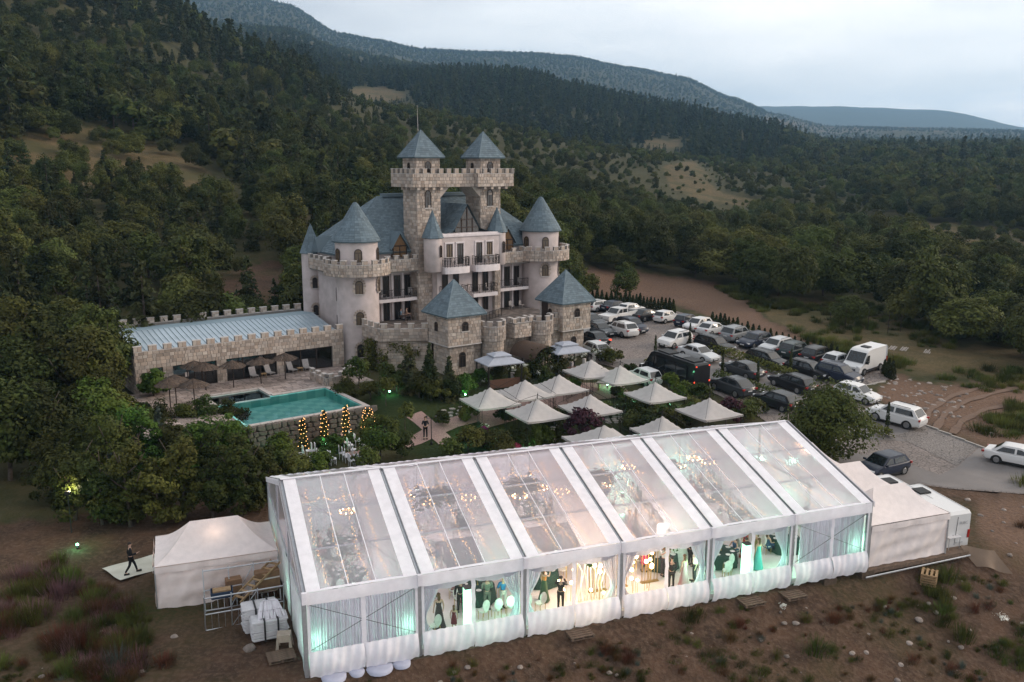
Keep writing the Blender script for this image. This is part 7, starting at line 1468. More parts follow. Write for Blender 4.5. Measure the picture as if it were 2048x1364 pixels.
# ---------------------------------------------------------------- garden
def garden():
    q = random.Random(41); r = np.random.default_rng(42); SAIL = fabric('sail_cloth', (.56, .52, .50), .2); GSAIL = fabric('grey_sail', (.42, .44, .50), .15)
    BRICK = cobble_mat('brick_path', (.40, .25, .215), (.33, .205, .18), 6.5, (.2, .14, .12), .3)
    def ribbon(pts, w): 
        P = [hit(*p)[:2] for p in pts]; L_, R2 = [], []
        for i, p in enumerate(P): d = P[min(i+1, len(P)-1)]-P[max(i-1, 0)]; d = d/np.hypot(*d); s = np.array([-d[1], d[0]])*w/2; L_.append(tuple(p+s)); R2.append(tuple(p-s))
        return L_+R2[::-1]
    drape('garden_path', ribbon([(828,828),(846,842),(868,862),(906,893)], 1.5), BRICK, .03, 'pink paved path running diagonally through the lawn', .5); drape('garden_path', ribbon([(786,896),(830,882),(868,862),(905,846),(960,832),(1010,822)], 1.4), BRICK, .036, 'pink paved path crossing the lawn towards the sails', .5); drape('garden_path', ribbon([(950,838),(1050,810),(1180,782),(1250,775)], 3.2), BRICK, .028, 'pink paved terrace under the sails', .5); drape('aisle_carpet', ribbon([(690,912),(735,902)], 1.2), BRICK, .03, 'pink aisle between the white garden chairs', .5)
    # sails: peaked square canopies on lattice posts
    def sail(px, py, label, S=3.75, rot=0., h=2.25):
        p = hit(px, py, h+.35); z = float(G(p[0], p[1])); T = thing('sail_canopy', label, 'sail canopy', (p[0], p[1], z), TY+.12+rot); b = MB(); n = 12; V = []
        for j in range(n+1):
            for i in range(n+1): x, y = 2*i/n-1, 2*j/n-1; m = max(abs(x), abs(y)); e = 1-.07*(1-min(abs(x), abs(y)))*m; V.append((x*S/2*e, y*S/2*e, h+1.25*(1-m)**1.25+.12*(min(abs(x), abs(y))**2)*m))
        b.add(V, [(j*(n+1)+i, j*(n+1)+i+1, (j+1)*(n+1)+i+1, (j+1)*(n+1)+i) for j in range(n) for i in range(n)]); b.build('sail', SAIL, T, True)
        v = MB(); c = [(-S/2, -S/2), (S/2, -S/2), (S/2, S/2), (-S/2, S/2)]
        for i in range(4): a, e = c[i], c[(i+1) % 4]; wavy(v, (*a, h+.1), (e[0]-a[0], e[1]-a[1], 0), (0, 0, -.16), 12, 1, lambda s, t: ((-.14*math.sin(math.pi*s))*(1 if e[1] != a[1] and a[0] > 0 else (-1 if e[1] != a[1] else 0)), (-.14*math.sin(math.pi*s))*(1 if e[0] != a[0] and a[1] > 0 else (-1 if e[0] != a[0] else 0)), -.08*math.sin(math.pi*s)))
        v.build('hem', SAIL, T, True, fix=False); MB().tube((0, 0, h+1.2), (0, 0, h+1.75), .03, .012, 6).ball((0, 0, h+1.6), .05, 6, 4).build('finial', IRON, T)
        for x, y in c:
            o = MB(); sx, sy = np.sign(x), np.sign(y)
            for dx, dy in ((0, 0), (-.28*sx, 0), (0, -.28*sy)): o.tube((x+dx, y+dy, 0), (x+dx, y+dy, h), .018, n=4)
            for zz in np.arange(.3, h, .45): o.tube((x-.28*sx, y, zz), (x, y, zz+.25), .01, n=3).tube((x, y-.28*sy, zz), (x, y, zz+.25), .01, n=3)
            o.build('lattice_post', IRON, T)
        for i, (x, y) in enumerate(c): MB().path([Vector((x*(1-t), y*(1-t), h+.26+1.3*t**1.3+.22*math.sin(t*math.pi))) for t in np.linspace(0, 1, 8)], .016, 4).build('hip_bar', IRON, T)
        return p
    for px, py, l in ((980,796,'white peaked sail nearest the lawn and green lit shrub'), (1050,780,'white peaked sail second from the lawn in the back row'), (1118,769,'white peaked sail third in the back row, beside round green bush'), (1075,820,'pale sail above the golden column shrub'), (1180,810,'white sail above the purple-leaved shrub'), (1182,738,'white sail nearest the cobbled car park corner'), (1240,750,'white sail beside the half-hidden white van'), (1310,784,'white sail in front of the black minibus'), (1418,817,'white sail with a purple-leaved shrub before it')): sail(px, py, l)
    sail(1208, 874, 'larger pale sail close behind the marquee ridge', 4.4); sail(1324, 855, 'pale sail half hidden by shrubs behind the marquee', 3.4)
    # two grey two-tier gazebos and the reed barrel roof at the gate
    def gazebo(u, v, l, s=(4.0, 3.2)):
        T = thing('grey_gazebo', l, 'gazebo', c2w(u, v, 0), TH-.16, scale=CS); T.location.z = float(G(T.location.x, T.location.y))
        zz = (CZ-T.location.z)/CS
        def hip(x, y, z0, x1, y1, z1, nm):
            b = MB().add([(-x, -y, z0), (x, -y, z0), (x, y, z0), (-x, y, z0), (-x1, -y1, z1), (x1, -y1, z1), (x1, y1, z1), (-x1, y1, z1)], [(0, 1, 5, 4), (1, 2, 6, 5), (2, 3, 7, 6), (3, 0, 4, 7), (4, 5, 6, 7)]).add([(-x, -y, z0), (x, -y, z0), (x, y, z0), (-x, y, z0), (-x, -y, z0-.1), (x, -y, z0-.1), (x, y, z0-.1), (-x, y, z0-.1)], [(0, 1, 5, 4), (1, 2, 6, 5), (2, 3, 7, 6), (3, 0, 4, 7)]); b.build(nm, GSAIL, T)
        hip(s[0]/2, s[1]/2, zz+2.3, .85, .7, zz+2.85, 'lower_roof'); hip(1.0, .82, zz+2.98, .5, .35, zz+3.18, 'upper_roof')
        for x in (-1, 1):
            for y in (-1, 1): MB().bx(x*(s[0]/2-.2)-.06, x*(s[0]/2-.2)+.06, y*(s[1]/2-.2)-.06, y*(s[1]/2-.2)+.06, 0, zz+2.3).build('post', IRON, T)
        MB().bx(-s[0]/2+.3, s[0]/2-.3, -s[1]/2+.28, -s[1]/2+.4, 0, zz+.75).build('front_panel', mat('gazebo_panel', (.12, .06, .04), .7) if 'gazebo_panel' not in bpy.data.materials else bpy.data.materials['gazebo_panel'], T)
    gazebo(2.3, -5.6, 'grey two-tier metal gazebo before the left gate tower'); gazebo(11.2, -5.3, 'grey two-tier gazebo hung with white flowers, by the car park')
    T = thing('reed_tunnel', 'brown reed barrel roof over the castle gate path', 'tunnel roof', c2w(8.75, -.9), TH, scale=CS); REED = mat('reed', (.10, .065, .045), .9, c2=(.055, .035, .026), sc=3, stretch=(.6, 14, 14), bump=.5); b = MB(); n = 16; V = []
    for y in np.linspace(0, -4.4, 8): V += [(1.75*math.cos(t), y, 1.55+1.35*math.sin(t)) for t in np.linspace(0, math.pi, n+1)]
    b.add(V, [(j*(n+1)+i, j*(n+1)+i+1, (j+1)*(n+1)+i+1, (j+1)*(n+1)+i) for j in range(7) for i in range(n)]); b.build('reed_roof', REED, T, True)
    for x in (-1.7, 1.7):
        for y in (-.1, -2.2, -4.3): MB().tube((x, y, -1), (x, y, 1.6), .06, n=6).build('post', WOODB, T)
    # ivy on the reed roof, on the terrace wall
    def ivy(T_, name, label, pts, s=.14, m='dark', n=900, rad=.35):
        P = np.concatenate([np.array(p)+r.normal(size=(n//len(pts), 3))*rad for p in pts]); V, F = leaf_quads(P, unit(r.normal(size=(len(P), 3))+np.array([0, 0, .5])), s, r); tag(link(name, npmesh(name, V, F, LM[m])), label, 'climbing plant')
    ivy(None, 'ivy', 'dark ivy climbing over the reed barrel roof', [c2w(8.75+1.7*math.cos(t), -5.2, 1.0+1.3*math.sin(t)-.3) for t in np.linspace(0, 3.14, 7)]+[c2w(7.2, -4.5, z) for z in (-.6, .0, .7)]+[c2w(10.4, -5.2, z) for z in (-.8, -.2, .5)], n=2600, rad=.38)
    ivy(None, 'ivy', 'green ivy spreading over the left terrace wall', [c2w(-4.9, 8.5-k*.6, z) for k in range(3) for z in (.2, .9, 1.8, 2.6)]+[c2w(-3.6+k*.7, 5.5-k*.4, 2.8-k*.3) for k in range(4)]+[c2w(-4.6, 5.8, z) for z in (0, .6, 1.2, 1.8)], n=2400, m='oak', rad=.3)
    # flagstones in the lawn
    FS = mat('flagstone_rock', (.33, .30, .27), .9, c2=(.24, .22, .20), ob=.25, sc=3, bump=.3); T = bpy.data.objects.new('flagstone_paving', None); COL.objects.link(T); tag(T, 'irregular pale flagstones set in the grass between the sails', kind='structure'); fm = []
    for k in range(5): a0 = [(math.cos(t)*q.uniform(.75, 1.05), math.sin(t)*q.uniform(.6, .9)) for t in np.arange(0, 6.28, .9)]; fm.append(MB().prism(a0, 'z', -.05, .05).mesh('flagstone', FS))
    for poly, step in (([(1200,800),(1290,800),(1310,825),(1270,850),(1215,845),(1195,822)], .62), ([(872,822),(930,812),(945,826),(885,836)], .62), ([(1060,858),(1120,850),(1125,880),(1065,885)], .62), ([(1105,845),(1140,836),(1180,850)], .62)):
        P = [hit(*p)[:2] for p in poly]; xs = [p[0] for p in P]; ys = [p[1] for p in P]
        for x in np.arange(min(xs), max(xs), step):
            for y in np.arange(min(ys), max(ys), step*.9):
                if inpoly(np.array(x), np.array(y), P): x2, y2 = x+q.uniform(-.1, .1), y+q.uniform(-.1, .1); o = link('flagstone', fm[q.randrange(5)], T); o.location = (x2, y2, float(G(x2, y2))+.005); o.scale = (q.uniform(.24, .34),)*2+(1,); o.rotation_euler = (0, 0, q.uniform(0, 6))
    # thatched parasols, loungers and small tables on the pool deck
    TH_ = mat('thatch', (.10, .070, .052), .95, c2=(.06, .043, .034), sc=5, bump=.8, bsc=20, isl=.2); U = thing('thatched_parasol', 'x', 'parasol'); MB().tube((0, 0, 0), (0, 0, 2.3), .05, .04, 7).build('pole', WOODB, U); cn = MB(); n = 26
    for ring, (r0, z0, r1, z1) in enumerate(((1.2, 1.95, .6, 2.25), (.75, 2.18, .0, 2.5))):
        for i in range(n):
            a, c = 2*math.pi*(i+.04)/n, 2*math.pi*(i+.96)/n; rr = r0*q.uniform(.93, 1.06); cn.add([(rr*math.cos(a), rr*math.sin(a), z0-q.uniform(0, .08)), (rr*math.cos(c), rr*math.sin(c), z0-q.uniform(0, .08)), (r1*math.cos(c), r1*math.sin(c), z1), (r1*math.cos(a), r1*math.sin(a), z1)], [(0, 1, 2, 3)])
    cn.build('thatch_cap', TH_, U, fix=False)
    for i, (u, v, l) in enumerate(((-22.3, 8.6, 'thatched parasol before the second hall window'), (-19.8, 8.0, 'thatched parasol between second and third hall windows'), (-17.05, 8.0, 'thatched parasol before the third hall window'), (-14.4, 8.3, 'thatched parasol before the dark fourth hall window'), (-26.1, 5.0, 'thatched parasol at the left edge of the pool deck'), (-26.9, 4.0, 'thatched parasol farthest left, overlapping another'), (-25.2, 2.5, 'thatched parasol beside the shallow pool corner'), (-22.9, 9.9, 'thatched parasol close to the hall glass'))):
        o = U if i == 0 else dup(U); o.location = c2w(u, v, 0); o.rotation_euler = (0, 0, i); o['label'] = l; o['group'] = 'thatched parasols on the pool deck'
    LW = mat('lounger_white', (.34, .31, .30), .6); Lg = thing('deck_chair', 'x', 'deck chair'); MB().bx(-.3, .3, -.3, .35, .32, .38).build('seat', LW, Lg); o = MB().bx(-.3, .3, -.03, .03, 0, .75).build('backrest', LW, Lg); o.location = (0, .33, .36); o.rotation_euler = (-.45, 0, 0)
    for x in (-.26, .26):
        for y in (-.25, .3): MB().tube((x, y, 0), (x, y, .33), .022, n=5).build('leg', LW, Lg)
    for i, (u, v, l) in enumerate(((-16.9, 10.2, 'pale deck chair left of the stool before the third window'), (-15.1, 10.4, 'pale deck chair right of the stool before the third window'), (-12.7, 10.4, 'pale deck chair left before the fourth window'), (-11.1, 10.5, 'pale deck chair right before the fourth window'))):
        o = Lg if i == 0 else dup(Lg); o.location = c2w(u, v, 0); o.rotation_euler = (0, 0, TH+q.uniform(-.4, .4)); o['label'] = l
    for u, v, l in ((-16.0, 10.1, 'pale wooden stool before the third window'), (-11.95, 10.4, 'pale stool before the fourth window')):
        t = thing('side_stool', l, 'stool', c2w(u, v, 0), TH); MB().bx(-.25, .25, -.22, .22, .4, .45).build('seat', WOOD, t)
        for x in (-.2, .2):
            for y in (-.17, .17): MB().tube((x, y, 0), (x*.9, y*.9, .4), .025, n=5).build('leg', WOOD, t)
    # balcony furniture
    Ch = thing('balcony_chair', 'x', 'chair'); MB().bx(-.22, .22, -.22, .22, .42, .46).build('seat', LW, Ch); MB().bx(-.22, .22, .2, .24, .46, .92).build('backrest', LW, Ch)
    for x in (-.19, .19):
        for y in (-.19, .19): MB().tube((x, y, 0), (x, y, .42), .018, n=4).build('leg', LW, Ch)
    for i, (u, v, z, l) in enumerate(((2.5, 12.3, 6.57, 'pale chair on the left wing balcony'), (-.9, 12.3, 6.57, 'pale chair at the end of the left wing balcony'), (18.2, 12.4, 6.57, 'pale chair on the right wing balcony'), (16.3, 11.6, 3.9, 'white chair on the terrace before the right wing doors'), (17.6, 11.3, 3.9, 'white chair on the terrace nearer the round tower'), (6.5, 9.2, 10.06, 'chair on the left top balcony'), (10.9, 9.1, 10.06, 'left chair on the right top balcony'), (11.6, 9.1, 10.06, 'right chair on the right top balcony'), (11.4, 9.6, 6.73, 'pale chair on the middle right balcony'), (9.9, 7.9, 3.9, 'white chair behind the terrace railing'))):
        o = Ch if i == 0 else dup(Ch); o.location = c2w(u, v, z); o.rotation_euler = (0, 0, TH+q.uniform(-1, 1)); o['label'] = l
    # ceremony chairs
    WC = mat('ceremony_white', (.74, .73, .76), .6); K = thing('ceremony_chair', 'white covered chair set out on the ceremony lawn', 'chair', group='white ceremony chairs'); MB().bx(-.21, .21, -.21, .21, .43, .48).build('seat', WC, K); MB().bx(-.21, .21, .19, .23, .48, 1.02).build('backrest', WC, K)
    for x in (-.18, .18):
        for y in (-.18, .18): MB().tube((x, y, 0), (x, y, .43), .02, n=4).build('leg', WC, K)
    for i, (x, y) in enumerate(((1210,560),(1150,610),(1190,640),(1265,590),(1320,640),(1250,750),(1290,775),(1350,795),(1360,710),(1205,810),(1100,725),(1135,745),(1165,765),(745,700),(780,700),(650,735),(660,785),(725,860),(800,765),(830,790),(985,780),(1010,790),(1225,690),(1390,680))):
        p = hit(480+x/5.389, 780+(y+15)/5.389); o = K if i == 0 else dup(K); o.location = p; o.rotation_euler = (0, 0, TY+math.pi*.5+q.uniform(-.2, .2)+(math.pi if x < 900 else 0))
    # lamp post, white bench table
    x, y, z = hit(863, 889); t = thing('lamp_post', 'dark slender lamp post beside the waitress on the path', 'lamp post', (x, y, z)); MB().lathe([(.1, 0), (.1, .15), (.035, .3), (.03, 2.1), (.05, 2.15)], n=8).build('post', IRON, t); MB().tube((-.35, 0, 2.1), (.35, 0, 2.1), .02, n=5).build('cross_arm', IRON, t)
    for s in (-.35, .35): MB().ball((s, 0, 2.22), .09, 8, 5).build('lamp_globe', GLASSD, t)
    x, y, z = hit(1217, 782); t = thing('garden_table', 'long pale garden table between the sails', 'table', (x, y, z), TY-.7); MB().bx(-1.1, 1.1, -.35, .35, .7, .76).build('tabletop', LW, t)
    for sx in (-.9, .9): MB().bx(sx-.05, sx+.05, -.3, .3, 0, .7).build('trestle', WOOD, t)
    # planted things: (x, y of the foot in the photo, kind, height, radius, label)
    def conifer(px, py, h, rad, m, label, seed): p = hit(px, py); tree('conifer', label, 'conifer', (p[0], p[1], p[2]-.05), crown_mesh('crown', crown_cone(seed, h, rad*1.15, .1, int(12+h*2.6), 30, .15, .30, .9), LM[m]), trunk_mesh('trunk', h*.85, .08, seed, 0, .03))
    for px, py, h, rad, m, l in ((819,786,4.5,1.25,'spruce','yellow-tipped conifer left of the three before the gate tower'), (860,790,4.6,1.2,'pine','blue-green conifer in the middle of the three before the gate tower'), (899,796,3.7,1.15,'spruce','yellow-tipped conifer right of the three, by the tower door'), (322,905,3.6,1.1,'grey','grey-blue spruce at the left edge of the garden'), (240,945,3.6,1.3,'grey','grey-blue spruce behind the dark hedge trees')): conifer(px, py, h, rad, m, l, int(px))
    def shrub(px, py, h, rad, m, label, nm='shrub', cat='shrub', z0=0., nc=None, nl=92, s=.12, lump=.4, low=-.45):
        p = hit(px, py); cm = crown_mesh('crown', crown_round(int(px*3+py), h, rad, z0, nc or int(10+rad*9), nl, s, lump, 1., low), LM[m]); tree(nm, label, cat, (p[0], p[1], p[2]-.05), cm, trunk_mesh('trunk', h*.6, .03+.02*h, int(px)) , 1, 0); return p
    for a in ((718,776,3.0,1.25,'dark','dense dark bush against the pink round tower'), (775,782,2.9,1.15,'dark','dense dark bush below the left terrace wall'), (740,800,1.9,1.1,'oak','mid green bush left of the weeping tree'), (862,800,2.0,1.15,'oak','round olive bush on the lawn before the conifers'), (935,790,1.8,1.2,'lush','green lit shrub left of the first sail'), (960,770,1.6,1.0,'lush','leafy shrub by the grey gazebo'), (1000,768,2.0,1.0,'oak','dark shrub before the grey gazebo with white blooms'), (1045,765,1.6,.9,'oak','small dark shrub right of the grey gazebo'),
      (1145,792,1.9,1.0,'lush','round green bush between the sails'), (1225,730,1.7,1.5,'dark','dark mound bush at the car park corner'), (1262,752,1.3,.8,'dark','small dark bush by the half-hidden white van'), (1340,790,2.4,1.1,'lush','round green bush in front of the black minibus'), (1365,800,1.9,1.1,'lush','green bush behind the minibus rear'), (1400,800,1.6,1.3,'dark','dark bush before the lower hedge'), (1290,842,1.8,1.3,'dark','dark shrub behind the marquee ridge'), (1265,862,1.7,1.2,'oak','leafy shrub at the marquee back wall'), (1345,852,1.9,1.5,'dark','dark shrub right behind the marquee'), (1385,835,1.7,1.2,'oak','olive shrub left of the right purple shrub'), (1480,838,1.7,1.4,'dark','dark shrub right of the purple-leaved shrub'), (1505,826,1.4,1.1,'dark','low dark shrub near the parking pavers'),
      (772,880,2.2,1.4,'oak','silvery olive bush beside the last fairy-lit tree'), (765,920,2.6,1.7,'lush','big green bush right of the ceremony chairs'), (805,915,2.2,1.2,'oak','leafy bush at the left end of the pink path'), (735,935,1.5,1.2,'oak','low bush behind the marquee corner'), (665,915,1.6,1.0,'lush','bright green clipped bush among the ceremony chairs'), (560,930,2.6,1.3,'lush','bright green bush left of the ceremony chairs'), (640,938,1.3,1.2,'lush','low leafy bush at the marquee gable'), (600,950,1.5,1.2,'oak','dark leafy bush behind the marquee gable'), (470,905,2.6,1.7,'lush','bright green tree left of the pool wall'), (440,870,1.9,1.7,'dark','dark clipped bush below the pool deck'), (400,862,1.6,1.5,'dark','dark bush under the left deck edge'), (480,862,2.0,1.2,'dark','dark upright bush at the pool corner'), (376,905,2.0,1.3,'oak','pale olive bush lit green from below'),
      (935,905,2.2,1.3,'oak','rusty green shrub by the path crossing'), (965,895,1.6,1.0,'dark','dark shrub left of the pink flowering bush'), (1035,893,1.5,1.3,'dark','dark shrub behind the marquee with green spotlight'), (1085,885,1.4,1.1,'lush','green lit shrub beside the golden column'), (1000,905,1.4,1.3,'oak','low leafy shrub along the marquee back'), (905,915,1.3,1.1,'oak','small shrub near the marquee back wall'), (1125,880,1.3,1.0,'dark','dark groundcover shrub by the purple bush'),(1295,868,2.3,1.3,'dark','tall dark shrub hiding the half hidden pale sail'),(1340,868,2.2,1.2,'oak','olive shrub before the half hidden pale sail'),(1255,835,2.0,1.1,'dark','dark shrub left of the half hidden pale sail'),(1370,770,1.9,1.0,'dark','dark shrub at the minibus side'),(1300,805,1.6,.9,'dark','dark shrub under the sail before the minibus'),(1235,800,1.5,.9,'dark','dark shrub between the two middle sails'),(1010,850,1.6,.9,'dark','dark shrub left of the pale sail'),(1110,850,1.5,.9,'oak','olive shrub under the pale sail edge'),(905,800,1.7,1.0,'dark','dark bush left of the green lit shrub'),(840,795,2.2,1.1,'dark','dark bush between the conifers'),(880,800,1.9,1.0,'oak','olive bush at the foot of the conifers'),(795,788,2.4,1.1,'dark','dark bush left of the yellow-tipped conifer'),(690,800,2.0,1.2,'dark','dark bush at the pool corner below the hotel'),(1090,775,1.6,.9,'dark','dark bush under the reed roof'),(1120,762,1.8,1.0,'dark','dark bush before the second gazebo'),(700,850,1.6,.9,'oak','olive bush right of the pool coping'),(325,885,3.3,1.5,'dark','dark tall bush under the left end of the pool deck'),(372,876,3.1,1.4,'oak','olive tall bush hiding the deck edge'),(418,872,3.2,1.5,'dark','dark tall bush hiding the deck edge left of the pool'),(462,868,2.9,1.3,'dark','dark tall bush at the left pool corner'),(285,890,3.4,1.6,'oak','olive tall bush left of the pool deck'),(395,850,2.4,1.2,'dark','dark bush right behind the deck edge bushes'),(1145,842,1.5,.9,'dark','dark bush between the purple shrub and white sail'),(1210,835,1.4,.9,'oak','olive bush on the flagstones'),(1285,822,1.5,.9,'dark','dark bush beside the flagstones'),(1380,850,2.0,1.1,'dark','dark shrub by the right sail foot'),(950,830,1.5,.8,'oak','olive bush at the pink path end'),(885,850,1.2,.7,'dark','small dark bush in the path fork')):
        shrub(*a)
    # taller dark trees screening the left of the garden
    BELT = ('leftmost of its front edge', 'second from the left at its front edge', 'just left of the left canopy', 'behind the left corner of the canopy', 'behind the left canopy peak', 'behind the right canopy peak', 'right of the canopy peaks', 'last one before the marquee gable', 'above the left canopy corner', 'behind the canopy in the second row', 'second row, left of the grey spruce', 'second row, far left', 'second row, below the pool deck', 'second row, left of the marquee gable', 'at the outer left corner', 'right against the marquee gable')
    LEFT = ('at the left frame edge near the hall', 'between the frame edge and the hall', 'next to the hall corner', 'leaning over the hall roof end', 'at the left frame edge, upper', 'upper, midway to the hall', 'upper, behind the hall end', 'low one hiding the hall window', 'small one at the deck corner', 'with the brightest crown', 'low at the left frame edge', 'lowest at the left frame edge', 'against the rear parapet', 'small one by the left parasols', 'low one above the tree belt')
    for i, (px, py, h, rad, m) in enumerate(((150,1040,5.6,1.9,'dark'),(205,1050,4.8,1.7,'dark'),(262,1052,6.2,1.8,'dark'),(320,1050,4.9,1.6,'oak'),(372,1040,5.9,1.7,'dark'),(428,1035,5.0,1.8,'dark'),(482,1030,5.8,1.6,'dark'),(525,1015,4.6,1.5,'dark'),(290,985,6.9,1.8,'lush'),(340,970,5.6,1.7,'oak'),(230,1000,6.9,2.0,'oak'),(170,985,5.6,1.9,'dark'),(410,985,6.2,1.9,'lush'),(470,975,5.0,1.6,'lush'),(120,1000,5.4,2.0,'dark'),(560,985,3.6,1.4,'dark'))):
        shrub(px, py, h, rad, m, f'{"bright" if m == "lush" else "olive" if m == "oak" else "dark"} green bushy tree in the tree belt, {BELT[i]}', 'garden_tree', 'tree', -.3, int(34+rad*14), 100, .125, .30, low=-2)
    for i, (px, py, h, rad, m) in enumerate(((60,880,9.5,4.,'dark'),(150,860,9,3.8,'oak'),(200,835,8.5,3.3,'dark'),(226,792,7.6,2.8,'oak'),(30,800,9,4,'oak'),(110,790,9,3.8,'dark'),(165,765,8,3.2,'dark'),(240,885,3.8,2.0,'oak'),(285,870,2.6,1.5,'dark'),(200,905,5.5,2.8,'lush'),(90,950,7,3.2,'dark'),(20,960,7.5,3.4,'dark'),(215,748,6.,2.2,'dark'),(310,800,2.6,1.5,'lush'),(150,930,4.2,2.2,'dark'))):
        shrub(px, py, h, rad, m, f'{"olive" if m == "oak" else "bright" if m == "lush" else "dark"} green tree left of the pool hall, {LEFT[i]}', 'broadleaf_tree', 'tree', .4, int(36+rad*12), 95, .19, .28, low=-.8)
    shrub(26, 505, 4.2, 1.5, 'yellow', 'yellow-leaved tree on the slope at the left edge', 'yellow_tree', 'tree', .3, 22, 80, .22, .3)
    p = hit(1645, 925); tree('round_tree', 'big round dark green tree behind the right end of the marquee', 'tree', (p[0], p[1], p[2]), crown_mesh('crown', crown_round(91, 6.3, 3.9, -.4, 110, 150, .14, .30, 1., -2), LM['oak']), trunk_mesh('trunk', 3.5, .22, 91))
    for px, py, h, rad, l in ((1160,893,3.3,1.9,'purple-leaved shrub just behind the marquee ridge'), (1453,854,2.9,1.5,'purple-leaved shrub before the right sail')): shrub(px, py, h, rad, 'plum', l, 'purple_shrub', 'shrub', .1, 26, 60, .17, .3)
    def column(px, py, h, rad, m, label, nm='column_shrub', cat='shrub', p=.35, n=900, ro=False): a = hit(px, py); tree(nm, label, cat, (a[0], a[1], a[2]-.03), crown_mesh('crown', crown_column(int(px), h, rad, n, .12, p, .05, ro), LM[m]), trunk_mesh('trunk', .5, .04, int(px), 0)); return a
    column(1072, 893, 2.1, .5, 'hedge', 'golden green column shrub below the pale sail', p=.2); column(930, 842, 1.3, .5, 'hedge', 'small golden shrub by the first sail', ro=True); column(702, 890, .9, .55, 'box', 'clipped round bush left of the ceremony chairs', ro=True); column(735, 878, .9, .6, 'box', 'clipped round bush right of the tall fairy-lit tree', ro=True); column(640, 893, .8, .5, 'box', 'clipped round bush at the boulder wall foot', ro=True)
    a = column(968, 890, 1.5, .55, 'pink', 'crimson flowering bush behind the marquee', 'flowering_bush', 'flowering bush', ro=True, n=700); column(1030, 906, .8, .5, 'pink', 'small pink flowering bush at the marquee back', 'flowering_bush', 'flowering bush', ro=True, n=400)
    shrub(803, 672, 1.7, .55, 'hedge', 'yellow-green climber tuft on the terrace wall', 'climber', 'climbing plant')
    for px, py, l in ((976,766,'white flowering bush left of the grey gazebo panel'), (1025,757,'white flower basket on the grey gazebo, left one'), (1048,752,'white flower basket on the grey gazebo, right one'), (1080,752,'small white flowering plant under the reed roof'), (1108,744,'white flowering plant before the second gazebo'), (1143,735,'white flower basket left on the second gazebo'), (1168,728,'white flower basket middle on the second gazebo'), (1188,718,'white flower basket right on the second gazebo'), (968,862,'white flowers behind the crimson bush'), (745,930,'white flowers at the end of the chairs'), (590,948,'white flowers by the gable hedge')):
        p = hit(px, py+6); t = thing('white_flowers', l, 'flowers', (p[0], p[1], p[2]+(.75 if 'basket' in l else .2))); cm = crown_mesh('blossom', crown_round(int(px), .75, .5, 0, 9, 14, .09), LM['white']); link('blossom', cm, t); link('leaves', crown_mesh('leaves', crown_round(int(px)+1, .65, .48, 0, 9, 16, .12), LM['oak']), t)
        if 'basket' in l: MB().tube((0, 0, -.85), (0, 0, .1), .16, .2, 8).build('planter', WHITEP, t)
    p = hit(773, 812); t = thing('weeping_tree', 'small weeping tree with drooping crown on the lawn', 'tree', p); link('crown', crown_mesh('crown', crown_round(97, 2.4, 1.0, 1.5, 14, 46, .14, .35), LM['oak']), t); link('trunk', trunk_mesh('trunk', 1.9, .05, 97, 3), t); p = hit(812, 872); t = thing('young_tree', 'young standard tree at the pink path', 'tree', p); link('crown', crown_mesh('crown', crown_round(98, 2.7, .8, 1.2, 16, 40, .15, .35), LM['oak']), t); link('trunk', trunk_mesh('trunk', 1.9, .05, 98, 3), t)
    # conifers wound with fairy lights
    dots = MB()
    for px, y0, y1, rad, l in ((561,850,886,.32,'short fairy-lit conifer at the left of the boulder wall'), (607,839,900,.32,'second fairy-lit conifer from the left before the boulder wall'), (650,822,886,.32,'third fairy-lit conifer from the left before the boulder wall'), (693,813,884,.34,'tallest fairy-lit conifer before the boulder wall'), (737,819,869,.6,'wide fairy-lit conifer at the pool wall corner')):
        p = hit(px, y1); D = math.hypot(p[0], p[1]); h = (y1-y0)/FPX*D*1.06; t = tree('lit_conifer', l, 'conifer', (p[0], p[1], p[2]), crown_mesh('crown', crown_column(px, h, rad, 620, .11, .35), LM['thuja']), None); d = MB(); n = int(60*rad/.42*h/2.6)
        for k in range(n): f = (k+.5)/n; a = k*1.1; R = (rad+.04)*(1-f*.9)**.4; d.ball((R*math.cos(a)+q.uniform(-.05, .05), R*math.sin(a)+q.uniform(-.05, .05), .1+f*h), .027, 5, 4)
        o = d.build('fairy_lights', EW, t); o['kind'] = 'stuff'; lamp(t, (0, -rad-.35, h*.5), (1, .6, .3), 7, .2)
    # green garden spotlights
    S = thing('garden_spotlight', 'x', 'spotlight'); MB().lathe([(0, 0), (.05, 0), (.07, .1), (.09, .2), (.0, .2)], n=10).build('housing', BLACK, S); MB().ball((0, 0, .24), .075, 8, 5).build('lens', mat('spot_glow', (.6, 1, .8), emit=(.35, 1, .62), es=9), S); lamp(S, (0, -.12, .5), (.22, 1, .48), 28, .1)
    for i, (px, py, l) in enumerate(((780,788,'green garden spotlight under the weeping tree'), (931,794,'green garden spotlight left of the first sail'), (748,868,'green garden spotlight by the wide fairy-lit conifer'), (654,893,'green garden spotlight by the third fairy-lit conifer'), (991,880,'green garden spotlight by the crimson bush'), (935,873,'green garden spotlight in the rusty shrub'), (1264,806,'green garden spotlight beyond the flagstones'), (1214,774,'green garden spotlight by the long pale table'), (1339,814,'green garden spotlight behind the marquee under the minibus'), (1050,890,'green garden spotlight left of the golden column'), (372,925,'green garden spotlight in the left belt of trees'), (160,1095,'green garden spotlight at the dirt edge'), (555,908,'green garden spotlight by the left bright bush'))):
        p = hit(px, py); o = S if i == 0 else dup(S); o.location = (p[0], p[1]-.25, p[2]+.05); o['label'] = l; o['group'] = 'green garden spotlights'
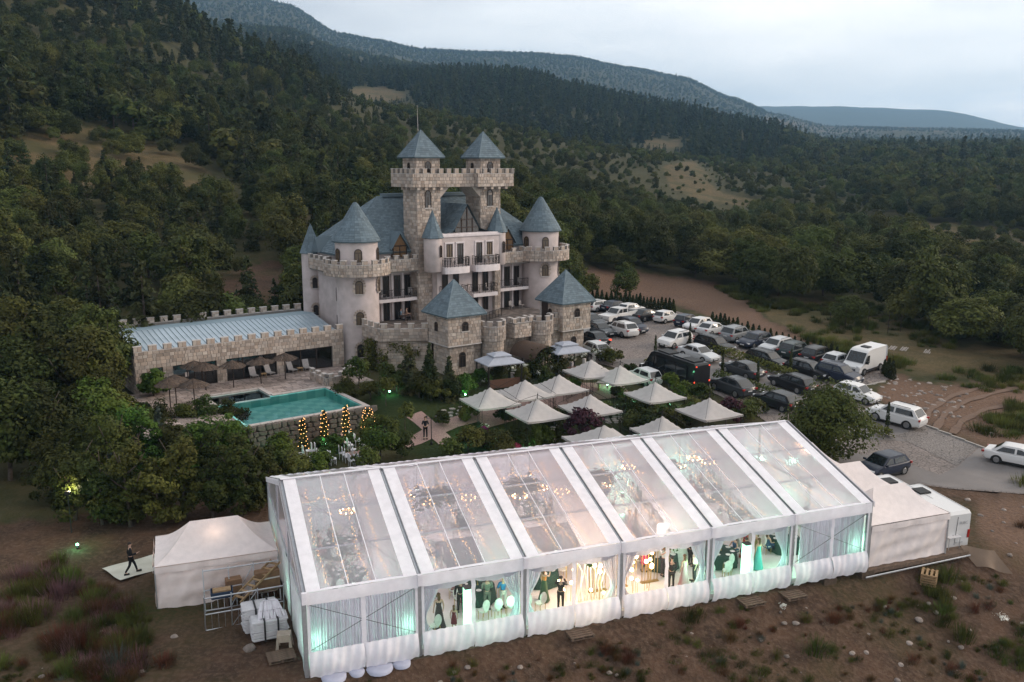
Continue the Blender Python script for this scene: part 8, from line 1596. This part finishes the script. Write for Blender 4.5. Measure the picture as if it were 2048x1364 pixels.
    p = hit(162, 1042); t = thing('flood_light', 'warm flood light shining up into the leftmost dark tree', 'flood light', (p[0]+.2, p[1]-1.6, p[2]+2.3)); MB().bx(-.14, .14, -.08, .08, 0, .2).build('housing', BLACK, t); MB().tube((0, 0, -2.4), (0, 0, 0), .03, n=6).build('pole', BLACK, t); MB().bx(-.12, .12, .082, .09, .02, .18).build('lens', EWH, t); lamp(t, (0, .35, .3), (1, .85, .5), 60, .1)
garden()
# ---------------------------------------------------------------- rough ground: weeds, stones, boards
def rough():
    q = random.Random(51); r = np.random.default_rng(52)
    def tuft(seed, h, rad, n, w):
        g = np.random.default_rng(seed); a = g.uniform(0, 6.283, n); d = g.uniform(0, rad, n); L_ = h*g.uniform(.5, 1.1, n); le = g.uniform(.15, .6, n); P0 = np.stack([d*np.cos(a), d*np.sin(a), 0*a], 1); t = np.stack([np.cos(a)*le*L_, np.sin(a)*le*L_, L_], 1); s = np.stack([-np.sin(a), np.cos(a), 0*a], 1)*w
        V = np.stack([P0-s, P0+s, P0+t*.6+s*.7, P0+t], 1).reshape(-1, 3); return V, np.arange(4*n).reshape(-1, 4)
    def foot(pts): return [hit(*p) for p in pts]
    plants = []
    def plant(nm, label, cat, px, py, VF, m, s=1.):
        p = hit(px, py); o = link(nm, npmesh(nm, VF[0], VF[1], LM[m])); o.location = (p[0], p[1], p[2]-.02); o.scale = (s,)*3; o.rotation_euler = (0, 0, q.uniform(0, 6)); tag(o, label, cat); return o
    src = []
    for i, (px, py, h, rad, m, l) in enumerate(((70,1240,.9,.8,'oak','green weed clump at the lower left frame edge'), (160,1290,1.1,.8,'rust','rusty brown weed clump at the lower left'), (120,1190,.9,.9,'mauve','mauve dry grass clump on the left dirt bank'), (40,1160,.8,.9,'mauve','pinkish dry grass clump at the left edge'), (330,1330,.5,.5,'rust','small rust-coloured weed on the dirt'), (235,1330,.8,.6,'grey','grey-green thistle clump at the bottom left'), (1380,1235,.5,.8,'oak','green grass clump under the fourth bay'), (1630,1300,.6,.9,'oak','green weed clump on the right slope'), (1890,1160,.9,.7,'hedge','yellow-green weed below the right canopies'))):
        V, F = tuft(i, h, rad, 260, .018); src.append(plant('weed_clump', l, 'weeds', px, py, (V, F), m))
    V, F = crown_round(5, .3, .5, 0, 9, 16, .05); wf = plant('daisy_patch', 'patch of small white daisies on the right slope', 'flowers', 2005, 1240, (V, F), 'white')
    V, F = crown_round(6, .35, .3, 0, 6, 14, .05); plant('daisy_patch', 'white flowering weed on the slope below the fifth bay', 'flowers', 1565, 1218, (V, F), 'white')
    # scattered weeds and stones too many to count
    n = 8000; X = r.uniform(-22, 46, n*3); Y = r.uniform(22, 70, n*3); nn = (X-TO[0])*tN[0]+(Y-TO[1])*tN[1]; a = (X-TO[0])*tA[0]+(Y-TO[1])*tA[1]
    from mathutils import noise
    den = np.array([noise.noise((x*.22, y*.22, 6.)) for x, y in zip(X, Y)]); ok = ((nn < -1.3) | ((a < -6.5) & (nn < 12) & (nn > -6)) | ((a > 40) & (nn < 3))) & (r.random(len(X)) < .16+1.3*den); ok &= ~inpoly(X, Y, PARK)
    def mass(name, label, X, Y, objs, sc, seed, dz=-.03):
        g = np.random.default_rng(seed); me = bpy.data.meshes.new(name); P = np.stack([X, Y, G(X, Y)+dz], 1).astype(np.float32); me.vertices.add(len(P)); me.vertices.foreach_set('co', P.ravel())
        put_scale(me, g.uniform(sc[0], sc[1], len(P)), seed)
        for nm, val in (('rot', g.uniform(0, 6.28, len(P))),): at = me.attributes.new(nm, 'FLOAT', 'POINT'); at.data.foreach_set('value', val.astype(np.float32))
        at = me.attributes.new('pick', 'INT', 'POINT'); at.data.foreach_set('value', g.integers(0, len(objs), len(P)).astype(np.int32)); o = link(name, me); tag(o, label, kind='stuff'); instancer(o, objs)
    mass('weeds', 'scattered low weeds and grass on the dirt slope', X[ok], Y[ok], [src[0], src[6], src[7], src[4], src[5], src[1]], (.12, .42), 3)
    RK = mat('pale_stone', (.30, .25, .215), .9, c2=(.20, .165, .145), ob=.3, sc=3, bump=.6); rocks = []
    for k in range(3):
        b = bmesh.new(); bmesh.ops.create_icosphere(b, subdivisions=2, radius=.5); g = np.random.default_rng(k)
        for v in b.verts: v.co *= 1+.28*noise.noise(v.co*2.2+Vector((k*7, 0, 0))); v.co.z *= .6
        me = bpy.data.meshes.new('stone'); b.to_mesh(me); b.free(); me.materials.append(RK); rocks.append(me)
    ro = []
    for i, (px, py, s, l) in enumerate(((498,1298,.6,'grey boulder beside the chair stack'), (348,1275,.4,'pale stone on the dirt before the left canopy'), (283,1345,.35,'small pale stone near the bottom left'), (1838,1240,.42,'pale stone on the right slope, left of a pair'), (1872,1225,.3,'small pale stone on the right slope, right of a pair'), (1800,1330,.35,'pale stone low on the right slope'), (1475,1300,.25,'small pale stone on the middle slope'), (2020,1110,.3,'pale concrete lump at the right frame edge'), (1040,1335,.3,'stone on the dirt below the third bay'), (1935,1000,.4,'flat pale stone beside the road end'), (1982,868,.5,'pale block on the dirt right of the drive'), (935,1335,.3,'stone below the second bay skirt'))):
        p = hit(px, py); o = link('stone', rocks[i % 3]); o.location = (p[0], p[1], p[2]+.05*s); o.scale = (s,)*3; o.rotation_euler = (0, 0, q.uniform(0, 6)); tag(o, l, 'stone'); ro.append(o)
    ok2 = ((nn < -1.0) | ((a < -7) & (nn < 10)) | ((a > 40) & (nn < 5))) & (r.random(len(X)) < .05) & ~inpoly(X, Y, PARK); mass('pebbles', 'scattered pale pebbles on the bare dirt', X[ok2], Y[ok2], ro[:3], (.08, .32), 4, 0)
    X2 = r.uniform(30, 62, 6000); Y2 = r.uniform(62, 118, 6000); px, py = proj(X2, Y2, G(X2, Y2)); k = inpoly(px, py, [(1690,770),(1790,752),(1900,770),(1960,800),(1900,850),(1800,810)]) & (r.random(6000) < .35); mass('rubble', 'pale rubble strewn over the graded dirt', X2[k], Y2[k], ro[:3], (.12, .5), 6, 0)
    X3, Y3, g3 = scatter(10, 75, 55, 175, .8, 9); px, py = proj(X3, Y3, G(X3, Y3)); den = np.array([noise.noise((x*.1, y*.1, 16.)) for x, y in zip(X3, Y3)]); k = inpoly(px, py, [(1430,575),(1540,560),(1790,620),(2060,690),(2060,990),(1960,860),(2000,800),(1900,765),(1790,745),(1690,720),(1560,650)]) & (g3.random(len(X3)) < .25+.9*den); mass('scrub_grass', 'rough dry grass beyond the car park', X3[k], Y3[k], [src[0], src[8], src[6], src[7]], (.5, 1.2), 7)
    for k_, (nm, lab, poly, den_, ob, sc_) in enumerate((('dry_grass', 'dense dry and rusty grass on the bank at the lower left', [(-20,1115),(110,1125),(230,1190),(310,1270),(270,1364),(-20,1364)], .75, [0, 1, 2, 3, 4, 8], (.3, .8)), ('slope_grass', 'green and yellow grass on the right slope', [(1760,1140),(1950,1150),(2070,1230),(2070,1350),(1880,1270)], .6, [8, 0, 7, 6], (.25, .7)), ('low_grass', 'thin green grass on the slope under the marquee', [(1300,1240),(1480,1200),(1650,1250),(1780,1364),(1380,1364)], .3, [0, 6, 7, 8], (.15, .45)), ('bank_grass', 'thin grass on the bank under the first bays', [(600,1364),(900,1320),(1250,1270),(1300,1364)], .22, [0, 6, 1, 7], (.12, .35)))):
        X4, Y4, g4 = scatter(-25, 50, 20, 64, .42, 20+k_); px, py = proj(X4, Y4, G(X4, Y4)); dn = np.array([noise.noise((x*.3, y*.3, 3.+k_)) for x, y in zip(X4, Y4)]); k = inpoly(px, py, poly) & (g4.random(len(X4)) < den_*(.6+1.4*dn)); mass(nm, lab, X4[k], Y4[k], [src[i] for i in ob], sc_, 30+k_)
    BD = mat('grey_board', (.38, .33, .29), .9)
    for px, py, l in ((1785,697,'stack of pale boards on the scrub, left one'), (1808,699,'stack of pale boards on the scrub, middle one'), (1855,704,'stack of pale boards on the scrub, right one')):
        p = hit(px, py); t = thing('board_stack', l, 'boards', p, TH+.4)
        for j in range(4): MB().bx(-1.1, 1.1, -.35+j*.18, -.22+j*.18, .02+.05*(j % 2), .07+.05*(j % 2)).build('board', BD, t)
    # posts of a wire fence on the scrub
    p0 = [(1690,655),(1735,660),(1775,668),(1800,665),(1660,640)]; 
    for i, (px, py) in enumerate(p0): p = hit(px, py); o = MB().tube((0, 0, -.2), (.05, 0, 2.4), .045, .035, 6).build('fence_post', WOODB); o.location = p; tag(o, 'thin dark wooden post in the scrub beyond the car park', 'post', 'posts in the scrub')
rough()
